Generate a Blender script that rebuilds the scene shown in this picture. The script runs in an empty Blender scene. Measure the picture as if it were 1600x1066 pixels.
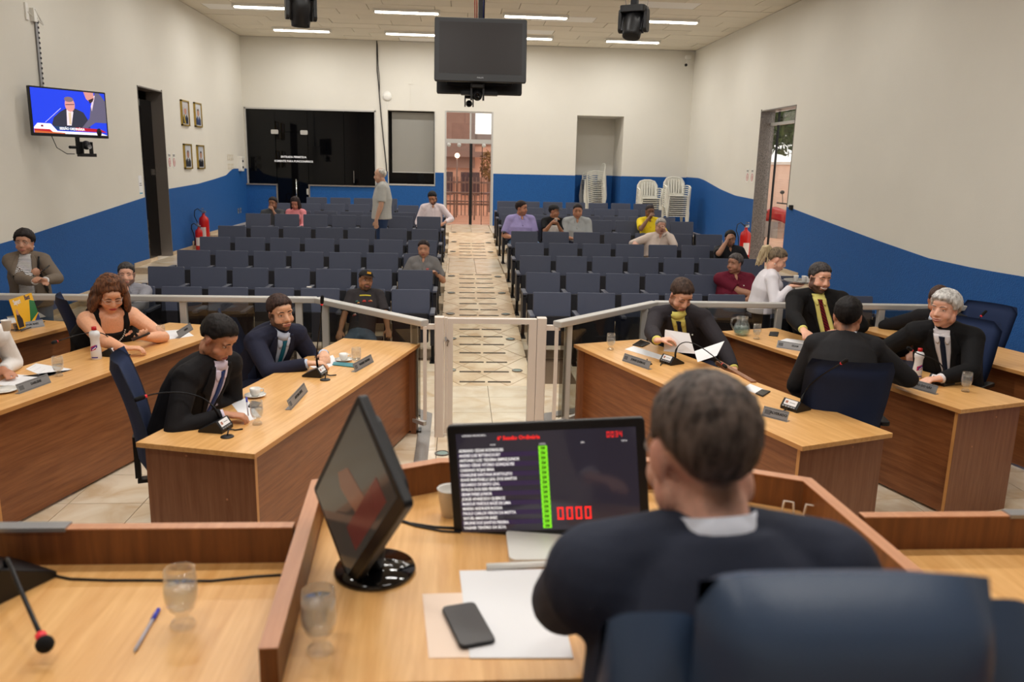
import bpy, bmesh, math, random
import numpy as np
from mathutils import Vector, Matrix, Euler
from mathutils.bvhtree import BVHTree
random.seed(7); rng = np.random.default_rng(7)
D, R_ = bpy.data, math.radians
S = bpy.context.scene
COL = S.collection
# ------------------------------------------------------------------ camera
YAW, PIT, ROL, FPX, H = R_(4.024), R_(12.323), R_(1.3206), 1255.05, 2.16
_w = Vector((math.sin(YAW)*math.cos(PIT), math.cos(YAW)*math.cos(PIT), -math.sin(PIT)))
_r = Vector((math.cos(YAW), -math.sin(YAW), 0)); _u = _r.cross(_w)
CR = _r*math.cos(ROL)+_u*math.sin(ROL); CU = -_r*math.sin(ROL)+_u*math.cos(ROL); CW = _w
CP = Vector((0, 0, H))
cam = D.objects.new('camera', D.cameras.new('camera')); COL.objects.link(cam)
cam.matrix_world = Matrix(((CR.x, CU.x, -CW.x, 0), (CR.y, CU.y, -CW.y, 0), (CR.z, CU.z, -CW.z, H), (0, 0, 0, 1)))
cam.data.sensor_width = 36; cam.data.lens = FPX/1600*36; cam.data.clip_start = .05; cam.data.clip_end = 200
cam.data.dof.use_dof = True; cam.data.dof.focus_distance = 7.5; cam.data.dof.aperture_fstop = 3.2
S.camera = cam
S.view_settings.view_transform = 'Standard'; S.view_settings.look = 'None'
S.view_settings.gamma = 1; S.view_settings.use_curve_mapping = False; S.view_settings.exposure = 0.08
# world: hazy bright evening sky seen only through the doors
W = D.worlds.new('world'); S.world = W; W.use_nodes = True
W.node_tree.nodes['Background'].inputs[0].default_value = (1.0, .93, .88, 1)
W.node_tree.nodes['Background'].inputs[1].default_value = 1.6

def tube_light(x, y, z, power, lx=1.15, ly=.16):
    l = D.lights.new('tube_light', 'AREA'); l.shape = 'RECTANGLE'; l.size = lx; l.size_y = ly
    l.energy = power; l.color = (1, .982, .952)
    o = D.objects.new('tube_light', l); o.location = (x, y, z); COL.objects.link(o)
LIGHT_ROWS = [(16.1, (-3.55, -.98, 1.44, 3.95)), (18.7, (-3.4, -1.0, 1.45, 3.85)),
              (13.4, (-3.55, -.98, 1.44, 3.95)), (10.8, (-3.55, 3.95)), (8.4, (-2.2, 0.2, 2.6)), (5.9, (-2.2, -.6, 1.2, 2.8)),
              (3.2, (-2.2, -.6, 1.2, 2.8)), (0.6, (-.98, 1.44)), ]
POW = {16.1: 25, 18.7: 27, 13.4: 15, 10.8: 14, 8.4: 17, 5.9: 28, 3.2: 24, 0.6: 24}
for yy, xs in LIGHT_ROWS:
    for xx in xs: tube_light(xx, yy, 4.86, POW[yy])

# ------------------------------------------------------------------ helpers
def ray(px, py): return CR*((px-800)/FPX) - CU*((py-533)/FPX) + CW
def onz(px, py, z): d = ray(px, py); return CP + d*((z-H)/d.z)
def ony(px, py, y): d = ray(px, py); return CP + d*(y/d.y)
def onx(px, py, x): d = ray(px, py); return CP + d*(x/d.x)

class MB:
    def __init__(s): s.v = []; s.f = []
    def add(s, vs, fs, m=None):
        b = len(s.v)
        s.v += [tuple(m @ Vector(p)) if m is not None else tuple(p) for p in vs]
        s.f += [tuple(b+i for i in f) for f in fs]; return s
    def box(s, x0, x1, y0, y1, z0, z1, m=None):
        vs = [(x, y, z) for z in (z0, z1) for y in (y0, y1) for x in (x0, x1)]
        return s.add(vs, [(0, 2, 3, 1), (4, 5, 7, 6), (0, 1, 5, 4), (2, 6, 7, 3), (0, 4, 6, 2), (1, 3, 7, 5)], m)
    def rbox(s, x0, x1, y0, y1, z0, z1, r, m=None, n=4, ax='z'):
        # box with rounded corners in the plane normal to ax
        def rr(a0, a1, b0, b1):
            P = []
            for cx, cy, t0 in ((a1-r, b1-r, 0), (a0+r, b1-r, 90), (a0+r, b0+r, 180), (a1-r, b0+r, 270)):
                for k in range(n+1):
                    t = R_(t0+90*k/n); P.append((cx+r*math.cos(t), cy+r*math.sin(t)))
            return P
        if ax == 'z': return s.prism(rr(x0, x1, y0, y1), z0, z1, m)
        if ax == 'y':
            mm = Matrix(((1, 0, 0, 0), (0, 0, -1, 0), (0, 1, 0, 0), (0, 0, 0, 1)))
            return s.prism(rr(x0, x1, z0, z1), -y1, -y0, (m @ mm) if m is not None else mm)
        mm = Matrix(((0, 0, 1, 0), (1, 0, 0, 0), (0, 1, 0, 0), (0, 0, 0, 1)))
        return s.prism(rr(y0, y1, z0, z1), x0, x1, (m @ mm) if m is not None else mm)
    def prism(s, P, z0, z1, m=None):
        n = len(P); vs = [(x, y, z0) for x, y in P] + [(x, y, z1) for x, y in P]
        a = sum(P[i][0]*P[(i+1) % n][1]-P[(i+1) % n][0]*P[i][1] for i in range(n))
        fs = [tuple(range(n-1, -1, -1)), tuple(range(n, 2*n))]+[(i, (i+1) % n, n+(i+1) % n, n+i) for i in range(n)]
        if a < 0: fs = [tuple(reversed(f)) for f in fs]
        return s.add(vs, fs, m)
    def tube(s, pts, r, n=8, m=None, up=None, dome=False):
        pts = [Vector(p) for p in pts]; k = len(pts)
        if not isinstance(r, (list, tuple)): r = [r]*k
        r = [q if isinstance(q, (list, tuple)) else (q, q) for q in r]
        if dome:
            d0 = (pts[0]-pts[1]).normalized(); d1 = (pts[-1]-pts[-2]).normalized()
            a, b = r[0], r[-1]; m0 = min(a); m1 = min(b)
            pts = [pts[0]+d0*m0*.9, pts[0]+d0*m0*.6]+pts+[pts[-1]+d1*m1*.6, pts[-1]+d1*m1*.9]
            r = [(a[0]*.4, a[1]*.4), (a[0]*.8, a[1]*.8)]+r+[(b[0]*.8, b[1]*.8), (b[0]*.4, b[1]*.4)]; k += 4
        vs = []; ref = Vector(up) if up is not None else None
        for i, p in enumerate(pts):
            t = (pts[min(i+1, k-1)]-pts[max(i-1, 0)]).normalized()
            if ref is None: ref = Vector((0, 0, 1)) if abs(t.z) < .9 else Vector((0, 1, 0))
            b = t.cross(ref)
            if b.length < 1e-5: b = t.cross(Vector((.3, .8, .5)))
            b.normalize(); c = b.cross(t).normalized()
            if up is None: ref = c
            for j in range(n):
                a = 2*math.pi*j/n; vs.append(p+b*(math.cos(a)*r[i][0])+c*(math.sin(a)*r[i][1]))
        fs = [(i*n+j, i*n+(j+1) % n, (i+1)*n+(j+1) % n, (i+1)*n+j) for i in range(k-1) for j in range(n)]
        fs += [tuple(range(n-1, -1, -1)), tuple((k-1)*n+j for j in range(n))]
        fs = [tuple(reversed(f)) for f in fs]
        return s.add(vs, fs, m)
    def lathe(s, prof, n=20, m=None):
        k = len(prof); vs = []
        for r, z in prof:
            for j in range(n):
                a = 2*math.pi*j/n; vs.append((r*math.cos(a), r*math.sin(a), z))
        fs = [(i*n+j, i*n+(j+1) % n, (i+1)*n+(j+1) % n, (i+1)*n+j) for i in range(k-1) for j in range(n)]
        if prof[0][0] > 1e-5: fs.append(tuple(range(n-1, -1, -1)))
        if prof[-1][0] > 1e-5: fs.append(tuple((k-1)*n+j for j in range(n)))
        return s.add(vs, fs, m)
    def ell(s, c, r, rot=None, nu=14, nv=10, m=None):
        vs = []; M_ = Matrix.Translation(c) @ ((rot.to_4x4() if rot is not None else Matrix.Identity(4)))
        for i in range(1, nv):
            t = math.pi*i/nv
            for j in range(nu):
                a = 2*math.pi*j/nu
                vs.append(M_ @ Vector((r[0]*math.sin(t)*math.cos(a), r[1]*math.sin(t)*math.sin(a), r[2]*math.cos(t))))
        top = len(vs); vs.append(M_ @ Vector((0, 0, r[2]))); vs.append(M_ @ Vector((0, 0, -r[2])))
        fs = [(i*nu+j, (i+1)*nu+j, (i+1)*nu+(j+1) % nu, i*nu+(j+1) % nu) for i in range(nv-2) for j in range(nu)]
        fs += [(top, j, (j+1) % nu) for j in range(nu)]+[(top+1, (nv-2)*nu+(j+1) % nu, (nv-2)*nu+j) for j in range(nu)]
        return s.add(vs, fs, m)
    def mesh(s, name, mt=None, smooth=False):
        me = D.meshes.new(name); me.from_pydata([tuple(p) for p in s.v], [], s.f)
        if mt is not None: me.materials.append(mt)
        if smooth:
            me.polygons.foreach_set('use_smooth', [True]*len(me.polygons))
        me.update(); return me
    def make(s, name, mt=None, parent=None, smooth=False, bevel=0, loc=None, rot=None, autos=None):
        me = s.mesh(name, mt, smooth)
        if autos is not None:
            me.polygons.foreach_set('use_smooth', [True]*len(me.polygons))
            try: me.set_sharp_from_angle(angle=R_(autos))
            except Exception: pass
        o = D.objects.new(name, me); COL.objects.link(o)
        if parent is not None: o.parent = parent
        if loc is not None: o.location = loc
        if rot is not None: o.rotation_euler = rot
        if bevel:
            b = o.modifiers.new('bevel', 'BEVEL'); b.width = bevel; b.segments = 2; b.limit_method = 'ANGLE'; b.angle_limit = R_(40)
        return o

def tag(o, label=None, cat=None, group=None, kind=None):
    if label: o['label'] = label
    if cat: o['category'] = cat
    if group: o['group'] = group
    if kind: o['kind'] = kind
    return o
def thing(name, label, cat, loc=(0, 0, 0), rz=0, group=None):
    o = D.objects.new(name, None); COL.objects.link(o); o.location = loc; o.rotation_euler = (0, 0, rz)
    o.empty_display_size = .1
    return tag(o, label, cat, group)
def dup(root, loc=None, rz=None, label=None, group=None):
    r = root.copy(); COL.objects.link(r)
    if loc is not None: r.location = loc
    if rz is not None: r.rotation_euler = (0, 0, rz)
    if label: r['label'] = label
    if group: r['group'] = group
    def rec(a, b):
        for ch in list(a.children):
            c = ch.copy(); COL.objects.link(c); c.parent = b; rec(ch, c)
    rec(root, r); return r
def struct(mb, name, mt, bevel=0, **k):
    o = mb.make(name, mt, bevel=bevel, **k); o['kind'] = 'structure'; return o

# ------------------------------------------------------------------ materials
def lin(c):
    return tuple(((x/255)/12.92 if x/255 <= .04045 else ((x/255+.055)/1.055)**2.4) for x in c)+(1,)
def nmat(name):
    m = D.materials.new(name); m.use_nodes = True; nt = m.node_tree
    return m, nt, nt.nodes['Principled BSDF']
def mat(name, c, rough=.5, metal=0, spec=.5, bump=0, bscale=200, var=0, vscale=4, emit=0, trans=0, ior=1.45, coat=0, alpha=1, sheen=0, rnd=0):
    m, nt, b = nmat(name); N = nt.nodes; L = nt.links
    col = lin(c); b.inputs['Base Color'].default_value = col
    b.inputs['Roughness'].default_value = rough; b.inputs['Metallic'].default_value = metal
    b.inputs['Specular IOR Level'].default_value = spec; b.inputs['IOR'].default_value = ior
    b.inputs['Transmission Weight'].default_value = trans; b.inputs['Coat Weight'].default_value = coat
    b.inputs['Sheen Weight'].default_value = sheen; b.inputs['Alpha'].default_value = alpha
    tc = N.new('ShaderNodeTexCoord')
    if var or rnd:
        mx = N.new('ShaderNodeMix'); mx.data_type = 'RGBA'; mx.blend_type = 'MULTIPLY'; mx.inputs[0].default_value = 1
        mx.inputs[6].default_value = col
        nz = N.new('ShaderNodeTexNoise'); nz.inputs['Scale'].default_value = vscale; nz.inputs['Detail'].default_value = 6
        L.new(tc.outputs['Object'], nz.inputs['Vector'])
        mr = N.new('ShaderNodeMapRange'); mr.inputs[1].default_value = .25; mr.inputs[2].default_value = .75
        mr.inputs[3].default_value = 1-var; mr.inputs[4].default_value = 1+var
        L.new(nz.outputs[0], mr.inputs[0]); out = mr.outputs[0]
        if rnd:
            oi = N.new('ShaderNodeObjectInfo'); m2 = N.new('ShaderNodeMapRange'); m2.inputs[3].default_value = 1-rnd; m2.inputs[4].default_value = 1+rnd
            L.new(oi.outputs['Random'], m2.inputs[0]); mm = N.new('ShaderNodeMath'); mm.operation = 'MULTIPLY'
            L.new(out, mm.inputs[0]); L.new(m2.outputs[0], mm.inputs[1]); out = mm.outputs[0]
        L.new(out, mx.inputs[7]); L.new(mx.outputs[2], b.inputs['Base Color'])
    if bump:
        nz = N.new('ShaderNodeTexNoise'); nz.inputs['Scale'].default_value = bscale; nz.inputs['Detail'].default_value = 3
        L.new(tc.outputs['Object'], nz.inputs['Vector'])
        bp = N.new('ShaderNodeBump'); bp.inputs['Strength'].default_value = bump; bp.inputs['Distance'].default_value = .01
        L.new(nz.outputs[0], bp.inputs['Height']); L.new(bp.outputs[0], b.inputs['Normal'])
    if emit:
        b.inputs['Emission Color'].default_value = col; b.inputs['Emission Strength'].default_value = emit
    return m
def wood(name, c1, c2, rough=.35, sc=(14, .9, 14), coat=.15, rings=3.0):
    m, nt, b = nmat(name); N = nt.nodes; L = nt.links
    tc = N.new('ShaderNodeTexCoord'); mp = N.new('ShaderNodeMapping'); mp.inputs['Scale'].default_value = sc
    oi = N.new('ShaderNodeObjectInfo'); L.new(tc.outputs['Object'], mp.inputs[0]); L.new(oi.outputs['Random'], mp.inputs['Location'])
    nz = N.new('ShaderNodeTexNoise'); nz.inputs['Scale'].default_value = rings; nz.inputs['Detail'].default_value = 8; nz.inputs['Roughness'].default_value = .62
    nz.inputs['Distortion'].default_value = .35
    L.new(mp.outputs[0], nz.inputs['Vector'])
    rp = N.new('ShaderNodeValToRGB'); rp.color_ramp.elements[0].position = .3; rp.color_ramp.elements[1].position = .7
    rp.color_ramp.elements[0].color = lin(c1); rp.color_ramp.elements[1].color = lin(c2)
    L.new(nz.outputs[0], rp.inputs[0]); L.new(rp.outputs[0], b.inputs['Base Color'])
    b.inputs['Roughness'].default_value = rough; b.inputs['Coat Weight'].default_value = coat; b.inputs['Coat Roughness'].default_value = .25
    return m
def speckle(name, c1, c2, sc=260, rough=.3):
    m, nt, b = nmat(name); N = nt.nodes; L = nt.links
    tc = N.new('ShaderNodeTexCoord'); nz = N.new('ShaderNodeTexNoise'); nz.inputs['Scale'].default_value = sc; nz.inputs['Detail'].default_value = 2
    L.new(tc.outputs['Object'], nz.inputs['Vector']); rp = N.new('ShaderNodeValToRGB')
    rp.color_ramp.elements[0].position = .42; rp.color_ramp.elements[1].position = .6
    rp.color_ramp.elements[0].color = lin(c1); rp.color_ramp.elements[1].color = lin(c2)
    L.new(nz.outputs[0], rp.inputs[0]); L.new(rp.outputs[0], b.inputs['Base Color']); b.inputs['Roughness'].default_value = rough
    return m
def stone_tile(name, c1, c2, sc=3.0, rough=.22):
    m, nt, b = nmat(name); N = nt.nodes; L = nt.links
    tc = N.new('ShaderNodeTexCoord'); oi = N.new('ShaderNodeObjectInfo')
    ad = N.new('ShaderNodeVectorMath'); ad.operation = 'MULTIPLY_ADD'; ad.inputs[1].default_value = (1, 1, 1)
    L.new(tc.outputs['Object'], ad.inputs[0])
    mm = N.new('ShaderNodeMath'); mm.operation = 'MULTIPLY'; mm.inputs[1].default_value = 37; L.new(oi.outputs['Random'], mm.inputs[0])
    L.new(mm.outputs[0], ad.inputs[2])
    nz = N.new('ShaderNodeTexNoise'); nz.inputs['Scale'].default_value = sc; nz.inputs['Detail'].default_value = 7; nz.inputs['Distortion'].default_value = 1.2
    L.new(ad.outputs[0], nz.inputs['Vector']); rp = N.new('ShaderNodeValToRGB')
    rp.color_ramp.elements[0].position = .3; rp.color_ramp.elements[1].position = .62
    rp.color_ramp.elements[0].color = lin(c1); rp.color_ramp.elements[1].color = lin(c2)
    L.new(nz.outputs[0], rp.inputs[0]); L.new(rp.outputs[0], b.inputs['Base Color']); b.inputs['Roughness'].default_value = rough
    return m
def glassmat(name, tint=(235, 245, 240), rough=0.0, refl=.12, dark=0.0):
    # thin tinted architectural glass: see-through with a fresnel reflection
    m = D.materials.new(name); m.use_nodes = True; nt = m.node_tree; N = nt.nodes; L = nt.links
    N.remove(N['Principled BSDF']); out = N['Material Output']
    tr = N.new('ShaderNodeBsdfTransparent'); tr.inputs[0].default_value = lin(tint)
    gl = N.new('ShaderNodeBsdfGlossy'); gl.inputs['Roughness'].default_value = rough; gl.inputs[0].default_value = (1, 1, 1, 1)
    lw = N.new('ShaderNodeLayerWeight'); lw.inputs[0].default_value = .5
    pw = N.new('ShaderNodeMath'); pw.operation = 'POWER'; pw.inputs[1].default_value = 5; L.new(lw.outputs['Facing'], pw.inputs[0])
    fa = N.new('ShaderNodeMath'); fa.operation = 'MULTIPLY_ADD'; fa.inputs[1].default_value = .8; fa.inputs[2].default_value = .035; L.new(pw.outputs[0], fa.inputs[0])
    mx = N.new('ShaderNodeMixShader'); L.new(fa.outputs[0], mx.inputs[0]); L.new(tr.outputs[0], mx.inputs[1]); L.new(gl.outputs[0], mx.inputs[2])
    L.new(mx.outputs[0], out.inputs[0]); return m
M_ = {}
M_['wall'] = mat('wall_paint', (224, 220, 210), .75, bump=.12, bscale=90, var=.025, vscale=1.2)
M_['blue'] = mat('blue_stucco', (14, 84, 154), .7, bump=.9, bscale=60, var=.08, vscale=26)
M_['ceil'] = mat('ceiling_panel', (222, 214, 198), .9, bump=.15, bscale=150, var=.02, rnd=.045)
M_['ceil2'] = mat('ceiling_panel_new', (236, 234, 230), .9, rnd=.02)
M_['ceilgrid'] = mat('ceiling_joint', (150, 138, 122), .9)
M_['grout'] = mat('grout', (112, 92, 72), .9)
M_['tile'] = stone_tile('floor_tile', (222, 196, 160), (243, 229, 205))
M_['ramptile'] = stone_tile('ramp_tile', (206, 170, 124), (236, 215, 182), rough=.3)
M_['terr'] = mat('terrazzo_riser', (196, 176, 150), .5, var=.1, vscale=30)
M_['granite'] = speckle('granite', (84, 78, 74), (168, 160, 152))
M_['granited'] = speckle('granite_dark', (66, 61, 57), (138, 129, 121), 150)
M_['beech'] = wood('beech_top', (212, 154, 86), (236, 186, 120), .38)
M_['cherry'] = wood('cherry_panel', (120, 66, 30), (162, 100, 56), .42, sc=(14, .9, 14))
M_['cherryv'] = wood('cherry_panel_vertical', (128, 80, 50), (156, 106, 74), .45, sc=(14, 14, .9))
M_['cherryedge'] = wood('cherry_edge', (184, 124, 86), (204, 146, 106), .45)
M_['beechedge'] = mat('beech_edge', (206, 146, 84), .4)
M_['podpanel'] = wood('podium_panel', (98, 52, 18), (132, 78, 34), .45, sc=(14, 14, .9))
M_['alu'] = mat('aluminium', (196, 194, 190), .38, .35)
M_['aluw'] = mat('cream_aluminium', (226, 214, 204), .4, .1)
M_['glass'] = glassmat('clear_glass', (250, 251, 250))
M_['smoke'] = glassmat('smoked_glass', (212, 212, 208))
M_['rosy'] = glassmat('rosy_glass', (253, 238, 231))
M_['blackglass'] = mat('black_tinted_glass', (6, 6, 8), .03, 0, .3)
M_['dark'] = mat('dark_void', (16, 14, 14), .8)
M_['seat'] = mat('navy_seat_vinyl', (76, 82, 102), .5, bump=.12, bscale=400, rnd=.05)
M_['seatdark'] = mat('seat_black_plastic', (24, 24, 32), .5)
M_['pad'] = mat('armrest_grey', (74, 78, 94), .45)
M_['navy'] = mat('office_navy_fabric', (33, 47, 80), .8, sheen=.0, spec=.3, bump=.15, bscale=500)
M_['navyside'] = mat('office_navy_trim', (42, 56, 92), .6)
M_['leather'] = mat('navy_leather', (58, 76, 102), .36, bump=.1, bscale=300)
M_['blk'] = mat('black_plastic', (20, 20, 22), .4)
M_['blkm'] = mat('black_metal', (28, 28, 30), .35, .6)
M_['white'] = mat('white_plastic', (232, 230, 224), .4)
M_['whitep'] = mat('white_chair_plastic', (226, 224, 214), .42, rnd=.04)
M_['paper'] = mat('paper', (238, 238, 240), .7)
M_['steel'] = mat('steel', (190, 190, 192), .25, .9)
M_['silver'] = mat('brushed_plate', (150, 150, 152), .35, .5)
M_['chrome'] = mat('chrome', (215, 215, 215), .12, 1)
M_['red'] = mat('red_paint', (190, 24, 22), .3)
M_['gold'] = mat('gold_frame', (176, 148, 72), .35, .6)
M_['ink'] = mat('ink', (30, 28, 30), .7)
M_['tubeon'] = mat('lit_tube', (255, 250, 238), emit=9)
M_['cup'] = mat('porcelain', (240, 238, 232), .2, coat=.3)
def clearmat(name, tint, milk, milkc=(235, 238, 240), edge=.9):
    m = glassmat(name, tint); nt = m.node_tree; N = nt.nodes; L = nt.links
    out = N['Material Output']; sh = out.inputs[0].links[0].from_node
    for n in N:
        if n.type == 'MATH' and n.operation == 'MULTIPLY_ADD': n.inputs[1].default_value = edge; n.inputs[2].default_value = .05
        if n.type == 'MATH' and n.operation == 'POWER': n.inputs[1].default_value = 3
    df = N.new('ShaderNodeBsdfDiffuse'); df.inputs[0].default_value = lin(milkc)
    mx = N.new('ShaderNodeMixShader'); mx.inputs[0].default_value = milk
    L.new(sh.outputs[0], mx.inputs[1]); L.new(df.outputs[0], mx.inputs[2]); L.new(mx.outputs[0], out.inputs[0]); return m
M_['vase'] = clearmat('drinking_glass', (250, 251, 251), .05)
M_['water'] = clearmat('water_in_glass', (244, 246, 246), .10)
M_['skinny'] = None

def text(s, size, mt, parent, loc, rot, name='lettering', ext=.0004, align='CENTER', bold=0, sx=1):
    c = D.curves.new(name, 'FONT'); c.body = s; c.size = size; c.extrude = ext; c.align_x = align; c.align_y = 'CENTER'; c.offset = bold; c.resolution_u = 2
    t = D.objects.new('tmp', c); COL.objects.link(t)
    dg = bpy.context.evaluated_depsgraph_get(); me = D.meshes.new_from_object(t.evaluated_get(dg)); D.objects.remove(t)
    me.materials.clear(); me.materials.append(mt)
    o = D.objects.new(name, me); COL.objects.link(o); o.parent = parent; o.location = loc; o.rotation_euler = rot; o.scale = (sx, 1, 1)
    return o
# ================================================================== the setting
XL, XR, YB, ZC = -5.09, 5.68, 20.1, 4.96
YN = -2.6
def zr(y):   # height of the aisle ramp
    return float(np.interp(y, [7.75, 13.0, 15.2, 17.9, 99], [0, .43, .43, .69, .69]))
TIERS = [(8.98, .09), (9.98, .18), (11.02, .27), (12.0, .36), (12.98, .45), (15.85, .53), (16.95, .62), (17.8, .69)]
def zt(y):
    z = 0
    for a, b in TIERS:
        if y >= a: z = b
    return z
AX0, AX1 = -.19, .77
# grout slab under the tiles + individual tiles
fl = struct(MB().box(XL, XR, YN, 9.0, -.16, -.012), 'floor', M_['grout'])
tm = MB().box(-.2275, .2275, -.24, .24, -.012, 0).mesh('tile', M_['tile'])
xs = [.31+.46*k for k in range(-12, 13)]; ys = [4.93+.485*k for k in range(-3, 9)]
for x in xs:
    for y in ys:
        if not (XL+.2 < x < XR-.2) or y > 8.8: continue
        if AX0-.25 < x < AX1+.2 and y > 7.3+.3: continue
        c = x+.23, y+.2425
        o = D.objects.new('tile', tm); COL.objects.link(o); o.parent = fl; o.location = (c[0], c[1], 0)
# seating tiers
for nm, a, b in (('left', XL, AX0), ('right', AX1, XR)):
    P = [(8.98, -.1)]
    z = 0
    for y, h in TIERS: P += [(y, z), (y, h)]; z = h
    P += [(YB, z), (YB, -.1)]
    m = Matrix(((0, 0, 1, 0), (1, 0, 0, 0), (0, 1, 0, 0), (0, 0, 0, 1)))
    o = struct(MB().prism(P, a, b, m), 'floor_tiers_'+nm, M_['tile'])
    for (y, h), (y0, h0) in zip(TIERS, [(0, 0)]+TIERS[:-1]):
        MB().box(a, b, y-.012, y+.03, h-.02, h+.004).make('nosing', M_['terr'], o)
        MB().box(a, b, y-.006, y+.004, h0, h-.02).make('riser', M_['terr'], o)
# aisle ramp with its tiles, strips and lamps
rp = struct(MB().prism([(7.75, -.02), (7.75, 0-.01), (13.0, .42), (15.2, .42), (17.9, .68), (YB+.25, .68), (YB+.25, -.02)], AX0, AX1,
           Matrix(((0, 0, 1, 0), (1, 0, 0, 0), (0, 1, 0, 0), (0, 0, 0, 1)))), 'floor_aisle_ramp', M_['grout'])
def clip(poly, ax, lim, keep_gt):
    out = []
    for i in range(len(poly)):
        a, b = poly[i], poly[(i+1) % len(poly)]
        ia = (a[ax] > lim) == keep_gt; ib = (b[ax] > lim) == keep_gt
        if ia: out.append(a)
        if ia != ib:
            t = (lim-a[ax])/(b[ax]-a[ax]); out.append((a[0]+t*(b[0]-a[0]), a[1]+t*(b[1]-a[1])))
    return out
def ramp_tiles(y0, y1, diag):
    if diag:
        s = .46; cells = []
        for i in range(-30, 30):
            for j in range(-30, 30):
                cx = .29+(i+j)*s/2*1.0; cy = y0+(i-j)*s/2*1.35
                if cx < -.7 or cx > 1.3 or cy < y0-.5 or cy > y1+.5: continue
                e = .004
                cells.append([(cx-s/2+e, cy), (cx, cy-s*.675+e*1.3), (cx+s/2-e, cy), (cx, cy+s*.675-e*1.3)])
    else:
        cells = []
        n = max(1, round((y1-y0)/.485)); h = (y1-y0)/n
        for k in range(n):
            for a, b in ((AX0, -.155), (-.15, .305), (.31, .755)):
                cells.append([(a+.002, y0+k*h+.003), (b, y0+k*h+.003), (b, y0+(k+1)*h-.003), (a+.002, y0+(k+1)*h-.003)])
    for P in cells:
        for ax, lim, k in ((0, AX0, True), (0, AX1, False), (1, y0+.004, True), (1, y1-.004, False)):
            if len(P) >= 3: P = clip(P, ax, lim, k)
        if len(P) < 3: continue
        A = abs(sum(P[i][0]*P[(i+1) % len(P)][1]-P[(i+1) % len(P)][0]*P[i][1] for i in range(len(P))))/2
        if A < .004: continue
        n = len(P)
        vs = [(x, y, zr(y)-.011) for x, y in P]+[(x, y, zr(y)) for x, y in P]
        fs = [tuple(range(n-1, -1, -1)), tuple(range(n, 2*n))]+[(i, (i+1) % n, n+(i+1) % n, n+i) for i in range(n)]
        MB().add(vs, fs).make('tile', M_['ramptile'] if diag else M_['tile'], rp)
ramp_tiles(7.75, 13.0, True); ramp_tiles(13.0, 15.2, False); ramp_tiles(15.2, 17.9, True); ramp_tiles(17.9, YB+.2, False)
M_['strip'] = mat('worn_black_strip', (70, 62, 54), .9, var=.5, vscale=14)
M_['lens'] = mat('floor_lamp_lens', (150, 176, 172), .15)
def onramp(px, py):
    lo, hi = 7.0, 21.0
    for _ in range(40):
        m = (lo+hi)/2; p = ony(px, py, m)
        if p.z > zr(m): lo = m
        else: hi = m
    return ony(px, py, lo)
for cy in [330+c*.1595 for c in (318, 343, 372, 402, 434, 467, 623, 663, 707, 750, 800, 853, 908, 966, 1022)]+[440+c*.2627 for c in (245, 285, 328, 375, 425, 480, 537, 597)]:
    p = onramp(745, cy); y = p.y; w = .26
    a = random.uniform(-.1, .1)
    for x0, x1 in ((.29-w, .29-.015+a*.2), (.29+.012+a*.2, .29+w)):
        z0, z1 = zr(y-.018), zr(y+.018)
        MB().add([(x0, y-.018, z0), (x1, y-.018, z0), (x1, y+.018, z1), (x0, y+.018, z1), (x0, y-.018, z0+.002), (x1, y-.018, z0+.002), (x1, y+.018, z1+.002), (x0, y+.018, z1+.002)],
                 [(3, 2, 1, 0), (4, 5, 6, 7), (0, 1, 5, 4), (1, 2, 6, 5), (2, 3, 7, 6), (3, 0, 4, 7)]).make('grip_strip', M_['strip'], rp)
for x, y in [(660+a*.1595, 330+b*.1595) for a, b in ((285, 635), (740, 643), (283, 800), (778, 803), (275, 1005), (815, 1010), (310, 300), (645, 310), (298, 395), (668, 400), (310, 207), (637, 212))]+[(640+a*.2627, 440+b*.2627) for a, b in ((250, 340), (600, 343), (245, 527), (640, 530))]:
    p = onramp(x, y)
    l = MB().lathe([(.058, 0), (.058, .006), (.045, .008), (.042, .003)], 18).make('floor_lamp_ring', M_['granited'], rp, loc=(p.x, p.y, p.z))
    MB().lathe([(.042, .001), (.042, .0055), (.0, .0065)], 16, Matrix.Translation((0, 0, 0))).make('lens', M_['lens'], l)
p = onz(691, 709, 0)
l = MB().lathe([(.058, 0), (.058, .006), (.045, .008), (.042, .003)], 18).make('floor_lamp_ring', M_['granited'], fl, loc=(p.x, p.y, 0))
MB().lathe([(.042, .001), (.042, .0055), (.0, .0065)], 16).make('lens', M_['lens'], l)
# granite kerbs
struct(MB().prism([(-.34, 6.95), (-.21, 6.8), (-.21, 4.2), (-.31, 4.2), (-.31, 6.75), (-1.3, 7.28), (-5.09, 7.28), (-5.09, 7.4), (-1.27, 7.4)], 0, .012), 'trim_1', M_['granite'])
struct(MB().prism([(.76, 6.35), (.86, 6.35), (.86, 6.72), (1.85, 7.28), (XR, 7.28), (XR, 7.4), (1.82, 7.4), (.76, 6.8)], 0, .012), 'trim_2', M_['granite'])

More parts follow.
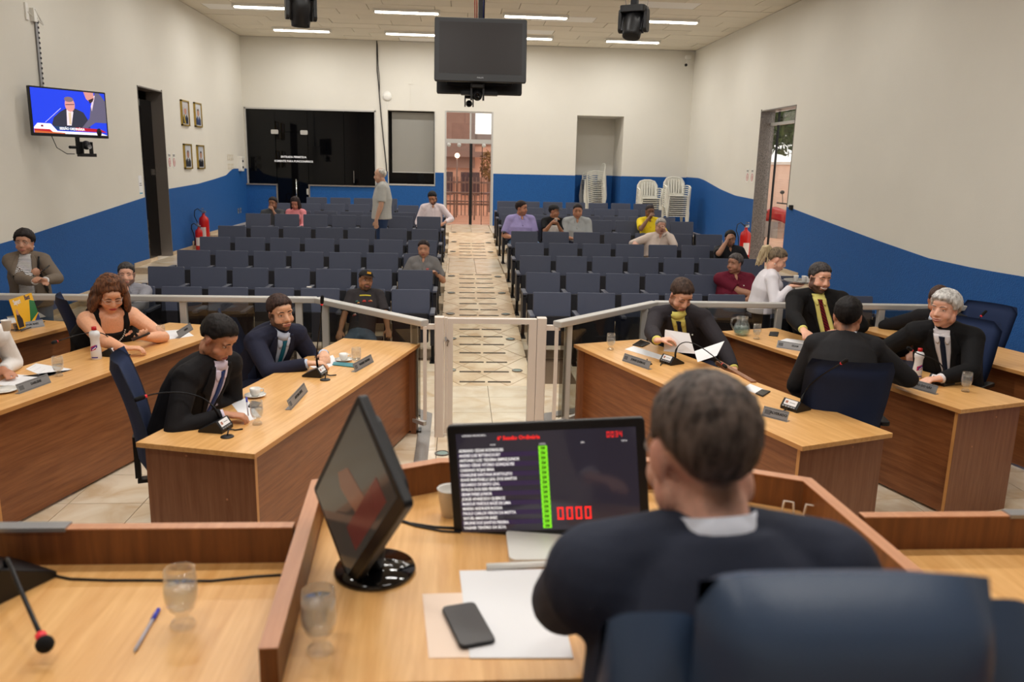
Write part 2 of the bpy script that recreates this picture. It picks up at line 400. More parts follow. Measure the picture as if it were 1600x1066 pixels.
# walls --------------------------------------------------------------
wl = MB()
DL = (13.65, 14.74); DR = (13.72, 15.33); ZD = 3.27
wl.box(XL-.26, XL, YN, DL[0], -.1, ZC); wl.box(XL-.26, XL, DL[1], YB+.26, -.1, ZC); wl.box(XL-.26, XL, DL[0], DL[1], ZD, ZC)
wall_l = struct(wl, 'wall_left', M_['wall'])
wr = MB()
wr.box(XR, XR+.26, YN, DR[0], -.1, ZC); wr.box(XR, XR+.26, DR[1], YB+.26, -.1, ZC); wr.box(XR, XR+.26, DR[0], DR[1], ZD, ZC)
wall_r = struct(wr, 'wall_right', M_['wall'])
def wains(curve, x, side, parent, z0f):
    # painted stucco coat, 8 mm proud of the wall
    xa, xb = (x, x+.008) if side > 0 else (x-.008, x)
    P = [(a, b) for a, b in curve]; Q = [(curve[-1][0], z0f), (curve[0][0], z0f)]
    m = Matrix(((0, 0, 1, 0), (1, 0, 0, 0), (0, 1, 0, 0), (0, 0, 0, 1)))
    MB().prism(P+Q, xa, xb, m).make('wainscot', M_['blue'], parent)
def smooth_curve(pts, n=6):
    out = []
    xs_ = np.array([p[0] for p in pts]); ys_ = np.array([p[1] for p in pts])
    X = np.linspace(xs_[0], xs_[-1], max(2, (len(pts)-1)*n)); Yv = np.interp(X, xs_, ys_)
    return list(zip(X.tolist(), Yv.tolist()))
cl = [(YN, .95), (5, .98), (9.33, 1.17), (DL[0], 1.52)]
wains(smooth_curve(cl), XL, 1, wall_l, 0)
wains(smooth_curve([(DL[1], 1.62), (16.4, 1.67), (17.5, 1.74), (18.4, 1.81), (18.75, 1.9), (19.0, 1.95), (YB, 1.95)]), XL, 1, wall_l, 0)
wains(smooth_curve([(YN, 1.2), (7.67, 1.185), (8.4, 1.17), (9.35, 1.18), (10.6, 1.28), (12.0, 1.41), (DR[0]-.1, 1.565), (DR[0], 1.57)]), XR, -1, wall_r, 0)
wains(smooth_curve([(DR[1], 1.63), (16.4, 1.66), (17.4, 1.76), (18.6, 1.93), (19.05, 1.97), (YB, 1.975)]), XR, -1, wall_r, 0)
# far wall with its openings (x0,x1,z0,z1)
Y2 = YB+.26
wf = MB()
opn = [(-5.06, -1.98, .69, 3.37), (-1.70, -.56, 1.65, 3.39), (-.33, .84, .69, 3.41), (2.88, 4.03, .69, 3.39)]
xe = [XL]+[q for o in opn for q in o[:2]]+[XR]
for i in range(0, len(xe), 2): wf.box(xe[i], xe[i+1], YB, Y2, -.1, ZC)
for x0, x1, z0, z1 in opn:
    wf.box(x0, x1, YB, Y2, z1, ZC)
    if z0 > .7: wf.box(x0, x1, YB, Y2, -.1, z0)
wf.box(-5.06, -4.36, YB, Y2, -.1, 1.6); wf.box(-3.6, -1.98, YB, Y2, -.1, 1.6)
wall_f = struct(wf, 'wall_far', M_['wall'])
for x0, x1, z1 in ((XL, -5.06, 1.945), (-5.06, -4.38, 1.57), (-3.58, -1.98, 1.57), (-1.98, -1.70, 1.95), (-1.70, -.56, 1.62), (-.56, -.35, 1.95), (.86, 2.88, 1.955), (4.03, XR, 1.965)):
    MB().box(x0, x1, YB-.008, YB, .69, z1).make('wainscot', M_['blue'], wall_f)
# niche on the right (a recess in the wall)
ni = MB(); NX0, NX1, NY = 2.88, 4.03, YB+1.15
ni.box(NX0-.1, NX0, Y2, NY, .6, 3.5); ni.box(NX1, NX1+.1, Y2, NY, .6, 3.5); ni.box(NX0-.1, NX1+.1, NY, NY+.1, .6, 3.5); ni.box(NX0-.1, NX1+.1, Y2, NY, 3.39, 3.5); ni.box(NX0-.1, NX1+.1, Y2, NY+.1, .6, .69)
w4 = struct(ni, 'wall_niche', M_['wall'])
MB().box(NX0, NX1, NY-.008, NY, .69, 1.96).make('wainscot', M_['blue'], w4)
MB().box(NX1-.008, NX1, YB, NY, .69, 1.96).make('wainscot', M_['blue'], w4)
MB().box(NX0, NX0+.008, YB, NY, .69, 1.96).make('wainscot', M_['blue'], w4)
# near wall behind the camera
struct(MB().box(XL, XR, YN-.2, YN, -.1, ZC), 'wall_near', M_['wall'])
# skirting
for nm, x0, x1, (a, b) in (('baseboard_left', XL, XL+.02, (9.2, DL[0])), ('baseboard_right', XR-.02, XR, (9.2, DR[0]))):
    mb = MB()
    for i in range(len(TIERS)-1):
        y0, z = TIERS[i]; y1 = TIERS[i+1][0]
        if y0 > 19: continue
        for s, e in ((y0, min(y1, b)), (max(y0, {XL: DL[1]}.get(x0, DR[1])), y1)):
            if e > s and not (s >= b and e <= (DL[1] if x0 == XL else DR[1])): mb.box(x0, x1, s, e, z, z+.07)
    struct(mb, nm, M_['terr'])

# ceiling: joint plate + individual panels
ce = struct(MB().box(XL-.26, XR+.26, YN, Y2, ZC+.02, ZC+.12), 'ceiling', M_['ceilgrid'])
pw, ph = 1.235, .555
cm1 = MB().box(-pw/2+.006, pw/2-.006, -ph/2+.005, ph/2-.005, 0, .02).mesh('ceiling_panel', M_['ceil'])
cm2 = MB().box(-pw/2+.006, pw/2-.006, -ph/2+.005, ph/2-.005, 0, .02).mesh('ceiling_panel', M_['ceil2'])
rr = random.Random(3)
nrow = 0
y = YB-ph/2-.02
while y > 13.0:
    off = [0, .62, .31, .93][nrow % 4]
    x = XL+off-pw
    while x < XR:
        a, b = max(x, XL), min(x+pw, XR)
        if b-a > .08:
            mm = (cm2 if rr.random() < .16 else cm1)
            if b-a < pw-.01: mm = MB().box(-(b-a)/2+.006, (b-a)/2-.006, -ph/2+.005, ph/2-.005, 0, .02).mesh('ceiling_panel', M_['ceil'])
            o = D.objects.new('ceiling_panel', mm); COL.objects.link(o); o.parent = ce; o.location = ((a+b)/2, y, ZC+rr.uniform(-.002, .004))
        x += pw
    y -= ph; nrow += 1
MB().box(XL, XR, YN, y+ph/2, ZC, ZC+.02).make('ceiling_board', M_['ceil'], ce)
# fluorescent fittings
k = 0
for yy, xs_ in LIGHT_ROWS:
    for xx in xs_:
        vis = yy in (16.1, 18.7)
        nth = ['leftmost', 'second from the left', 'third from the left', 'rightmost']
        i = xs_.index(xx)
        lab = None
        if vis: lab = '%s lit fluorescent fitting in the %s ceiling row' % (nth[i], 'nearer' if yy == 16.1 else 'back')
        else: lab = 'lit fluorescent ceiling fitting above the middle and front of the room'
        t = thing('ceiling_light', lab, 'light', (xx, yy, ZC), 0, 'fluorescent ceiling fittings')
        MB().box(-.62, .62, -.1, .1, -.03, 0).box(-.62, .62, -.1, -.085, -.05, -.03).box(-.62, .62, .085, .1, -.05, -.03).box(-.62, -.59, -.085, .085, -.07, -.03).box(.59, .62, -.085, .085, -.07, -.03).make('housing', M_['white'], t)
        MB().tube([(-.58, -.035, -.055), (.58, -.035, -.055)], .014, 8).make('tube', M_['tubeon'], t, smooth=True)
        MB().tube([(-.58, .035, -.055), (.58, .035, -.055)], .014, 8).make('tube', M_['tubeon'], t, smooth=True)
# ================================================================== windows and doors in the far wall
PI = math.pi
def frame_rect(x0, x1, z0, z1, y0, y1, w):
    return MB().box(x0, x0+w, y0, y1, z0, z1).box(x1-w, x1, y0, y1, z0, z1).box(x0+w, x1-w, y0, y1, z1-w, z1).box(x0+w, x1-w, y0, y1, z0, z0+w)
w1 = struct(MB().box(-5.06, -1.98, YB-.02, YB+.08, 3.335, 3.37).box(-5.06, -5.03, YB-.02, YB+.08, 1.6, 3.37).box(-2.01, -1.98, YB-.02, YB+.08, 1.6, 3.37), 'window_1', M_['alu'])
for a, b in ((-5.03, -4.37), (-3.6, -2.75), (-2.74, -2.01)):
    MB().box(a, b, YB+.03, YB+.045, 1.6, 3.34).make('pane', M_['blackglass'], w1)
MB().box(-4.365, -3.605, YB+.03, YB+.045, 2.83, 3.34).make('pane', M_['blackglass'], w1)
MB().box(-5.08, -4.35, YB-.05, YB+.1, 1.57, 1.60).box(-4.38, -4.35, YB-.03, YB+.1, .69, 1.57).make('window_sill', M_['granite'], w1)
MB().box(-3.61, -1.97, YB-.05, YB+.1, 1.57, 1.60).box(-3.61, -3.58, YB-.03, YB+.1, .69, 1.57).make('window_sill', M_['granite'], w1)
struct(MB().box(-5.2, -1.8, YB+2.2, YB+2.3, .6, 3.6).box(-5.2, -5.1, YB+.27, YB+2.3, .6, 3.6).box(-1.95, -1.8, YB+.27, YB+2.3, .6, 3.6).box(-5.2, -1.8, YB+.27, YB+2.3, 3.42, 3.6).box(-5.2, -1.8, YB+.27, YB+2.3, .6, .68), 'wall_back_office', M_['dark'])
d1 = struct(MB().box(-4.355, -3.61, YB+.02, YB+.04, .70, 2.82), 'door_1', M_['blackglass'])
MB().tube([(-3.9, YB-.04, 1.0), (-3.9, YB-.04, 1.72)], .014, 8).tube([(-3.9, YB-.04, 1.1), (-3.9, YB+.02, 1.1)], .009, 6).tube([(-3.9, YB-.04, 1.62), (-3.9, YB+.02, 1.62)], .009, 6).make('door_handle', M_['chrome'], d1, smooth=True)
M_['etch'] = mat('white_sticker', (236, 236, 240), .6, emit=.15)
for x in (-4.36, -3.67):
    MB().rbox(x-.1, x+.07, YB+.0, YB+.02, 2.77, 2.87, .02, ax='y').make('hinge_plate', M_['alu'], d1)
MB().rbox(-3.66, -3.6, YB-.03, YB+.02, 1.36, 1.5, .02, ax='y').make('lock_plate', M_['alu'], d1)
text('ENTRADA PERMITIDA', .062, M_['etch'], d1, (-3.95, YB+.018, 2.24), (PI/2, 0, 0), bold=.002)
text('SOMENTE PARA FUNCIONÁRIOS', .062, M_['etch'], d1, (-3.95, YB+.018, 2.14), (PI/2, 0, 0), bold=.002)
MB().tube([(-2.52, YB-.02, 1.66), (-2.52, YB-.02, 1.95)], .01, 6).make('latch_bar', M_['chrome'], w1)
# window 2: recess with a grey roller blind half down over dark glass
w2 = struct(MB().box(-1.70, -.56, YB-.02, YB+.02, 1.63, 1.665).box(-1.705, -1.685, YB-.02, YB+.02, 1.65, 1.93).box(-.58, -.56, YB-.02, YB+.02, 1.65, 3.39), 'window_2', M_['alu'])
M_['blind'] = mat('grey_blind', (150, 148, 142), .8)
MB().box(-1.68, -.58, YB+.225, YB+.24, 1.66, 3.39).make('pane', M_['blackglass'], w2)
MB().box(-1.61, -.6, YB+.19, YB+.2, 1.95, 3.36).make('roller_blind', M_['blind'], w2)
MB().box(-1.61, -.6, YB+.183, YB+.207, 1.93, 1.952).make('blind_bar', M_['alu'], w2)
struct(MB().box(-1.70, -.56, YB+.24, YB+.26, 1.6, 3.4), 'wall_behind_window', M_['dark'])
# entrance door
d2 = struct(MB().box(-.33, -.29, YB, YB+.2, .69, 3.41).box(.80, .84, YB, YB+.2, .69, 3.41).box(-.29, .80, YB+.02, YB+.14, 3.38, 3.41).box(-.29, .80, YB+.02, YB+.14, 2.66, 2.76).box(.27, .31, YB+.04, YB+.1, 2.76, 3.38), 'door_2', M_['alu'])
MB().box(-.29, .27, YB+.06, YB+.07, 2.76, 3.38).make('pane', M_['rosy'], d2)
MB().box(.31, .80, YB+.06, YB+.07, 2.76, 3.38).make('pane', M_['glass'], d2)
MB().box(-.27, .275, YB+.08, YB+.09, .71, 2.66).make('door_leaf', M_['rosy'], d2)
MB().box(.34, .79, YB+.1, YB+.11, .71, 2.66).make('door_leaf', M_['rosy'], d2)
MB().box(.275, .345, YB+.06, YB+.12, .70, 2.66).make('meeting_stile', M_['blk'], d2)
MB().box(.575, .59, YB+.09, YB+.12, .70, 2.66).make('glazing_bar', M_['blkm'], d2)
for x in (-.23, .02, .62): MB().lathe([(.05, 0), (.05, .04), (.02, .05)], 14, Matrix.Translation((x, YB+.05, 2.62)) @ Matrix.Rotation(PI/2, 4, 'X')).make('roller_wheel', M_['alu'], d2)
# side doors
d3 = struct(MB().box(XL-.26, XL+.012, DL[1]-.02, DL[1], .44, ZD+.02).box(XL-.26, XL+.012, DL[0], DL[1], ZD-.02, ZD+.0).box(XL-.26, XL+.004, DL[0], DL[0]+.02, .44, ZD), 'door_3', M_['granited'])
struct(MB().box(XL-3.2, XL-.26, 12.6, 16.2, .3, .43), 'floor_side_room', M_['tile'])
struct(MB().box(XL-3.3, XL-3.2, 12.4, 16.3, .3, 3.7).box(XL-3.3, XL-.26, 12.4, 12.5, .3, 3.7).box(XL-3.3, XL-.26, 16.2, 16.3, .3, 3.7).box(XL-3.3, XL-.26, 12.4, 16.3, 3.6, 3.7), 'wall_side_room', mat('dim_grey_wall', (70, 66, 62), .8))
MB().box(XL-.2, XL-.18, DL[1]-.62, DL[1]-.03, .46, 3.1).make('door_leaf', M_['blackglass'], d3)
MB().box(XL-.21, XL-.17, DL[1]-.22, DL[1]-.08, 1.86, 1.96).make('lock_box', M_['chrome'], d3)
d4 = struct(MB().box(XR-.012, XR+.26, DR[1]-.02, DR[1], .44, ZD+.02).box(XR-.012, XR+.26, DR[0], DR[1], ZD-.02, ZD).box(XR-.004, XR+.26, DR[0], DR[0]+.02, .44, ZD), 'door_4', M_['granited'])
MB().box(XR+.2, XR+.215, DR[0]+.03, DR[1]-.03, .46, ZD-.03).make('door_leaf', M_['glass'], d4)
MB().box(XR+.19, XR+.23, DR[1]-.36, DR[1]-.348, .46, ZD-.03).make('stile', M_['blkm'], d4)
MB().box(XR+.18, XR+.24, DR[0]+.03, DR[1]-.03, 3.0, 3.05).make('transom', M_['alu'], d4)

# ------------------------------------------------------------------ outside
M_['paving'] = stone_tile('pink_paving', (196, 150, 126), (222, 184, 160), 2, .3)
M_['render'] = mat('peach_render', (236, 205, 186), .85, var=.05)
M_['grey'] = mat('grey_render', (142, 128, 122), .85, var=.1)
M_['fence'] = mat('fence_paint', (132, 120, 116), .5)
struct(MB().box(-12, 12, YB+.26, 36, .45, .68), 'floor_street', M_['paving'])
struct(MB().box(XR+.26, 26, 9, YB+.26, .3, .5), 'floor_yard', M_['paving'])
t = thing('street_fence', 'grey barred metal fence standing outside the glass entrance door', 'fence', (0, 24.2, .68))
MB().box(-4, 4, -.03, .03, .30, .36).box(-4, 4, -.03, .03, .94, .99).make('rail', M_['fence'], t)
for k in range(60):
    x = -3.2+k*.11
    MB().box(x-.014, x+.014, -.014, .014, 0, 1.12).make('bar', M_['fence'], t)
t = thing('street_handrail', 'low grey handrail across the porch outside the entrance door', 'handrail', (0, 22.2, .68))
MB().tube([(-3, 0, .72), (3, 0, .72)], .03, 8).tube([(-3, 0, .5), (3, 0, .5)], .02, 8).make('rail', M_['fence'], t)
for x in (-2.2, -.1, .45, 2.2): MB().tube([(x, 0, 0), (x, 0, .72)], .022, 8).make('post', M_['fence'], t)
t = thing('opposite_building', 'dim grey building across the street seen through the entrance door', 'building', (0, 31, .68))
MB().box(-9, 9, 0, .4, 0, 2.2).make('wall', M_['render'], t)
MB().box(-9, .62, -.2, .3, 1.35, 4.9).make('facade', M_['grey'], t)
MB().box(-9, 9, -.5, -.2, 1.75, 1.95).make('cornice', M_['fence'], t)
MB().box(.62, 6, -.1, .3, 2.2, 2.6).make('beam', M_['grey'], t)
for k, x in enumerate((-1.9, -.9, .1, 1.1)): MB().box(x, x+.7, -.26, -.22, .35, 1.2).make('shutter', mat('shutter%d' % k, (74, 66, 74), .6), t)
t = thing('street_lamp', 'round white street lamp on a thin pole outside the entrance door', 'lamp', (-.05, 23.2, .68))
MB().tube([(0, 0, 0), (.02, 0, 1.65)], .02, 8).make('pole', M_['fence'], t, smooth=True)
MB().ell((.02, 0, 1.72), (.07, .07, .07)).make('lamp_globe', mat('lit_globe', (255, 244, 225), emit=3), t, smooth=True)
t = thing('roadside_shrub', 'round green brown shrub beyond the fence, right of the entrance', 'shrub', (1.0, 26, .68))
mb = MB()
for k in range(240):
    v = Vector(rng.normal(size=3)); v.normalize(); v *= .35*rng.random()**.3; c = Vector((0, 0, 1.45))+Vector((v.x, v.y, v.z*1.4))
    a = Vector(rng.normal(size=3)).normalized()*.07; b = Vector(rng.normal(size=3)).normalized()*.05
    mb.add([c-a, c+b, c+a, c-b], [(0, 1, 2, 3)])
mb.make('foliage', mat('olive_leaves', (120, 96, 44), .7), t)
MB().tube([(0, 0, 0), (0, 0, 1.3)], .04, 6).make('trunk', M_['fence'], t)
# yard beyond the right door
t = thing('boundary_wall', 'pale peach boundary wall in the yard beyond the right side door', 'wall', (0, 0, 0))
MB().box(9.4, 9.6, 14, 30, .5, 2.36).make('masonry', M_['render'], t)
MB().box(9.36, 9.64, 14, 30, 2.36, 2.44).make('coping', M_['white'], t)
t = thing('yard_bench_rail', 'dark horizontal board in the yard beyond the right side door', 'board', (9.2, 22.5, .5))
MB().box(0, .05, -3.5, 3.5, .34, .50).make('board', M_['blk'], t)
for y in (-3, 0, 3): MB().box(0, .05, y, y+.06, 0, .34).make('post', M_['blk'], t)
t = thing('leafy_tree', 'dark green leafy tree above the yard wall beyond the right side door', 'tree', (10.6, 25.5, .5))
mb = MB()
for k in range(5200):
    v = Vector(rng.normal(size=3)); v.normalize(); v *= rng.random()**.35; c = Vector((v.x*1.9, v.y*2.9, 3.9+v.z*1.75))
    a = Vector(rng.normal(size=3)).normalized()*.14; b = Vector(rng.normal(size=3)).normalized()*.07
    mb.add([c-a, c+b, c+a, c-b], [(0, 1, 2, 3)])
tag(mb.make('foliage', mat('green_leaves', (58, 82, 36), .6, rnd=.0, var=.5, vscale=2), t), kind='stuff')
MB().tube([(0, 0, 0), (.1, .1, 2), (0, 0, 3.8)], [.13, .1, .06], 8).make('trunk', mat('bark', (86, 70, 56), .9), t)
# red motorcycle, seen through the right door
def motorcycle(loc, rz):
    t = thing('motorcycle', 'red motorcycle parked in the yard beyond the right side door', 'motorcycle', loc, rz)
    red = M_['red']
    for y in (-.62, .62):
        w = MB()
        pts = [(0, y+.28*math.cos(a*PI/10), .3+.28*math.sin(a*PI/10)) for a in range(21)]
        w.tube(pts, .035, 8).make('wheel', M_['blk'], t, smooth=True)
        MB().lathe([(.05, -.04), (.05, .04)], 10, Matrix.Translation((0, y, .3)) @ Matrix.Rotation(PI/2, 4, 'Y')).make('hub', M_['steel'], t)
        for k in range(6):
            a = k*PI/3; MB().tube([(0, y, .3), (0, y+.27*math.cos(a), .3+.27*math.sin(a))], .008, 4).make('spoke', M_['steel'], t)
    MB().tube([(0, -.55, .56), (0, -.25, .72), (0, .1, .78), (0, .35, .72)], [(.1, .1), (.13, .13), (.14, .14), (.1, .1)], 10, dome=True).make('fuel_tank', red, t, smooth=True)
    MB().tube([(0, .1, .78), (0, .45, .80), (0, .8, .84)], [(.12, .05), (.14, .06), (.1, .05)], 10, dome=True).make('saddle', M_['blk'], t, smooth=True)
    MB().tube([(0, .3, .66), (0, .62, .68), (0, .9, .74)], [(.12, .1), (.11, .1), (.05, .05)], 10, dome=True).make('tail_fairing', red, t, smooth=True)
    MB().ell((0, -.62, .62), (.06, .22, .05)).make('front_mudguard', red, t, smooth=True)
    MB().ell((0, -.5, .92), (.12, .09, .12)).make('headlamp_cowl', red, t, smooth=True)
    MB().tube([(.06, -.62, .3), (.06, -.45, .95)], .02, 6).tube([(-.06, -.62, .3), (-.06, -.45, .95)], .02, 6).make('fork', M_['steel'], t)
    MB().tube([(-.34, -.3, 1.02), (-.15, -.42, 1.0), (.15, -.42, 1.0), (.34, -.3, 1.02)], .016, 6).make('handlebar', M_['blk'], t)
    for s in (-1, 1):
        MB().tube([(s*.25, -.38, 1.02), (s*.3, -.4, 1.2)], .007, 5).ell((s*.31, -.4, 1.24), (.06, .02, .04)).make('mirror', M_['blk'], t)
    MB().box(-.1, .1, -.15, .25, .25, .6).tube([(.12, .1, .3), (.13, .8, .38)], .035, 8).make('engine', M_['steel'], t)
motorcycle((6.9, 17.15, .5), R_(22))

# ------------------------------------------------------------------ on the walls
X0 = XL+.0
def wallthing(name, label, cat, y, z, side='L', group=None):
    # local x runs along the wall (to the right as seen from inside), local y into the room... -y faces the room
    rz = -PI/2 if side == 'R' else PI/2
    x = XL if side == 'L' else XR
    if side == 'F': return thing(name, label, cat, (y, YB, z), 0, group)
    return thing(name, label, cat, (x, y, z), rz, group)
# portraits (local: x along, -y out of wall, z up)
def bust(t, W_, H_, bg, suit, skin, hair, tie, sash=None):
    e = .003
    MB().box(-W_/2, W_/2, -.018, -.016, -H_/2, H_/2).make('photograph', mat('photo_backdrop', bg, .3, coat=.4), t)
    def fl(pts, c, nm, d):
        m = Matrix(((1, 0, 0, 0), (0, 0, -1, 0), (0, 1, 0, 0), (0, 0, 0, 1)))
        MB().prism(pts, .0185+d*.0006, .019+d*.0006, m).make(nm, mat(nm, c, .4), t)
    s = H_
    fl([(-.36*W_, -.46*s), (.38*W_, -.46*s), (.4*W_, -.2*s), (.16*W_, -.06*s), (-.14*W_, -.06*s), (-.38*W_, -.2*s)], suit, 'printed_suit', 1)
    fl([(-.09*W_, -.07*s), (.11*W_, -.07*s), (.01*W_, -.34*s)], (232, 232, 232), 'printed_shirt', 2)
    fl([(-.02*W_, -.1*s), (.04*W_, -.1*s), (.05*W_, -.3*s), (.01*W_, -.35*s), (-.03*W_, -.3*s)], tie, 'printed_tie', 3)
    fl([(.17*W_*math.cos(a*PI/8)+.01*W_, .1*s+.16*s*math.sin(a*PI/8)) for a in range(16)], skin, 'printed_face', 3)
    fl([(.18*W_*math.cos(a*PI/8)+.01*W_, .14*s+.14*s*math.sin(a*PI/8)) for a in range(9)]+[(-.12*W_, .2*s), (.14*W_, .2*s)], hair, 'printed_hair', 4)
    if sash: fl([(-.3*W_, -.12*s), (-.18*W_, -.05*s), (.0, -.4*s), (-.02*W_, -.46*s), (-.16*W_, -.46*s)], sash, 'printed_sash', 4)
PT = [(15.86, 2.975, 'upper left framed portrait, dark suit with a yellow and green sash', (196, 192, 196), (26, 34, 52), (196, 140, 120), (200, 196, 190), (30, 60, 120), (190, 160, 40)),
      (16.62, 2.985, 'upper right framed portrait, young man in a blue suit', (214, 216, 220), (42, 58, 96), (190, 140, 116), (52, 40, 34), (60, 90, 150), None),
      (15.87, 2.19, 'lower left framed portrait with a window glare, grey suit', (214, 216, 222), (40, 44, 52), (176, 128, 110), (120, 110, 104), (90, 90, 98), None),
      (16.64, 2.185, 'lower right framed portrait with a window glare, black suit', (206, 210, 220), (22, 24, 34), (182, 138, 116), (60, 50, 44), (24, 26, 34), None)]
for y, z, lab, bg, su, sk, ha, ti, sa in PT:
    t = wallthing('framed_portrait', lab+', on the left wall', 'picture', y, z, 'L', 'framed portraits on the left wall')
    w_, h_ = .42, .46
    m = MB()
    for q in ((-w_/2, -w_/2+.025, -h_/2, h_/2), (w_/2-.025, w_/2, -h_/2, h_/2), (-w_/2, w_/2, h_/2-.025, h_/2), (-w_/2, w_/2, -h_/2, -h_/2+.025)): m.box(q[0], q[1], -.035, 0, q[2], q[3])
    m.make('frame', M_['gold'], t)
    bust(t, w_-.05, h_-.05, bg, su, sk, ha, ti, sa)
def extsign(side, y, z, lab):
    t = wallthing('extinguisher_sign', lab, 'sign', y, z, side, 'fire extinguisher signs')
    MB().box(-.065, .065, -.006, 0, -.13, .13).make('plate', M_['white'], t)
    m = Matrix(((1, 0, 0, 0), (0, 0, -1, 0), (0, 1, 0, 0), (0, 0, 0, 1)))
    ring = [(.05*math.cos(a*PI/8), -.03+.075*math.sin(a*PI/8)) for a in range(16)]
    MB().prism(ring, .006, .0068, m).make('red_panel', M_['red'], t)
    MB().prism([(-.02, -.09), (.02, -.09), (.02, .02), (.008, .03), (-.008, .03), (-.02, .02)], .0068, .0074, m).make('white_bottle_mark', M_['white'], t)
    MB().box(-.05, .05, -.0072, -.006, .075, .085).box(-.05, .05, -.0072, -.006, .095, .105).make('printed_lines', M_['ink'], t)
extsign('L', 14.9, 2.11, 'left one of two red extinguisher signs beside the left side door')
extsign('L', 15.13, 2.11, 'right one of two red extinguisher signs beside the left side door')
extsign('R', 15.79, 2.07, 'left one of two red extinguisher signs beside the right side door')
extsign('R', 15.53, 2.07, 'right one of two red extinguisher signs beside the right side door')
t = wallthing('paper_notice', 'small white paper notice beside the left side door', 'notice', 13.5, 1.72)
MB().box(-.07, .07, -.004, 0, -.15, .15).make('sheet', M_['paper'], t)
MB().box(-.06, .06, -.005, -.004, -.14, -.12).make('printed_band', mat('blueband', (70, 150, 180), .6), t)
MB().box(-.04, .04, -.005, -.004, .02, .03).box(-.05, .05, -.005, -.004, -.01, 0).make('printed_lines', M_['ink'], t)
t = wallthing('wall_dispenser', 'white upright dispenser on the left wall near the far corner', 'dispenser', 19.52, 2.06)
MB().rbox(-.1, .1, -.09, 0, -.17, .17, .03, ax='y').make('body', M_['white'], t, bevel=.006)
MB().box(-.11, .11, -.11, 0, .13, .17).make('lid', M_['white'], t)
for z in (.06, -.08): MB().box(-.045, .045, -.095, -.088, z-.025, z+.025).make('dark_window', M_['blk'], t)
for i in range(2):
    for j in range(4):
        t = wallthing('light_switch', 'cream switch plate, %s from the left in the %s row, far left corner' % (['first', 'second', 'third', 'fourth'][j], ['upper', 'lower'][i]), 'switch', 18.62+j*.13, 2.2-i*.2, 'L', 'switch plates by the far left corner')
        MB().box(-.045, .045, -.008, 0, -.06, .06).make('plate', mat('cream_plastic', (216, 208, 192), .5), t)
        MB().box(-.012, .012, -.014, -.008, -.025, .025).make('rocker', M_['white'], t)
for j in range(2):
    t = wallthing('wall_socket', ['nearer', 'farther'][j]+' grey socket on the blue wall by the far left corner', 'socket', 19.22+j*.2, .99, 'L', 'sockets on the blue wall')
    MB().box(-.05, .05, -.015, -.008, -.06, .06).make('plate', M_['silver'], t)
    MB().box(-.015, .015, -.02, -.015, -.015, .015).make('outlet', M_['blk'], t)
t = wallthing('door_stop', 'small dark box on the right wall at the top of the blue', 'box', 13.5, 1.57, 'R')
MB().box(-.04, .04, -.05, -.0, -.04, .04).make('body', M_['blk'], t, bevel=.004)
# extinguishers
def extinguisher(x, y, z, lab, s=1.0, rz=0):
    t = thing('fire_extinguisher', lab, 'extinguisher', (x, y, z), rz, 'fire extinguishers')
    f = s
    MB().lathe([(.0, 0), (.075*f, 0), (.08*f, .01), (.08*f, .40*f), (.07*f, .45*f), (.03*f, .485*f), (.022*f, .5*f), (.022*f, .53*f)], 20).make('cylinder', M_['red'], t, smooth=True)
    vs = [(.0812*f*math.cos(R_(q)), .0812*f*math.sin(R_(q)), zz*f) for q in range(-125, -54, 10) for zz in (.12, .30)]
    MB().add(vs, [(2*i, 2*i+2, 2*i+3, 2*i+1) for i in range(7)]).make('label_band', mat('ext_label', (226, 214, 208), .5), t)
    MB().box(-.02*f, .02*f, -.03*f, .03*f, .53*f, .56*f).box(-.012, .012, -.1*f, .03*f, .565*f, .58*f).box(-.01, .01, -.1*f, .0, .60*f, .612*f).make('valve', M_['steel'], t)
    MB().lathe([(.018*f, 0), (.018*f, .012)], 10, Matrix.Translation((.03*f, 0, .545*f)) @ Matrix.Rotation(PI/2, 4, 'Y')).make('gauge', M_['steel'], t)
    P = [(-.02*f+ -.13*f*math.sin(a*PI/9), 0, .56*f+.07*f*math.sin(a*PI/4.5)*0+.085*f*(1-math.cos(a*PI/9)) if a < 9 else 0) for a in range(0)]
    MB().tube([(-.02*f, 0, .545*f), (-.09*f, 0, .60*f), (-.14*f, 0, .57*f), (-.15*f, 0, .48*f), (-.11*f, 0, .38*f), (-.095*f, 0, .25*f), (-.095*f, 0, .12*f)], [.009]*6+[.016], 8).make('hose', M_['blk'], t, smooth=True)
    return t
extinguisher(-4.86, 15.55, .45, 'small red extinguisher standing in front of the larger one, left wall', .86)
extinguisher(-4.86, 15.9, .53, 'large red extinguisher with black hose loop by the left wall', 1.15)
p = ony(1180, 405, 15.0)
extinguisher(5.47, 15.05, .45, 'tall red extinguisher with black hose beside the right side door', 1.25)
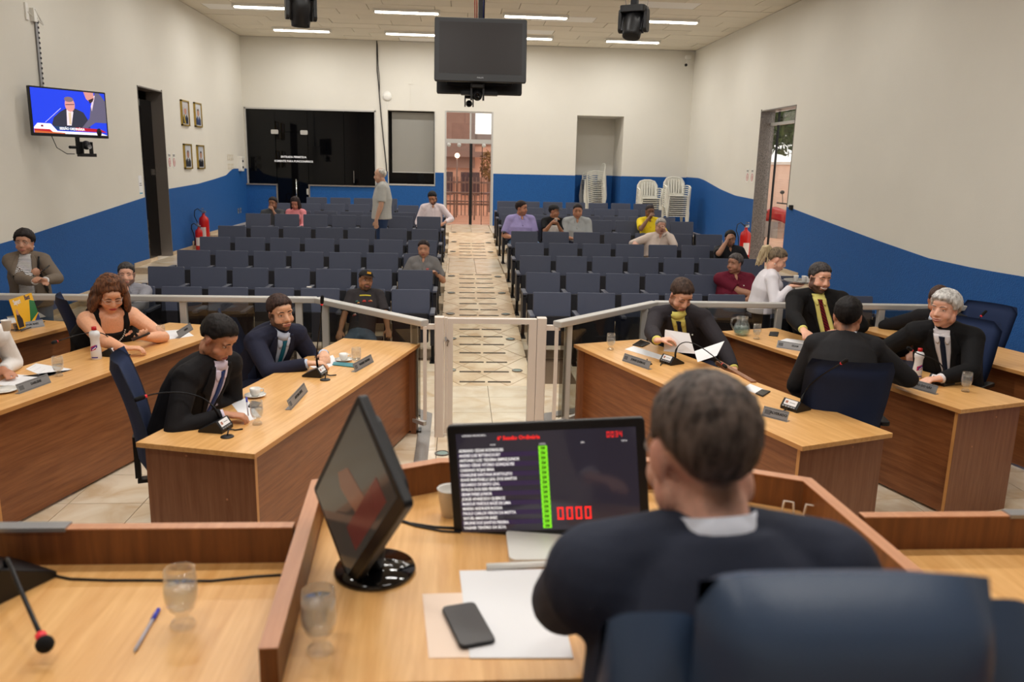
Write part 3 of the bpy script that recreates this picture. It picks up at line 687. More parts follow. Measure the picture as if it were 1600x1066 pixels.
# far wall fittings
t = wallthing('emergency_lamp', 'round white lamp high on the far wall above the roller blind', 'lamp', -1.70, 3.71, 'F')
MB().lathe([(.11, 0), (.11, .02), (.1, .035), (.06, .05), (0, .055)], 22, Matrix.Rotation(PI/2, 4, 'X')).make('body', M_['white'], t, smooth=True)
MB().box(-.006, .006, -.008, 0, -.32, -.1).make('conduit', M_['white'], t)
t = wallthing('hanging_cable', 'black cable running down the far wall beside the dark window', 'cable', 0, 0, 'F')
MB().tube([(-1.93, -.015, 4.95), (-1.93, -.02, 4.3), (-1.9, -.03, 4.0), (-1.86, -.02, 3.4), (-1.8, -.025, 2.7), (-1.74, -.02, 2.1), (-1.73, -.015, 1.9)], .012, 6).make('strand', M_['blk'], t, smooth=True)
MB().tube([(-1.92, -.02, 4.9), (-1.9, -.05, 4.4), (-1.87, -.06, 4.1), (-1.88, -.03, 3.8)], .008, 6).make('strand', M_['blk'], t, smooth=True)
t = wallthing('wall_conduit', 'thin white conduit with a small junction box on the far wall', 'conduit', -1.15, 0, 'F')
MB().box(-.008, .008, -.012, 0, 3.4, 4.05).make('pipe', M_['wall'], t); MB().box(-.05, .05, -.02, 0, 4.0, 4.12).make('junction_box', M_['wall'], t)
MB().box(.24, .252, -.01, 0, 3.7, 4.94).make('pipe', M_['wall'], t)
def dome_cam(t, z=0):
    pass
t = thing('security_camera', 'small black security camera in the far right ceiling corner', 'camera', (5.5, YB-.1, 4.78))
MB().box(-.06, .06, -.04, .1, -.02, .06).make('bracket', M_['white'], t); MB().tube([(-.04, -.02, -.02), (-.06, -.06, -.14)], .012, 6).make('arm', M_['white'], t)
MB().ell((-.07, -.08, -.17), (.035, .045, .035)).make('camera_head', M_['blk'], t, smooth=True)
# ================================================================== auditorium seats
SEATG = {'L': 'folding seats left of the aisle', 'R': 'folding seats right of the aisle'}
def make_seat(down=False):
    t = thing('auditorium_seat', 'x', 'seat')
    # backrest: slightly reclined padded slab, top edge at y=0 z=.78
    m = Matrix.Translation((0, -.055, .40)) @ Matrix.Rotation(R_(-8), 4, 'X')
    MB().rbox(-.2125, .2125, -.022, .022, 0, .385, .014, m, n=3, ax='y').make('backrest', M_['seat'], t, bevel=.006)
    MB().box(-.205, .205, .022, .03, .02, .36, m).make('back_shell', M_['seatdark'], t)
    if down:
        MB().rbox(-.2, .2, -.47, -.07, .20, .26, .02, None, n=3).make('seat_pan', M_['seatdark'], t, bevel=.006)
    else:
        m2 = Matrix.Translation((0, -.13, .20)) @ Matrix.Rotation(R_(-7), 4, 'X')
        MB().rbox(-.2, .2, -.03, .03, 0, .33, .02, m2, n=3, ax='y').make('seat_pan', M_['seatdark'], t, bevel=.006)
    return t
seat0 = make_seat(); seatd = make_seat(True)
def make_arm():
    t = thing('armrest_post', 'x', 'armrest')
    MB().rbox(-.028, .028, -.40, -.03, .555, .585, .012, n=3, ax='x').make('arm_pad', M_['pad'], t, bevel=.006)
    MB().rbox(-.022, .022, -.34, -.04, .2, .555, .04, n=3, ax='x').make('side_panel', M_['seatdark'], t)
    MB().box(-.018, .018, -.22, -.12, .01, .2).make('post', M_['blkm'], t)
    MB().box(-.03, .03, -.3, -.04, 0, .012).make('foot_plate', M_['blkm'], t)
    return t
arm0 = make_arm()
ROWS_L = [(8.96, range(-1, 7)), (9.95, range(0, 7)), (11.0, range(0, 7)), (11.98, range(0, 7)), (12.91, range(0, 7)), (14.6, range(0, 7)), (15.71, range(0, 7)), (16.84, range(0, 7)), (17.7, range(2, 6))]
ROWS_R = [(8.87, range(0, 8)), (9.88, range(0, 7)), (10.95, range(0, 7)), (11.87, range(0, 7)), (12.84, range(0, 7)), (14.5, range(0, 7)), (15.75, range(0, 7)), (16.87, range(0, 7)), (17.66, range(0, 7))]
ORD = ['first', 'second', 'third', 'fourth', 'fifth', 'sixth', 'seventh', 'eighth', 'ninth']
TAKEN = {('L', 0, 6), ('L', 0, 0+1-1+0) if False else ('L', 0, 6), ('L', 0, 1), ('L', 2, 0), ('L', 6, 6), ('L', 6, 5), ('L', 6, 0),
         ('R', 5, 0), ('R', 5, 1), ('R', 5, 2), ('R', 5, 5), ('R', 4, 4), ('R', 3, 6), ('R', 1, 5)}
SEATPOS = {}
first = {False: True, True: True}; firstarm = True
for side, rows in (('L', ROWS_L), ('R', ROWS_R)):
    for ri, (Y, ks) in enumerate(rows):
        z = zt(Y-.3) if not (ri == 0) else 0
        ks = [k for k in ks if k >= 0]
        for k in ks:
            x = (-.73-.5*k+.2125) if side == 'L' else (.85+.5*k+.2125)
            down = (side, ri, k) in TAKEN
            src = seatd if down else seat0
            lab = '%s seat from the aisle in the %s row from the front, %s block' % (ORD[k], ORD[ri], 'left' if side == 'L' else 'right')
            if ri >= 6 and not down:
                lab = '%s seat from the aisle in the %s row from the back, %s block' % (ORD[k], ORD[8-ri], 'left' if side == 'L' else 'right')
            if down: lab = 'occupied, folded-down '+lab
            lab = lab.replace(' from the front,', ' from front,').replace(' from the back,', ' from back,').replace(', folded-down', '')
            if first[down]: o = src; first[down] = False; o.location = (x, Y, z); o['label'] = lab; o['group'] = SEATG[side]
            else: o = dup(src, (x, Y, z), 0, lab, SEATG[side])
            SEATPOS[(side, ri, k)] = (x, Y, z)
        xs_ = sorted({round((-.73-.5*k+.2125)*1000) if side == 'L' else round((.85+.5*k+.2125)*1000) for k in ks})
        bx = sorted({x-250 for x in xs_} | {x+250 for x in xs_})
        for q, x in enumerate(bx):
            j = (len(bx)-1-q) if side == 'L' else q
            lab = 'dark armrest post, %s from the aisle in the %s row from the front, %s block' % ((ORD+['tenth'])[j], ORD[ri], 'left' if side == 'L' else 'right')
            if firstarm: o = arm0; firstarm = False; o.location = (x/1000, Y, z); o['label'] = lab; o['group'] = 'armrest posts between the seats'
            else: dup(arm0, (x/1000, Y, z), 0, lab, 'armrest posts between the seats')

# ================================================================== desks
def desk(name, loc, rz, L_, W_, sgn, lab, top_z=.75):
    # local +y runs away from the camera along the desk, the open front face at x=0, top spans sgn*x
    t = thing(name, lab, 'desk', (loc[0], loc[1], 0), rz, 'council desks')
    def bx(x0, x1, *a): return (min(sgn*x0, sgn*x1), max(sgn*x0, sgn*x1))+a
    MB().box(*bx(0, W_, 0, L_, top_z-.028, top_z)).make('desk_top', M_['beech'], t, bevel=.003)
    MB().box(*bx(-.0008, .002, .001, L_-.001, top_z-.027, top_z-.001)).make('edge_band', M_['beechedge'], t)
    MB().box(*bx(.02, W_-.03, .03, .055, 0, top_z-.028)).make('end_panel', M_['cherryv'], t)
    MB().box(*bx(.02, W_-.03, L_-.055, L_-.03, 0, top_z-.028)).make('end_panel', M_['cherryv'], t)
    MB().box(*bx(.10, W_-.03, L_/2-.012, L_/2+.012, 0, top_z-.028)).make('middle_panel', M_['cherryv'], t)
    MB().box(*bx(.075, .093, .055, L_-.055, 0.02, top_z-.028)).make('modesty_panel', M_['cherry'], t)
    MB().box(*bx(.019, .0215, .032, .054, 0, top_z-.028)).make('end_panel_edge', M_['beechedge'], t)
    for y in (.18, W_*.6): MB().lathe([(.006, 0), (.006, .002), (0, .002)], 8, Matrix.Translation((sgn*y, .03, .3+y)) @ Matrix.Rotation(PI/2, 4, 'X')).make('screw_cap', M_['cherryedge'], t)
    return t
desk('council_desk', (-.985, 3.80), R_(-15.3), 2.62, .655, -1, 'front left desk beside the gate, two men in dark suits seated behind')
desk('council_desk', (-2.585, 4.40), R_(-15.5), 2.61, .65, -1, 'second left desk, red-capped bottle and woman in black top behind')
desk('council_desk', (-3.91, 4.55), R_(-15.5), 2.58, .62, -1, 'rearmost left desk carrying the yellow sign, half out of frame')
desk('council_desk', (1.82, 3.90), R_(19.6), 2.59, .65, 1, 'front right desk beside the gate, man reading papers behind')
desk('council_desk', (3.11, 4.56), R_(17.6), 2.48, .60, 1, 'middle right desk with a water jug and a red-capped bottle')
desk('council_desk', (4.42, 4.66), R_(15.4), 2.58, .62, 1, 'rearmost right desk under the blue wall, partly out of frame')

# ================================================================== railing and gate
def bar(mb, a, b, w, h, z):   # rectangular bar from a to b (xy), top at z
    a = Vector((a[0], a[1], 0)); b = Vector((b[0], b[1], 0)); d = (b-a).normalized(); n = Vector((-d.y, d.x, 0))*w/2
    vs = []
    for zz in (z-h, z):
        for p in (a-n, b-n, b+n, a+n): vs.append((p.x, p.y, zz))
    mb.add(vs, [(3, 2, 1, 0), (4, 5, 6, 7), (0, 1, 5, 4), (1, 2, 6, 5), (2, 3, 7, 6), (3, 0, 4, 7)]); return mb
def quadpane(a, b, z0, z1, th, nm, mt, par):
    bar(MB(), a, b, th, z1-z0, z1).make(nm, mt, par)
ZRAIL = .965
def railing(label, pts, posts, sgn):
    t = thing('railing', label, 'railing', (0, 0, 0), 0, 'railings beside the gate')
    for a, b in zip(pts[:-1], pts[1:]): bar(MB(), a, b, .085, .05, ZRAIL).make('top_rail', M_['alu'], t, bevel=.008)
    for a, b in zip(pts[:-1], pts[1:]):
        bar(MB(), a, b, .03, .03, .13).make('bottom_rail', M_['alu'], t)
        A = Vector(a); B = Vector(b); L_ = (B-A).length; n = max(1, round(L_/1.15))
        for k in range(n):
            p = A+(B-A)*((k+.04)/n); q = A+(B-A)*((k+.96)/n)
            quadpane(p, q, .15, ZRAIL-.06, .008, 'glass_panel', M_['smoke'], t)
            if k == n-1 and L_ < 2.2 or k == 0 and L_ < 2.2:
                pass
    for p in posts:
        bar(MB(), (p[0]-.03, p[1]), (p[0]+.03, p[1]), .05, ZRAIL-.05, ZRAIL-.05).make('post', M_['alu'], t, bevel=.004)
        MB().box(p[0]-.055, p[0]+.055, p[1]-.05, p[1]+.05, .012, .022).make('base_plate', M_['blkm'], t)
    e = pts[-1]
    MB().box(e[0]-.014, e[0]+.014, e[1]-.014, e[1]+.014, .15, ZRAIL-.05).make('end_stile', M_['aluw'], t)
    return t
railing('aluminium railing with smoked glass left of the gate', [(XL, 7.22), (-1.26, 7.24), (-.25, 6.2)], [(-4.1, 7.22), (-2.43, 7.23), (-1.42, 7.24), (-1.17, 7.14), (-.34, 6.84-.5)], -1)
railing('aluminium railing with smoked glass right of the gate', [(XR-.64, 7.2), (1.83, 7.24), (.79, 6.2)], [(4.97, 7.2), (3.98, 7.2), (3.0, 7.21), (1.7, 7.1), (.9, 6.32)], 1)
t = thing('swing_gate', 'cream aluminium gate with a clear glass pane at the aisle mouth', 'gate', (.27, 6.24, 0))
ax = -.35
MB().rbox(-.445, -.37, -.045, .045, 0, .985, .012).make('post', M_['aluw'], t); MB().rbox(.365, .44, -.045, .045, 0, .985, .012).make('post', M_['aluw'], t)
MB().box(-.366, -.345, -.025, .025, .03, .98).make('leaf_stile', M_['aluw'], t); MB().box(-.343, -.30, -.03, .03, .03, .975).make('leaf_stile', M_['aluw'], t)
MB().box(.30, .362, -.03, .03, .03, .975).make('leaf_stile', M_['aluw'], t)
MB().box(-.30, .30, -.03, .03, .935, .975).make('leaf_top_rail', M_['aluw'], t); MB().box(-.30, .30, -.03, .03, .05, .1).make('leaf_bottom_rail', M_['aluw'], t)
MB().box(-.30, .30, -.004, .004, .1, .935).make('glass_pane', M_['glass'], t)
MB().tube([(-.34, -.04, .80), (-.34, -.06, .80)], .012, 8).tube([(-.34, -.06, .8), (-.345, -.06, .76)], .007, 6).make('latch', M_['chrome'], t)
MB().tube([(-.36, -.04, .83), (-.355, -.05, .80)], .008, 6).make('padlock', M_['steel'], t)
MB().box(-.555, -.445, -.02, .02, .885, .925).make('link_bar', M_['aluw'], t); MB().box(.44, .55, -.02, .02, .885, .925).make('link_bar', M_['aluw'], t)

# ================================================================== podium
ZP = 1.18; ZR = 1.275; PF = .43
struct(MB().box(XL, XR, YN, 1.9, 0, PF).prism([(-.42, 1.85), (1.1, 1.85), (1.06, 2.15), (.3, 2.33), (-.4, 2.15)], 0, PF), 'floor_podium', M_['cherry'])
t = thing('podium_desk', 'central podium desk with raised wooden edge under the scoreboard monitor', 'desk', (0, 0, PF))
poly = [(-.36, 1.39), (1.02, 1.39), (1.05, 2.17), (.93, 2.225), (.32, 2.335), (-.06, 2.33), (-.28, 2.25), (-.375, 2.17)]
c_in = [(-.345, 1.385), (-.39, 2.165), (-.05, 2.33), (.32, 2.345), (.70, 2.33), (1.035, 2.165), (1.06, 1.385)]
MB().prism([(-.33, 1.385), (-.372, 2.165), (-.05, 2.315), (.32, 2.33), (.70, 2.315), (1.02, 2.165), (1.045, 1.385)], ZP-PF-.028, ZP-PF).make('desk_top', M_['beech'], t)
def ridge(a, b, z0, z1, th, par, nm='edge_panel', m=None):
    a = Vector((a[0], a[1], 0)); b = Vector((b[0], b[1], 0)); d = (b-a).normalized(); a2 = a-d*th*.28; b2 = b+d*th*.28
    bar(MB(), a2, b2, th, z1-z0-.003, z1-.003-PF).make(nm, m or M_['podpanel'], par)
    bar(MB(), a2, b2, th+.001, .003, z1-PF).make(nm+'_cap', M_['cherryedge'], par)
def strip(pts, w, z0, z1):
    P = [Vector(p) for p in pts]; L1 = []; L2 = []
    for i, p in enumerate(P):
        d1 = (P[i]-P[i-1]).normalized() if i else None; d2 = (P[i+1]-P[i]).normalized() if i < len(P)-1 else None
        d1 = d1 or d2; d2 = d2 or d1; t = (d1+d2).normalized(); n = Vector((-t.y, t.x)); k = w/2/max(.3, n.dot(Vector((-d1.y, d1.x))))
        L1.append(tuple(p+n*k)); L2.append(tuple(p-n*k))
    return MB().prism(L1+L2[::-1], z0, z1)
for i in range(len(c_in)-1):
    pass
allp = [(-.345, 1.36)]+c_in[1:-1]+[(1.06, 1.3)]
strip(allp[1:-1], .03, 0, ZR-PF-.003).make('edge_panel', M_['podpanel'], t)
strip([allp[0], (-.3899, 2.15)], .034, .5, ZR-PF-.003).make('side_partition', M_['podpanel'], t)
strip([(1.036, 2.15), allp[-1]], .034, .5, ZR-PF-.003).make('side_partition', M_['podpanel'], t)
strip(allp, .036, ZR-PF-.003, ZR-PF).make('edge_cap', M_['cherryedge'], t)
for nm, x0, x1, lab in (('l', -3.3, -.41, 'left wing of the podium desk with a glass and a pen'), ('r', 1.085, 3.9, 'right wing of the podium desk behind the leather chair')):
    t = thing('podium_wing_desk', lab, 'desk', (0, 0, PF))
    yb = 1.87 if nm == 'l' else 1.905
    MB().prism([(x0, 1.05), (-.335, 1.05), (-.378, yb), (x0, yb)] if nm == 'l' else [(1.052, 1.05), (x1, 1.05), (x1, yb), (1.04, yb)], ZP-PF-.028, ZP-PF).make('desk_top', M_['beech'], t)
    ridge((x0, yb+.015), (x1, yb+.015), 0, ZR, .03, t)
    MB().box(x0, x0+.03, 1.1, yb, 0, ZP-PF-.03).make('end_panel', M_['cherryv'], t)
    if nm == 'l': MB().box(-2.6, onz(112, 818, ZR).x, yb-.004, yb+.034, ZR-PF-.006, ZR-PF+.004).make('metal_cap', M_['silver'], t)
    else: MB().box(onz(1568, 800, ZR).x, 3.5, yb-.004, yb+.034, ZR-PF-.006, ZR-PF+.004).make('metal_cap', M_['silver'], t)

# ================================================================== office chairs
def office_chair(loc, rz, label, tilt=12, zs=.46, base=0, bh=.60):
    t = thing('office_chair', label, 'chair', (loc[0], loc[1], base), rz, 'navy office chairs')   # faces local +y
    # curved padded back
    n, mrows = 8, 10; vs = []; fs = []
    for side in (0, 1):
        for i in range(mrows+1):
            v = i/mrows; z = zs+.02+v*bh; w = (.20+.055*math.sin(min(1, v*1.5)*PI/2))*(1 if v < .9 else 1-.10*((v-.9)/.1)**2)
            yb = -.235-math.tan(R_(tilt))*v*.62 + .03*math.sin(v*PI)
            for j in range(n+1):
                u = j/n*2-1; edge = (1-abs(u)**6)*(1-(abs(v*2-1))**14)
                y = yb+.055*u*u + (.028*edge if side == 0 else -.03*edge)
                vs.append((u*w, y, z))
    N_ = (n+1)*(mrows+1)
    for i in range(mrows):
        for j in range(n):
            a = i*(n+1)+j; fs.append((a, a+1, a+n+2, a+n+1)); fs.append((N_+a, N_+a+n+1, N_+a+n+2, N_+a+1))
    def st(a, b): fs.append((a, b, N_+b, N_+a))
    for j in range(n): st(j+1, j); st(mrows*(n+1)+j, mrows*(n+1)+j+1)
    for i in range(mrows): st(i*(n+1), (i+1)*(n+1)); st((i+1)*(n+1)+n, i*(n+1)+n)
    MB().add(vs, fs).make('backrest', M_['navy'], t, smooth=True)
    MB().rbox(-.235, .235, -.22, .25, zs-.05, zs+.03, .05, n=4).make('seat', M_['navy'], t, bevel=.02)
    MB().box(-.03, .03, -.29, -.26, zs-.04, zs+.2).box(-.03, .03, -.28, 0, zs-.07, zs-.05).make('back_bracket', M_['blk'], t)
    MB().tube([(0, 0, .1), (0, 0, zs-.05)], .028, 10).make('gas_column', M_['blkm'], t)
    for k in range(5):
        a = k*2*PI/5+.3
        MB().tube([(0, 0, .12), (.28*math.cos(a), .28*math.sin(a), .07)], [.025, .014], 8).make('base_arm', M_['blk'], t)
        MB().lathe([(.026, -.02), (.026, .02)], 12, Matrix.Translation((.28*math.cos(a), .28*math.sin(a), .027)) @ Matrix.Rotation(PI/2, 4, 'X')).make('castor', M_['blk'], t)
    for s in (-1, 1):
        MB().tube([(s*.24, .0, zs-.03), (s*.29, 0, zs+.05), (s*.29, 0, zs+.17)], .014, 8).make('arm_support', M_['blk'], t)
        MB().rbox(s*.29-.03, s*.29+.03, -.13, .14, zs+.17, zs+.2, .02).make('armrest', M_['blk'], t, bevel=.006)
    return t
# ================================================================== white plastic chairs
def plastic_chair():
    t = thing('plastic_chair', 'x', 'chair')   # faces local -y, back at +y
    m = MB()
    A = [(-.21, .20, .42), (-.23, .23, .56), (-.225, .26, .70), (-.17, .28, .79), (-.07, .29, .82), (.07, .29, .82), (.17, .28, .79), (.225, .26, .70), (.23, .23, .56), (.21, .20, .42)]
    m.tube(A, [(.03, .014)]*10, 6, up=(0, 1, .2))
    for k in range(5):
        x = -.12+.06*k; m.tube([(x*.9, .205, .44), (x, .245, .60), (x*1.1, .285, .80)], [(.016, .006)]*3, 5, up=(0, 1, 0))
    m.box(-.2, .2, .19, .225, .42, .47)
    m.make('backrest', M_['whitep'], t)
    MB().rbox(-.22, .22, -.24, .21, .405, .425, .05).make('seat', M_['whitep'], t)
    for s in (-1, 1):
        MB().tube([(s*.235, -.2, .42), (s*.27, -.2, .60), (s*.275, -.05, .645), (s*.26, .12, .65), (s*.23, .235, .62)], [(.014, .02), (.014, .02), (.01, .028), (.01, .028), (.01, .02)], 6, up=(s, 0, 0)).make('armrest', M_['whitep'], t)
        for y in (-.21, .2):
            MB().tube([(s*.205, y, .42), (s*.255, y*1.2, 0)], [(.03, .012), (.022, .012)], 5, up=(s, .3, 0)).make('leg', M_['whitep'], t)
    return t
pc = plastic_chair(); fst = True
for nm, x, y, z, rz, n, dz, lab in (('a', 3.47, 20.68, .69, R_(-86), 17, .046, 'in the stack inside the wall niche'), ('b', 4.545, 19.2, .69, 0, 9, .046, 'in the shorter stack by the far right corner'), ('c', 5.03, 18.6, .69, 0, 11, .046, 'in the taller stack by the right wall')):
    for k in range(n):
        words = ['bottom', 'second', 'third', 'fourth', 'fifth', 'sixth', 'seventh', 'eighth', 'ninth', 'tenth', 'eleventh', 'twelfth', 'thirteenth', 'fourteenth', 'fifteenth', 'sixteenth', 'seventeenth']
        lab_ = 'white plastic chair %s, %s' % (lab, 'topmost' if k == n-1 else words[k]+(' from the bottom' if k else ''))
        p = (x-.004*k if nm == 'a' else x, y-(.004*k if nm != 'a' else 0), z+dz*k)
        if fst: o = pc; fst = False; o.location = p; o.rotation_euler = (0, 0, rz); o['label'] = lab_; o['group'] = 'stacked white plastic chairs'
        else: dup(pc, p, rz, lab_, 'stacked white plastic chairs')
# ================================================================== things on the desks
ZT = .75
def rzfrom(a, b): return math.atan2(b.y-a.y, b.x-a.x)
def glass(px, py, z, lab, s=1.0, fill=.62):
    p = onz(px, py, z)
    t = thing('water_glass', lab, 'glass', (p.x, p.y, z), 0, 'glasses of water')
    k = s*.133/.133
    out = [(.026, 0), (.027, .005), (.022, .014), (.013, .022), (.014, .030), (.027, .045), (.0335, .064), (.035, .085), (.0335, .108), (.031, .133)]
    inn = [(.0295, .133), (.032, .108), (.0335, .085), (.032, .066), (.025, .047), (.008, .036), (0, .035)]
    MB().lathe([(r*k, h*k) for r, h in [(0.0, 0)]+out+inn], 28).make('bowl', M_['vase'], t, smooth=True)
    h = .040+fill*.085
    pr = [(r, z_) for r, z_ in [(0, .0365), (.006, .0375), (.0236, .048), (.0320, .066), (.034, .085), (.0322, .105)] if z_ < h]
    MB().lathe([(r*k, z_*k) for r, z_ in pr+[(pr[-1][0], h), (0, h)]], 28).make('water', M_['water'], t, smooth=True)
    return t
glass(402, 663, ZT, 'water glass beside the writing hand on the front left desk')
glass(557, 572, ZT, 'near-empty glass beside the coffee cup at the far end of the front left desk', fill=.15)
glass(92, 588, ZT, 'glass on the open papers at the near end of the second left desk', fill=.45)
glass(252, 534, ZT, 'glass on white paper at the far end of the second left desk', fill=.5)
glass(954, 547, ZT, 'water glass at the far corner of the front right desk')
glass(1182, 530, ZT, 'water glass beside the water jug on the middle right desk', fill=.4)
glass(1508, 612, ZT, 'full water glass at the near end of the middle right desk', fill=.8)
glass(286, 978, ZP, 'water glass behind the blue pen on the left podium wing')
glass(500, 1018, ZP, 'full water glass in front of the tilted side monitor', s=1.04, fill=.85)
# jug
p = onz(1158, 524, ZT)
t = thing('water_jug', 'round glass water jug with handle at the far end of the middle right desk', 'jug', (p.x, p.y, ZT))
MB().lathe([(0, 0), (.05, 0), (.068, .03), (.072, .06), (.06, .1), (.045, .13), (.05, .165), (.0475, .165), (.043, .13), (.057, .1), (.069, .06), (.064, .032), (.047, .004), (0, .004)], 26).make('body', M_['vase'], t, smooth=True)
MB().lathe([(0, .005), (.046, .006), (.0625, .032), (.067, .06), (.062, .08), (0, .08)], 26).make('water', clearmat('greenish_water', (205, 228, 220), .2, (190, 215, 208)), t, smooth=True)
MB().tube([(-.046, 0, .15), (-.09, 0, .15), (-.1, 0, .1), (-.068, 0, .05)], .008, 8).make('handle', M_['vase'], t, smooth=True)
# coffee cups
def coffee(px, py, lab, rz=0.5):
    p = onz(px, py, ZT)
    t = thing('coffee_cup', lab, 'cup', (p.x, p.y, ZT), rz, 'white coffee cups')
    MB().lathe([(0, 0), (.03, 0), (.062, .012), (.064, .015), (.03, .006), (0, .005)], 26).make('saucer', M_['cup'], t, smooth=True)
    MB().lathe([(0, .007), (.02, .007), (.028, .02), (.033, .055), (.0305, .055), (.026, .022), (0, .012)], 24).make('cup', M_['cup'], t, smooth=True)
    MB().tube([(.03, 0, .046), (.05, 0, .044), (.05, 0, .026), (.028, 0, .022)], .004, 6).make('handle', M_['cup'], t, smooth=True)
    MB().lathe([(0, .036), (.0285, .036)], 20).make('coffee', mat('coffee', (52, 28, 16), .2), t)
coffee(399, 620, 'white espresso cup on saucer before the writing man on the front left desk')
coffee(537, 564, 'white espresso cup on saucer at the far end of the front left desk')
p = onz(12, 612, ZT)
t = thing('saucer', 'white saucer at the near end of the second left desk, at the picture edge', 'saucer', (p.x-.03, p.y, ZT)); MB().lathe([(0, 0), (.04, 0), (.085, .012), (.087, .015), (.04, .005), (0, .004)], 26).make('dish', M_['cup'], t, smooth=True)
# conference microphones
def conf_mic(px, py, yaw, headpx, lab, z=ZT, neck=None, mid=None, scale=1.0, headp=None):
    p = onz(px, py, z)
    t = thing('conference_microphone', lab, 'microphone', (p.x, p.y, z), 0, 'gooseneck conference microphones')
    Rm = Matrix.Rotation(yaw, 4, 'Z')   # local +y = towards the speaker (sloping down side), screen faces local -y
    w, h = .062*scale, .062*scale
    m = Matrix(((0, 0, 1, 0), (1, 0, 0, 0), (0, 1, 0, 0), (0, 0, 0, 1)))
    prof = [(-.05, 0), (.085, 0), (.085, .012), (-.02, .066), (-.05, .020)]
    MB().prism([(a*scale, b*scale) for a, b in prof], -w, w, Rm @ m).make('base', M_['blk'], t, bevel=.003)
    n = Vector((0, -.8, .52)).normalized(); c = Vector((0, -.0345*scale, .0435*scale))
    u = Vector((1, 0, 0)); v = n.cross(u)*-1
    v = Vector((0, .03, .046)).normalized()
    def panel(nm, x0, x1, v0, v1, mt, e):
        q = [c+u*x*scale+v*y*scale+n*(e+.0005)*scale for x, y in ((x0, v0), (x1, v0), (x1, v1), (x0, v1))]
        q2 = [a-n*.004 for a in q]
        MB().add(q+q2, [(0, 1, 2, 3), (7, 6, 5, 4), (0, 4, 5, 1), (1, 5, 6, 2), (2, 6, 7, 3), (3, 7, 4, 0)], Rm).make(nm, mt, t)
    panel('name_card', -.045, .045, -.014, .022, M_['paper'], .001)
    panel('card_print', -.036, -.018, -.004, .012, mat('card_print', (176, 120, 100), .8), .0015)
    panel('card_lines', -.008, .034, .002, .006, M_['silver'], .0015)
    for x in (-.04, -.02, .0, .02, .038): panel('button', x-.007, x+.007, -.028, -.019, M_['silver'], .002)
    b0 = Rm @ Vector((.038*scale if headpx is None or True else 0, .012, .05*scale)) if neck is None else Rm @ Vector(neck)
    hp = headp if headp is not None else None
    hd = hp-Vector((p.x, p.y, z))
    if mid is None: mid = [b0+Vector((0, 0, .12))]
    pts = [b0]+[Vector(q) for q in mid]+[hd]
    # smooth the neck with a Bezier through control points
    def bez(P, n=14):
        out = []
        for i in range(n+1):
            tt = i/n; Q = [Vector(q) for q in P]
            while len(Q) > 1: Q = [Q[k].lerp(Q[k+1], tt) for k in range(len(Q)-1)]
            out.append(Q[0])
        return out
    B = bez(pts)
    MB().tube(B, [.0075*scale]*3+[.0038*scale]*(len(B)-3), 8).make('gooseneck', M_['blkm'], t, smooth=True)
    d = (B[-1]-B[-2]).normalized()
    MB().tube([hd-d*.012, hd+d*.004], .0085*scale, 10).make('red_ring', mat('red_ring', (206, 40, 50), .4, emit=.4), t, smooth=True)
    (MB().ell(hd+d*.018, (.0175,)*3) if scale > 1 else MB().tube([hd+d*.006, hd+d*.045], .012*scale, 10, dome=True)).make('foam_head', mat('black_foam', (12, 12, 13), .95), t, smooth=True)
    MB().tube([Rm @ Vector((0, -.05, .012)), Rm @ Vector((.0, -.09, .006)), Rm @ Vector((.03, -.12, .004))], .004, 6).make('cable', M_['blk'], t, smooth=True)
    return t
YL, YR = R_(-15.4), R_(19)
def HH(px, py, y): return ony(px, py, y)
# the unit faces the aisle: rotate so that local -y looks along the desk normal
conf_mic(342, 672, R_(78), None, 'microphone at the near end of the front left desk, neck reaching left', headp=HH(226, 620, 4.15), mid=[(-.04, .05, .17), (-.13, .05, .22), (-.33, .03, .20)])
conf_mic(496, 587, R_(78), None, 'microphone in front of the man in navy suit, neck upright', headp=HH(503, 474, 5.25), mid=[(-.02, .02, .16), (.03, 0, .3)])
conf_mic(176, 555, R_(78), None, 'microphone beside the red-capped bottle on the second left desk, neck to the left', headp=HH(88, 534, 5.55), mid=[(-.03, .05, .16), (-.1, .05, .2), (-.25, .03, .14)])
conf_mic(1047, 568, R_(-62), None, 'microphone before the reading man on the front right desk, neck bent right', headp=HH(1130, 570, 5.25), mid=[(.03, .03, .15), (.1, .0, .24), (.22, -.1, .14)])
conf_mic(1240, 640, R_(-62), None, 'microphone near the end of the front right desk, neck raised to the right', headp=HH(1316, 567, 4.3), mid=[(.06, .02, .14), (.12, .0, .2)])
conf_mic(1468, 600, R_(-62), None, 'microphone beside the full glass on the middle right desk, neck bent left', headp=HH(1424, 547, 5.1), mid=[(.02, .03, .13), (-.0, .03, .19), (-.12, .03, .17)])
conf_mic(1500, 540, R_(-62), None, 'microphone on the rear right desk behind the white-haired man', headp=HH(1534, 493, 6.4), mid=[(-.0, .0, .1), (.1, .0, .2)], z=ZT)
conf_mic(-12, 922, R_(-28), None, 'large microphone at the left edge of the podium wing, neck drooping right', z=ZP, headp=onz(66, 998, ZP+.045), mid=[(.05, -.02, .12), (.09, -.08, .1)], scale=1.25)
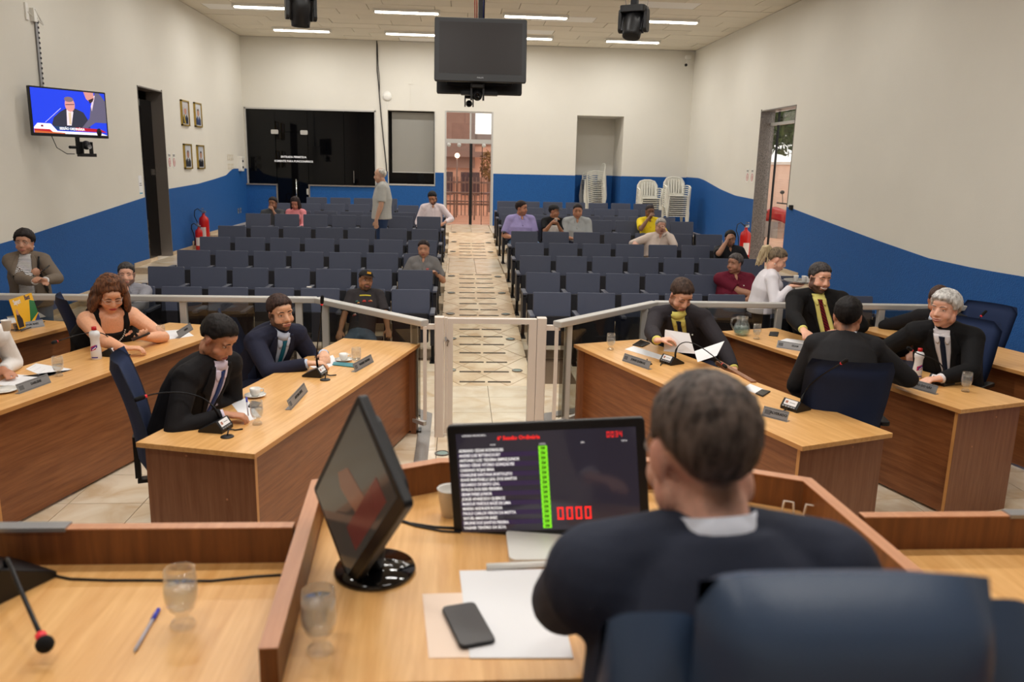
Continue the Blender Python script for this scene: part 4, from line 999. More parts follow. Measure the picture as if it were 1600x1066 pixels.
# nameplates: brushed metal easel plates with engraved names
def nameplate(pa, pb, name, lab, z=ZT, h=.062, crest=True, flip=1):
    a, b = onz(*pa, z), onz(*pb, z)
    L_ = (b-a).length; c = (a+b)/2; rz = rzfrom(a, b)
    t = thing('nameplate', lab, 'nameplate', (c.x, c.y, z), rz, 'metal nameplates')
    m = Matrix.Rotation(R_(-22*flip), 4, 'X')
    MB().box(-L_/2, L_/2, -.0015, .0015, 0, h, m).make('plate', M_['silver'], t)
    MB().box(-L_/2, L_/2, -.0, .035, 0, .002).make('foot', M_['silver'], t)
    MB().box(-L_/2+.004, L_/2-.004, -.0022, -.0016, h-.008, h-.0066, m).box(-L_/2+.004, L_/2-.004, -.0022, -.0016, .006, .0075, m).make('engraved_line', M_['ink'], t)
    if crest: MB().box(-L_/2+.012, -L_/2+.05, -.0022, -.0016, .018, .045, m).make('engraved_crest', mat('engraving', (92, 92, 94), .6), t)
    tx = text(name, .021, M_['ink'], t, (0, 0, 0), (0, 0, 0), bold=.0006)
    tx.matrix_basis = m @ Matrix.Translation((.02, -.0026, h*.55)) @ Matrix.Rotation(PI/2, 4, 'X')
nameplate((455, 641), (481, 612), 'ANTONIO EMPKE', 'nameplate in the middle of the front left desk')
nameplate((556, 582), (584, 566), 'VAGNER TENÓRIO', 'nameplate at the far end of the front left desk')
nameplate((31, 616), (80, 598), 'DARLENE', 'nameplate at the near end of the second left desk')
nameplate((281, 529), (302, 515), 'CASSIANO', 'nameplate at the far end of the second left desk', crest=False)
nameplate((24, 518), (70, 510), 'SAYURI BAEZ', 'nameplate under the yellow sign on the rear left desk')
nameplate((972, 564), (1013, 578), 'JORGE QUEIROZ', 'nameplate in front of the reading man on the front right desk')
nameplate((1190, 650), (1229, 660), 'ALVERADO', 'nameplate near the end of the front right desk behind the grey-haired head')
nameplate((1213, 543), (1262, 551), 'ISSAM', 'pale nameplate before the bearded man on the middle right desk')
nameplate((1401, 600), (1461, 617), 'JUNINHO DO GÁS', 'nameplate before the red-capped bottle on the middle right desk')
# bottles
def bottle(px, py, lab, hh=.215):
    p = onz(px, py, ZT); s = hh/.215
    t = thing('plastic_bottle', lab, 'bottle', (p.x, p.y, ZT), R_(8), 'white plastic bottles with red caps')
    MB().lathe([(r*s, z*s) for r, z in [(0, 0), (.03, 0), (.033, .004), (.032, .06), (.0275, .10), (.0275, .135), (.033, .152), (.033, .168), (.028, .182), (.014, .190), (.013, .195)]], 24).make('body', mat('milky_plastic', (226, 226, 228), .3), t, smooth=True)
    MB().lathe([(r*s, z*s) for r, z in [(.015, .192), (.016, .193), (.015, .214), (0, .215)]], 16).make('cap', M_['red'], t, smooth=True)
    # label artwork facing the camera side
    def patch(nm, c, a0, a1, z0, z1, sk=0, e=.0006):
        vs = []; n = 6
        for i in range(n+1):
            a = R_(a0+(a1-a0)*i/n)
            for z in (z0+sk*i/n, z1+sk*i/n):
                r = float(np.interp(z, [.004, .06, .10, .135], [.033, .032, .0275, .0275]))+e
                vs.append((r*s*math.cos(a), r*s*math.sin(a), z*s))
        MB().add(vs, [(2*i, 2*i+2, 2*i+3, 2*i+1) for i in range(n)]).make(nm, mat(nm, c, .4), t)
    patch('label_red', (190, 40, 90), -140, -70, .055, .085, .015)
    patch('label_violet', (84, 40, 140), -125, -55, .06, .078, .022, .001)
    patch('label_white', (240, 240, 242), -112, -70, .064, .07, .018, .0014)
    patch('label_foot', (70, 60, 150), -130, -60, .012, .02)
bottle(151, 561, 'white bottle with red cap on the second left desk', .235)
bottle(1432, 590, 'white bottle with red cap behind a nameplate on the middle right desk', .215)
# papers, phones, folders: quads given by real corners on the desk
def sheet(pts, z, lab, nm='paper_sheet', cat='paper', th=.0012, mt=None, g='loose papers on the desks', lines=0, mode='z'):
    P = [onz(x, y, z) for x, y in pts]; c = sum(P, Vector())/len(P)
    t = thing(nm, lab, cat, (c.x, c.y, z), 0, g)
    MB().prism([(q.x-c.x, q.y-c.y) for q in P], 0.0003, th).make('sheet', mt or M_['paper'], t)
    if lines:
        m = MB(); a, b, d = P[0]-c, P[1]-c, P[3]-c
        for k in range(lines):
            f = .12+.76*k/max(1, lines-1); p0 = a+(d-a)*f+(b-a)*.1; p1 = a+(d-a)*f+(b-a)*random.uniform(.6, .9); w = (d-a)*.008
            m.add([(q.x, q.y, th+.0003) for q in (p0, p1, p1+w, p0+w)], [(0, 1, 2, 3)])
        m.make('printed_lines', M_['silver'], t)
    return t
def slab(pts, z, lab, nm, cat, th, mt, edge=None, scr=None, g=None, base=0):
    P = [onz(x, y, z) for x, y in pts]; c = sum(P, Vector())/len(P)
    t = thing(nm, lab, cat, (c.x, c.y, z+base), 0, g)
    MB().prism([(q.x-c.x, q.y-c.y) for q in P], 0, th).make('body', mt, t, bevel=min(.003, th*.4))
    if scr: MB().prism([((q.x-c.x)*.9, (q.y-c.y)*.9) for q in P], th, th+.0004).make('screen', scr, t)
    return t
M_['screenoff'] = mat('dark_screen', (12, 12, 14), .08)
sheet([(362, 632), (384, 622), (408, 652), (384, 660)], ZT, 'paper under the pen on the front left desk', lines=0)
sheet([(478, 570), (520, 555), (528, 568), (500, 580)], ZT, 'paper under the hands of the man in navy suit', lines=3)
sheet([(233, 519), (288, 515), (303, 525), (243, 534)], ZT, 'paper with glass on it at the far end of the second left desk', lines=3)
sheet([(40, 577), (56, 568), (112, 577), (70, 589)], ZT, 'open white document pages on the second left desk', lines=4)
sheet([(-12, 602), (20, 585), (66, 588), (30, 604)], ZT, 'lower document page under the red-nailed hand', lines=3)
slab([(34, 588), (94, 580), (114, 578), (70, 590)], ZT, 'dark folder under the pages on the second left desk', 'folder', 'folder', .0012, M_['blk'])
sheet([(10, 495), (60, 488), (72, 495), (16, 506)], ZT, 'white papers behind the yellow sign on the rear left desk')
sheet([(976, 546), (990, 541), (1036, 556), (1030, 562)], ZT, 'paper lying left of the reading man')
sheet([(1160, 607), (1172, 600), (1202, 612), (1188, 618)], ZT, 'paper partly hidden behind the grey head on the front right desk')
sheet([(1216, 535), (1229, 531), (1262, 535), (1256, 548)], ZT, 'stacked white papers behind the pale nameplate', th=.012)
sheet([(717.7, 893.5), (862, 891), (896, 1030), (734, 1030)], ZP, 'large white papers on the podium beneath the jacket elbow', th=.003)
t = sheet([(660, 929), (722, 927), (735, 1028), (670, 1029)], ZP, 'thin peach tissue sheet left of the white papers', mt=mat('peach_sheet', (246, 222, 202), .7), th=.001)
slab([(988, 540), (1001, 532), (1016, 537), (1004, 543)], ZT, 'black tablet at the far corner of the front right desk', 'tablet', 'tablet', .009, M_['blk'], scr=M_['screenoff'], g='phones and tablets')
slab([(1180, 616), (1190, 610), (1204, 613), (1192, 621)], ZT, 'black phone lying on the paper on the front right desk', 'phone', 'phone', .009, M_['blk'], scr=M_['screenoff'], g='phones and tablets')
slab([(1201, 525), (1203, 519.5), (1217, 520), (1215, 526.5)], ZT, 'black phone beside the water glass on the middle right desk', 'phone', 'phone', .009, M_['blk'], g='phones and tablets')
slab([(519, 571), (521, 567), (556, 569), (554, 575)], ZT, 'teal notebook at the far end of the front left desk', 'notebook', 'notebook', .008, mat('teal_cover', (58, 132, 142), .5), g='folders')
slab([(387, 637), (394, 628), (408, 631), (400, 640)], ZT, 'black phone under the writing hand on the front left desk', 'phone', 'phone', .008, M_['blk'], g='phones and tablets', base=.0015)
P = [onz(x, y, ZP) for x, y in ((693, 955), (737, 946), (772, 1006), (724, 1022))]; c = sum(P, Vector())/4
t = thing('phone', 'dark grey phone with rounded corners on the podium papers', 'phone', (c.x, c.y, ZP+.003), rzfrom((P[0]+P[1])/2, (P[2]+P[3])/2)+PI/2, 'phones and tablets')
MB().rbox(-.039, .039, -.081, .081, 0, .009, .013).make('body', M_['blk'], t, bevel=.003); MB().rbox(-.0365, .0365, -.078, .078, .009, .0094, .012).make('screen', mat('grey_glass_back', (66, 62, 62), .35), t)
# round cable grommets
for px, py, lab in ((355, 683, 'round black cable grommet behind the near microphone, front left desk'), (508, 594, 'round black cable grommet behind the far microphone, front left desk'), (1012, 569, 'black cable grommet beside the microphone, front right desk')):
    p = onz(px, py, ZT); t = thing('cable_grommet', lab, 'grommet', (p.x, p.y, ZT), 0, 'desk cable grommets')
    MB().lathe([(0, 0), (.034, 0), (.034, .004), (.028, .007), (0, .008)], 18).make('cap', M_['blk'], t, smooth=True); MB().tube([(0, 0, .006), (0, .03, .03), (.01, .06, .02)], .004, 6).make('cable', M_['blk'], t, smooth=True)
# pens
def pen(a, b, lab, c=(60, 70, 190), lift=0.004, lift2=.004):
    t = thing('ballpoint_pen', lab, 'pen', a, 0, 'pens'); d = b-a
    MB().tube([Vector((0, 0, lift)), d*.72+Vector((0, 0, lift))], .0038, 8).make('barrel', mat('clear_barrel', (190, 186, 196), .2), t, smooth=True)
    MB().tube([Vector((0, 0, lift))-d*.06, Vector((0, 0, lift))], [.001, .003], 8).make('tip', M_['steel'], t)
    MB().tube([d*.72+Vector((0, 0, lift)), d+Vector((0, 0, lift))], [.0052, .0046], 8).make('cap', mat('blue_cap', c, .3), t, smooth=True)
pen(onz(212, 1018, ZP), onz(248, 955, ZP), 'blue-capped ballpoint pen on the left podium wing')
pen(ony(388, 650, 4.3), ony(385, 622, 4.36), 'blue pen upright in the writing hand on the front left desk')
# spectacles on the desk, blue case
p = onz(1396, 580, ZT)
t = thing('spectacles', 'folded spectacles on the middle right desk beside the blue case', 'glasses', (p.x, p.y, ZT), R_(30))
for s in (-1, 1): MB().tube([(s*.035+.024*math.cos(a*PI/6), 0, .022+.018*math.sin(a*PI/6)) for a in range(13)], .0018, 5).make('rim', M_['blkm'], t)
MB().tube([(-.06, 0, .03), (-.055, .07, .012)], .002, 5).tube([(.06, 0, .03), (.05, .07, .012)], .002, 5).make('temple', M_['blkm'], t)
slab([(1403, 577), (1409, 569), (1430, 572), (1426, 582)], ZT, 'dark blue spectacle case by the right hand of the white-haired man', 'spectacle_case', 'case', .035, mat('navy_case', (24, 36, 66), .5))
# acrylic holder on the podium
p = onz(1247, 812, ZP)
t = thing('acrylic_holder', 'clear acrylic holder frame on the podium right of the grey-haired head', 'holder', (p.x, p.y, ZP), R_(-25))
for x in (-.03, .03): MB().tube([(x-.018, 0, 0), (x-.012, 0, .05), (x+.012, 0, .05), (x+.018, 0, 0)], .003, 6).make('loop', mat('frosted_edge', (226, 214, 200), .2), t, smooth=True)
MB().box(-.05, .05, -.03, .03, 0, .003).make('foot', M_['glass'], t)
# plastic cups
def pcup(p, lab, s=1):
    t = thing('plastic_cup', lab, 'cup', p, 0, 'disposable cups')
    MB().lathe([(0, 0), (.024*s, 0), (.036*s, .08*s), (.037*s, .082*s), (.034*s, .079*s), (.0225*s, .002), (0, .002)], 22).make('cup', mat('translucent_cup', (230, 226, 220), .35), t, smooth=True)
q = onz(703, 805, ZP); pcup((q.x, q.y, ZP), 'white disposable cup behind the scoreboard monitor')
q = ony(483, 451, 9.0); pcup((q.x, 9.0, .725), 'white disposable cup standing between front row seats, left block', .8)
# yellow placard
a, b = onz(31, 519, ZT), onz(63, 506, ZT)
t = thing('placard', 'yellow campaign placard on a black easel on the rear left desk', 'sign', (a.x, a.y, ZT), rzfrom(a, b))
L_ = (b-a).length*1.05; mm = Matrix.Rotation(R_(-12), 4, 'X'); hh = .25
MB().box(0, L_, -.002, .002, .02, .02+hh, mm).make('board', mat('placard_yellow', (236, 176, 26), .5), t)
MB().prism([(L_*.55, .04), (L_, .1), (L_, .2), (L_*.8, .22)], .0022, .0026, mm @ Matrix.Rotation(PI/2, 4, 'X')).make('printed_green', mat('print_green', (40, 110, 60), .5), t)
MB().prism([(L_*.7, .03), (L_, .03), (L_, .09)], .0026, .003, mm @ Matrix.Rotation(PI/2, 4, 'X')).make('printed_blue', mat('print_blue', (40, 60, 120), .5), t)
MB().prism([(.01, .03), (.09, .03), (.1, .09), (.07, .14), (.03, .14), (.012, .09)], .0024, .003, mm @ Matrix.Rotation(PI/2, 4, 'X')).make('printed_person', mat('print_dark', (40, 28, 30), .5), t)
MB().prism([(.052+.018*math.cos(k*PI/6), .155+.026*math.sin(k*PI/6)) for k in range(12)], .0026, .0034, mm @ Matrix.Rotation(PI/2, 4, 'X')).make('printed_face', mat('print_skin', (196, 140, 110), .5), t)
for s_, x_, z_, c_ in (('Sayuri', L_*.26, .235, (236, 236, 240)), ('Baez', L_*.74, .245, (30, 40, 90))):
    o = text(s_, .058, mat('placard_text'+s_, c_, .5), t, (0, 0, 0), (0, 0, 0), bold=.001, sx=1); o.matrix_basis = mm @ Matrix.Translation((x_, -.0035, z_)) @ Matrix.Rotation(PI/2, 4, 'X') @ Matrix.Scale(.8, 4, (1, 0, 0))
MB().tube([(.02, 0, .02), (.05, .12, .004)], .004, 6).tube([(L_-.02, 0, .02), (L_-.05, .12, .004)], .004, 6).tube([(-.02, -.02, .012), (L_+.02, -.02, .012)], .004, 6).make('easel', M_['blk'], t)
# dark tray edge behind the front right desk
a, b = ony(1118, 571, 5.75), ony(1174, 590, 5.17)
t = thing('keyboard_drawer', 'dark brown drawer edge raised behind the front right desk', 'drawer', (a.x, a.y, ZT-.02), rzfrom(a, b))
MB().box(0, (b-a).length, 0, .04, 0, .03).make('drawer_front', M_['cherryv'], t)

# ------------------------------------------------------------------ cables on the podium
t = thing('microphone_cable', 'black cable lying across the left podium wing', 'cable', (0, 0, ZP))
MB().tube([onz(x, y, ZP+.003)-Vector((0, 0, ZP)) for x, y in ((10, 888), (50, 892), (110, 905), (170, 907), (240, 907), (330, 908), (400, 901), (450, 898))], .0032, 6).make('cord', M_['blk'], t, smooth=True)
t = thing('monitor_cable', 'black monitor cables lying behind the side monitor', 'cable', (0, 0, ZP))
MB().tube([onz(x, y, ZP+.003)-Vector((0, 0, ZP)) for x, y in ((600, 805), (640, 818), (680, 824), (720, 826))], .004, 6).tube([onz(x, y, ZP+.003)-Vector((0, 0, ZP)) for x, y in ((600, 806), (650, 822), (690, 830), (720, 832))], .003, 6).make('cord', M_['blk'], t, smooth=True)

# ------------------------------------------------------------------ monitors on the podium
NAMES = ['ADRIANO CEZAR RODRIGUES', 'ANDRÉ LUIZ BITTENCOURT', 'ANTONIO LUIZ TEIXEIRA EMPKE JUNIOR', 'BRENO CÉSAR VITÓRIO GONÇALVES', 'CASSIANO ROJAS MAIA', 'CHARLENE SANTANA BORTOLETO', 'DAVIS MARTINELLI LEAL DOS SANTOS', 'EDUARDO DE BRITO LEAL', 'EVALDA DOS REIS FERREIRA', 'ISSAM FARES JUNIOR', 'JORGE APARECIDO QUEIROZ', 'MARCUS VINÍCIUS BAZÉ DE LIMA', 'MARISA ANDRADE ROCHA', 'PAULO CARLOS VERON DA MOTTA', 'SAYURI AMADOR BAEZ', 'SIRLENE DOS SANTOS PEREIRA', 'VAGNER TENÓRIO DA SILVA']
def fit_plane(corners_px, W_, depth):   # monitor centre + orientation from real size
    pass
def monitor_local(t, W_, H_, th=.045, bez=.022, chin=.028, glow=None, scr=None):
    MB().rbox(-W_/2, W_/2, 0, th*.5, -H_/2, H_/2, .012, ax='y').make('bezel', M_['blk'], t, bevel=.004)
    MB().rbox(-W_/2+.03, W_/2-.03, th*.5, th, -H_/2+.04, H_/2-.03, .03, ax='y').make('rear_shell', M_['blk'], t, bevel=.006)
    MB().box(-W_/2+bez, W_/2-bez, -.0012, .001, -H_/2+chin, H_/2-bez).make('screen', scr, t)
# scoreboard monitor
tl, trc, bl, br = (698, 661), (1002, 655), (711, 856), (1020, 840)
Ym = 2.0
A = ony(*tl, Ym+.03); 
W1 = .53
# solve distances along the four corner rays so that the panel is a real W1 x H1 rectangle
def solve_rect(c, W_, H_):
    rays = [ray(*p) for p in c]  # tl, tr, bl, br
    x = np.array([2.0/r.length if False else 2.0 for r in rays])
    def res(x):
        P = [CP+rays[i]*x[i] for i in range(4)]
        tl, tr, bl, br = P
        return np.array([(tr-tl).length-W_, (br-bl).length-W_, (bl-tl).length-H_, (br-tr).length-H_, ((tr-tl)-(br-bl)).length*.5, (tr-tl).normalized().dot((bl-tl).normalized())*W_])
    for _ in range(80):
        r = res(x); J = np.array([(res(x+np.eye(4)[i]*1e-5)-r)/1e-5 for i in range(4)]).T
        x = x-np.linalg.lstsq(J, r, rcond=None)[0]*.6
    return [CP+rays[i]*x[i] for i in range(4)]
def panel_frame(P):
    tl, tr, bl, br = P; c = (tl+tr+bl+br)/4
    ux = ((tr-tl)+(br-bl)).normalized(); uz = ((tl-bl)+(tr-br)).normalized(); uy = uz.cross(ux).normalized(); uz = ux.cross(uy)
    return Matrix(((ux.x, uy.x, uz.x, c.x), (ux.y, uy.y, uz.y, c.y), (ux.z, uy.z, uz.z, c.z), (0, 0, 0, 1)))
P1 = solve_rect([tl, trc, bl, br], .53, .33)
t = thing('desktop_monitor', 'black wide monitor showing the voting scoreboard on the podium', 'monitor'); t.matrix_basis = panel_frame(P1)
M_['scr1'] = mat('scoreboard_screen', (44, 42, 50), .08, spec=.6); 
nt = M_['scr1'].node_tree; nt.nodes['Principled BSDF'].inputs['Emission Color'].default_value = lin((40, 36, 46)); nt.nodes['Principled BSDF'].inputs['Emission Strength'].default_value = .7  # screen glow, lifted to stand in for a greyish reflection on the glass
W_, H_ = .53, .33
monitor_local(t, W_, H_, scr=M_['scr1'], bez=.024, chin=.034)
x0 = -W_/2+.024; ztop = H_/2-.024
emw = mat('screen_white', (226, 226, 228), emit=.75); emg = mat('screen_green', (120, 214, 30), emit=1.0); emr = mat('screen_red', (236, 40, 34), emit=1.0); emv = mat('screen_violet', (52, 38, 72), emit=.5); emk = mat('screen_dark_text', (20, 50, 10), emit=.1)
for i, nme in enumerate(NAMES):
    z = ztop-.047-i*.0133
    if i % 2 == 0: pass
    else: MB().box(x0+.002, x0+.24, -.0022, -.0013, z-.0062, z+.0062).make('row_band', emv, t)
    text(nme, .0108, emw, t, (x0+.006, -.0026, z), (PI/2, 0, 0), 'name_row', align='LEFT', bold=.0003, sx=.82)
    MB().box(x0+.222, x0+.245, -.0026, -.0014, z-.006, z+.006).make('vote_box', emg, t)
    text('SIM', .0105, emk, t, (x0+.2335, -.003, z), (PI/2, 0, 0), 'vote_word', bold=.0003, sx=.85)
text('6ª Sessão Ordinária', .0145, emr, t, (x0+.17, -.0026, ztop-.016), (PI/2, 0, 0), 'title_row', bold=.0003)
text('CÂMARA MUNICIPAL', .007, emw, t, (x0+.05, -.0026, ztop-.006), (PI/2, 0, 0), 'small_title')
text('VOTO', .006, emw, t, (x0+.233, -.0026, ztop-.036), (PI/2, 0, 0), 'small_title'); text('NOME', .005, emw, t, (x0+.1, -.0026, ztop-.033), (PI/2, 0, 0), 'small_title')
text('SIM', .006, emw, t, (x0+.34, -.0026, ztop-.036), (PI/2, 0, 0), 'small_title'); text('TEMPO', .005, emw, t, (x0+.45, -.0026, ztop-.036), (PI/2, 0, 0), 'small_title')
def seg7(s, x, z, h, mt, par, w=None):
    w = w or h*.5; th = h*.13; SEG = {'0': 'abcdef', '3': 'abgcd', '4': 'fgbc'}
    m = MB()
    for ch in s:
        if ch == ':': x += w*.35; continue
        for g in SEG[ch]:
            q = {'a': (0, w, h-th, h), 'd': (0, w, 0, th), 'g': (0, w, h/2-th/2, h/2+th/2), 'f': (0, th, h/2, h), 'e': (0, th, 0, h/2), 'b': (w-th, w, h/2, h), 'c': (w-th, w, 0, h/2)}[g]
            m.box(x+q[0]+.0003, x+q[1]-.0003, -.0026, -.0014, z+q[2]+.0003, z+q[3]-.0003)
        x += w*1.45
    m.make('digits', mt, par)
seg7('0034', x0+.405, ztop-.025, .015, emr, t); seg7('0000', x0+.262, -H_/2+.062, .034, emr, t, .017)
text('DELL', .012, M_['silver'], t, (0, -.001, -H_/2+.015), (PI/2, 0, 0), 'maker_badge', bold=.0004)
MB().box(-.06, .06, .04, .06, -.20, .02).make('stand_neck', M_['white'], t)
f = panel_frame(P1); c0 = f.translation
bz = c0.z-ZP
base_c = onz(868, 872, ZP)
tb = f.inverted() @ Matrix.Translation((base_c.x, base_c.y, ZP))
MB().rbox(-.12, .12, -.03, .14, 0, .012, .02, tb).make('stand_base', M_['white'], t)
t2 = thing('pen_tray', 'slim white bar lying under the scoreboard monitor', 'bar', tuple(onz(820, 890, ZP)), R_(1))
MB().tube([(-.095, 0, .009), (.1, .01, .009)], [(.009, .009)]*2, 8).make('bar', M_['white'], t2, smooth=True)
# side monitor, seen at an angle
P2 = solve_rect([(482, 750), (568, 632), (556, 932), (622, 778)], .44, .275)
t = thing('desktop_monitor', 'black tilted side monitor on a round glossy base', 'monitor'); t.matrix_basis = panel_frame(P2); t['group'] = 'podium monitors'
M_['scr2'] = mat('dim_screen', (40, 42, 40), .12, spec=.7)
nt = M_['scr2'].node_tree; nt.nodes['Principled BSDF'].inputs['Emission Color'].default_value = lin((70, 66, 60)); nt.nodes['Principled BSDF'].inputs['Emission Strength'].default_value = .35
monitor_local(t, .44, .275, scr=M_['scr2'], bez=.018, chin=.03)
MB().box(-.1, .15, -.0022, -.0013, -.09, -.03).make('picture_red', mat('scr_red', (90, 44, 40), .2, emit=.4), t)
MB().prism([(-.02, -.03), (.06, -.05), (.03, .06), (-.03, .08), (-.05, .05)], .0013, .0021, Matrix.Rotation(PI/2, 4, 'X')).make('picture_flesh', mat('scr_flesh', (110, 76, 60), .2, emit=.4), t)
f2 = panel_frame(P2); bc = onz(586, 893, ZP)
tb = f2.inverted() @ Matrix.Translation((bc.x, bc.y, ZP))
MB().lathe([(0, 0), (.098, 0), (.1, .006), (.096, .014), (.02, .018), (0, .018)], 36, tb).make('round_base', mat('gloss_black', (10, 10, 11), .06, coat=.5), t, smooth=True)
nk = (f2.inverted() @ Vector((bc.x, bc.y, ZP+.015)))
MB().tube([nk, Vector((nk.x*.5, .05, (nk.z-.05)*.6)), Vector((0, .04, -.02))], [(.022, .022)]*3, 10).make('stand_neck', M_['blk'], t, smooth=True)
# executive leather chair
t = thing('executive_chair', 'large padded navy leather chair at the podium, nearest the camera', 'chair', (.39, .74, PF+.03))
def cushion(x0, x1, z0, z1, y, th, nm, r=.05):
    n, k = 14, 12; vs = []; fs = []
    for i in range(k+1):
        for j in range(n+1):
            u, v = j/n*2-1, i/k*2-1
            e = (1-abs(u)**5)*(1-abs(v)**5)
            vs.append(((x0+x1)/2+(x1-x0)/2*u, y-th*e**.5*.9, (z0+z1)/2+(z1-z0)/2*v*(1-.04*abs(u)**4)))
    N_ = len(vs)
    for i in range(k+1):
        for j in range(n+1):
            u, v = j/n*2-1, i/k*2-1; e = (1-abs(u)**5)*(1-abs(v)**5)
            vs.append(((x0+x1)/2+(x1-x0)/2*u, y+th*e**.5*.9, (z0+z1)/2+(z1-z0)/2*v*(1-.04*abs(u)**4)))
    for i in range(k):
        for j in range(n):
            a = i*(n+1)+j; fs.append((a, a+1, a+n+2, a+n+1)); fs.append((N_+a, N_+a+n+1, N_+a+n+2, N_+a+1))
    MB().add(vs, fs, Matrix.Rotation(R_(9), 4, 'X') if False else None).make(nm, M_['leather'], t, smooth=True)
cushion(-.15, .15, .98, 1.31, -.03, .085, 'headrest')
cushion(-.155, .155, .5, 1.0, .0, .075, 'back_pad')
cushion(-.235, -.125, .45, 1.24, .02, .07, 'side_bolster'); cushion(.13, .25, .45, 1.25, .02, .07, 'side_bolster')
MB().rbox(-.29, .29, -.02, .52, .40, .50, .06).make('seat', M_['leather'], t, bevel=.03)
for s in (-1, 1): MB().tube([(s*.3, .1, .45), (s*.33, .12, .62), (s*.33, .35, .64)], [(.02, .03)]*3, 8).make('armrest', M_['leather'], t, smooth=True)
MB().tube([(0, .25, .06), (0, .25, .4)], .035, 10).make('gas_column', M_['blkm'], t)
for k in range(5):
    a = k*2*PI/5+.3
    MB().tube([(0, .25, .08), (.3*math.cos(a), .25+.3*math.sin(a), .02)], [.03, .016], 8).make('base_arm', M_['blk'], t)
    MB().lathe([(.028, -.02), (.028, .02)], 12, Matrix.Translation((.3*math.cos(a), .25+.3*math.sin(a), -.026)) @ Matrix.Rotation(PI/2, 4, 'X')).make('castor', M_['blk'], t)

# ------------------------------------------------------------------ hung from ceiling / walls
# pair of televisions back to back
Pt = solve_rect([(679, 24), (825, 33), (677, 130), (820, 122)], .98, .62)
YTV = 9.0
t = thing('hanging_television', 'large dark television hanging from the ceiling over the aisle, facing the camera', 'television', (0, 0, 0), 0, 'televisions hung over the aisle')
cT = ony(751, 78, YTV)
t.location = cT; t.rotation_euler = (R_(-8), R_(0), R_(-1.5))
def tv(t, W_, H_, scr):
    MB().rbox(-W_/2, W_/2, 0, .05, -H_/2, H_/2, .02, ax='y').make('bezel', M_['blk'], t, bevel=.006)
    MB().box(-W_/2+.05, W_/2-.05, -.0015, .001, -H_/2+.08, H_/2-.045).make('screen', scr, t)
    MB().rbox(-W_/2+.1, W_/2-.1, .05, .1, -H_/2+.08, H_/2-.08, .05, ax='y').make('rear_shell', M_['blk'], t)
tv(t, .98, .66, mat('tv_off', (32, 27, 26), .35, spec=.3))
text('PHILIPS', .022, M_['silver'], t, (0, -.002, -.29), (PI/2, 0, 0), 'maker_badge')
t = thing('hanging_television', 'second hanging television behind the first, facing the audience', 'television', (cT.x+.0, YTV+.34, cT.z-.14), 0, 'televisions hung over the aisle')
t.rotation_euler = (R_(8), 0, PI-R_(1.5)); tv(t, .94, .60, M_['screenoff'])
MB().box(-.2, .2, .05, .1, -.32, -.26).make('cable_box', M_['blkm'], t)
t = thing('television_mast', 'black ceiling mast with red cables holding the two televisions', 'mast', (cT.x, YTV+.2, 0))
MB().box(-.025, .025, -.025, .025, 2.95, ZC).make('pole', M_['blkm'], t); MB().box(-.25, .25, -.08, .08, 3.2, 3.26).make('cross_bracket', M_['blkm'], t)
for k, (x, c) in enumerate(((-.05, (170, 60, 50)), (-.075, (176, 70, 56)), (.035, (40, 50, 110)), (.045, (30, 30, 30)))):
    MB().tube([(x*1.6, -.03, ZC), (x, -.03, 4.3), (x*.8, -.03, 3.6)], .006, 5).make('cable', mat('cable%d' % k, c, .5), t, smooth=True)
def ptz(t, s=1.0, m=Matrix.Identity(4)):
    MB().rbox(-.075*s, .075*s, -.06*s, .06*s, -.04*s, 0, .02*s, m).make('base', M_['blk'], t, bevel=.004)
    MB().box(-.075*s, -.055*s, -.03*s, .03*s, -.17*s, -.03*s, m).box(.055*s, .075*s, -.03*s, .03*s, -.17*s, -.03*s, m).make('yoke', M_['blk'], t)
    MB().ell((0, 0, -.12*s), (.053*s, .06*s, .055*s), m=m).make('camera_head', M_['blk'], t, smooth=True)
    MB().lathe([(.03*s, 0), (.03*s, .02*s), (.02*s, .018*s), (0, .01*s)], 16, m @ Matrix.Translation((0, -.055*s, -.13*s)) @ Matrix.Rotation(PI/2, 4, 'X')).make('lens', M_['blackglass'], t)
p = ony(746, 136, YTV+.1); t = thing('ptz_camera', 'black motorised camera hung under the televisions', 'camera', p, 0, 'motorised cameras'); ptz(t, 1.0, Matrix.Translation((0, 0, .03)))
p = ony(733, 150, YTV+.5); t = thing('ptz_camera', 'smaller camera hanging lower behind the first under the televisions', 'camera', p, 0, 'motorised cameras'); ptz(t, .7, Matrix.Translation((0, 0, .0))); MB().tube([(0, 0, 0), (-.01, 0, .1)], .01, 6).tube([(-.02, 0, .05), (-.06, 0, .15), (0.02, -.2, .42)], .005, 5).make('cable', M_['white'], t)
p = ony(729, 133, YTV+.4); t = thing('junction_box', 'small black box under the televisions', 'box', p); MB().box(-.07, .07, -.03, .03, -.05, .06).make('body', M_['blkm'], t); MB().lathe([(.03, 0), (.03, .01)], 12, Matrix.Translation((0, -.03, 0)) @ Matrix.Rotation(PI/2, 4, 'X')).make('socket_ring', M_['silver'], t)
# television on the left wall
Pw = [onx(47, 138, -4.82), onx(169, 147, -5.0)]
def wall_tv():
    W_, H_ = 1.22, .70
    P = solve_rect([(47, 138), (169.5, 147.5), (52, 211), (170, 213.5)], W_, H_)
    f = panel_frame(P)
    return P, f
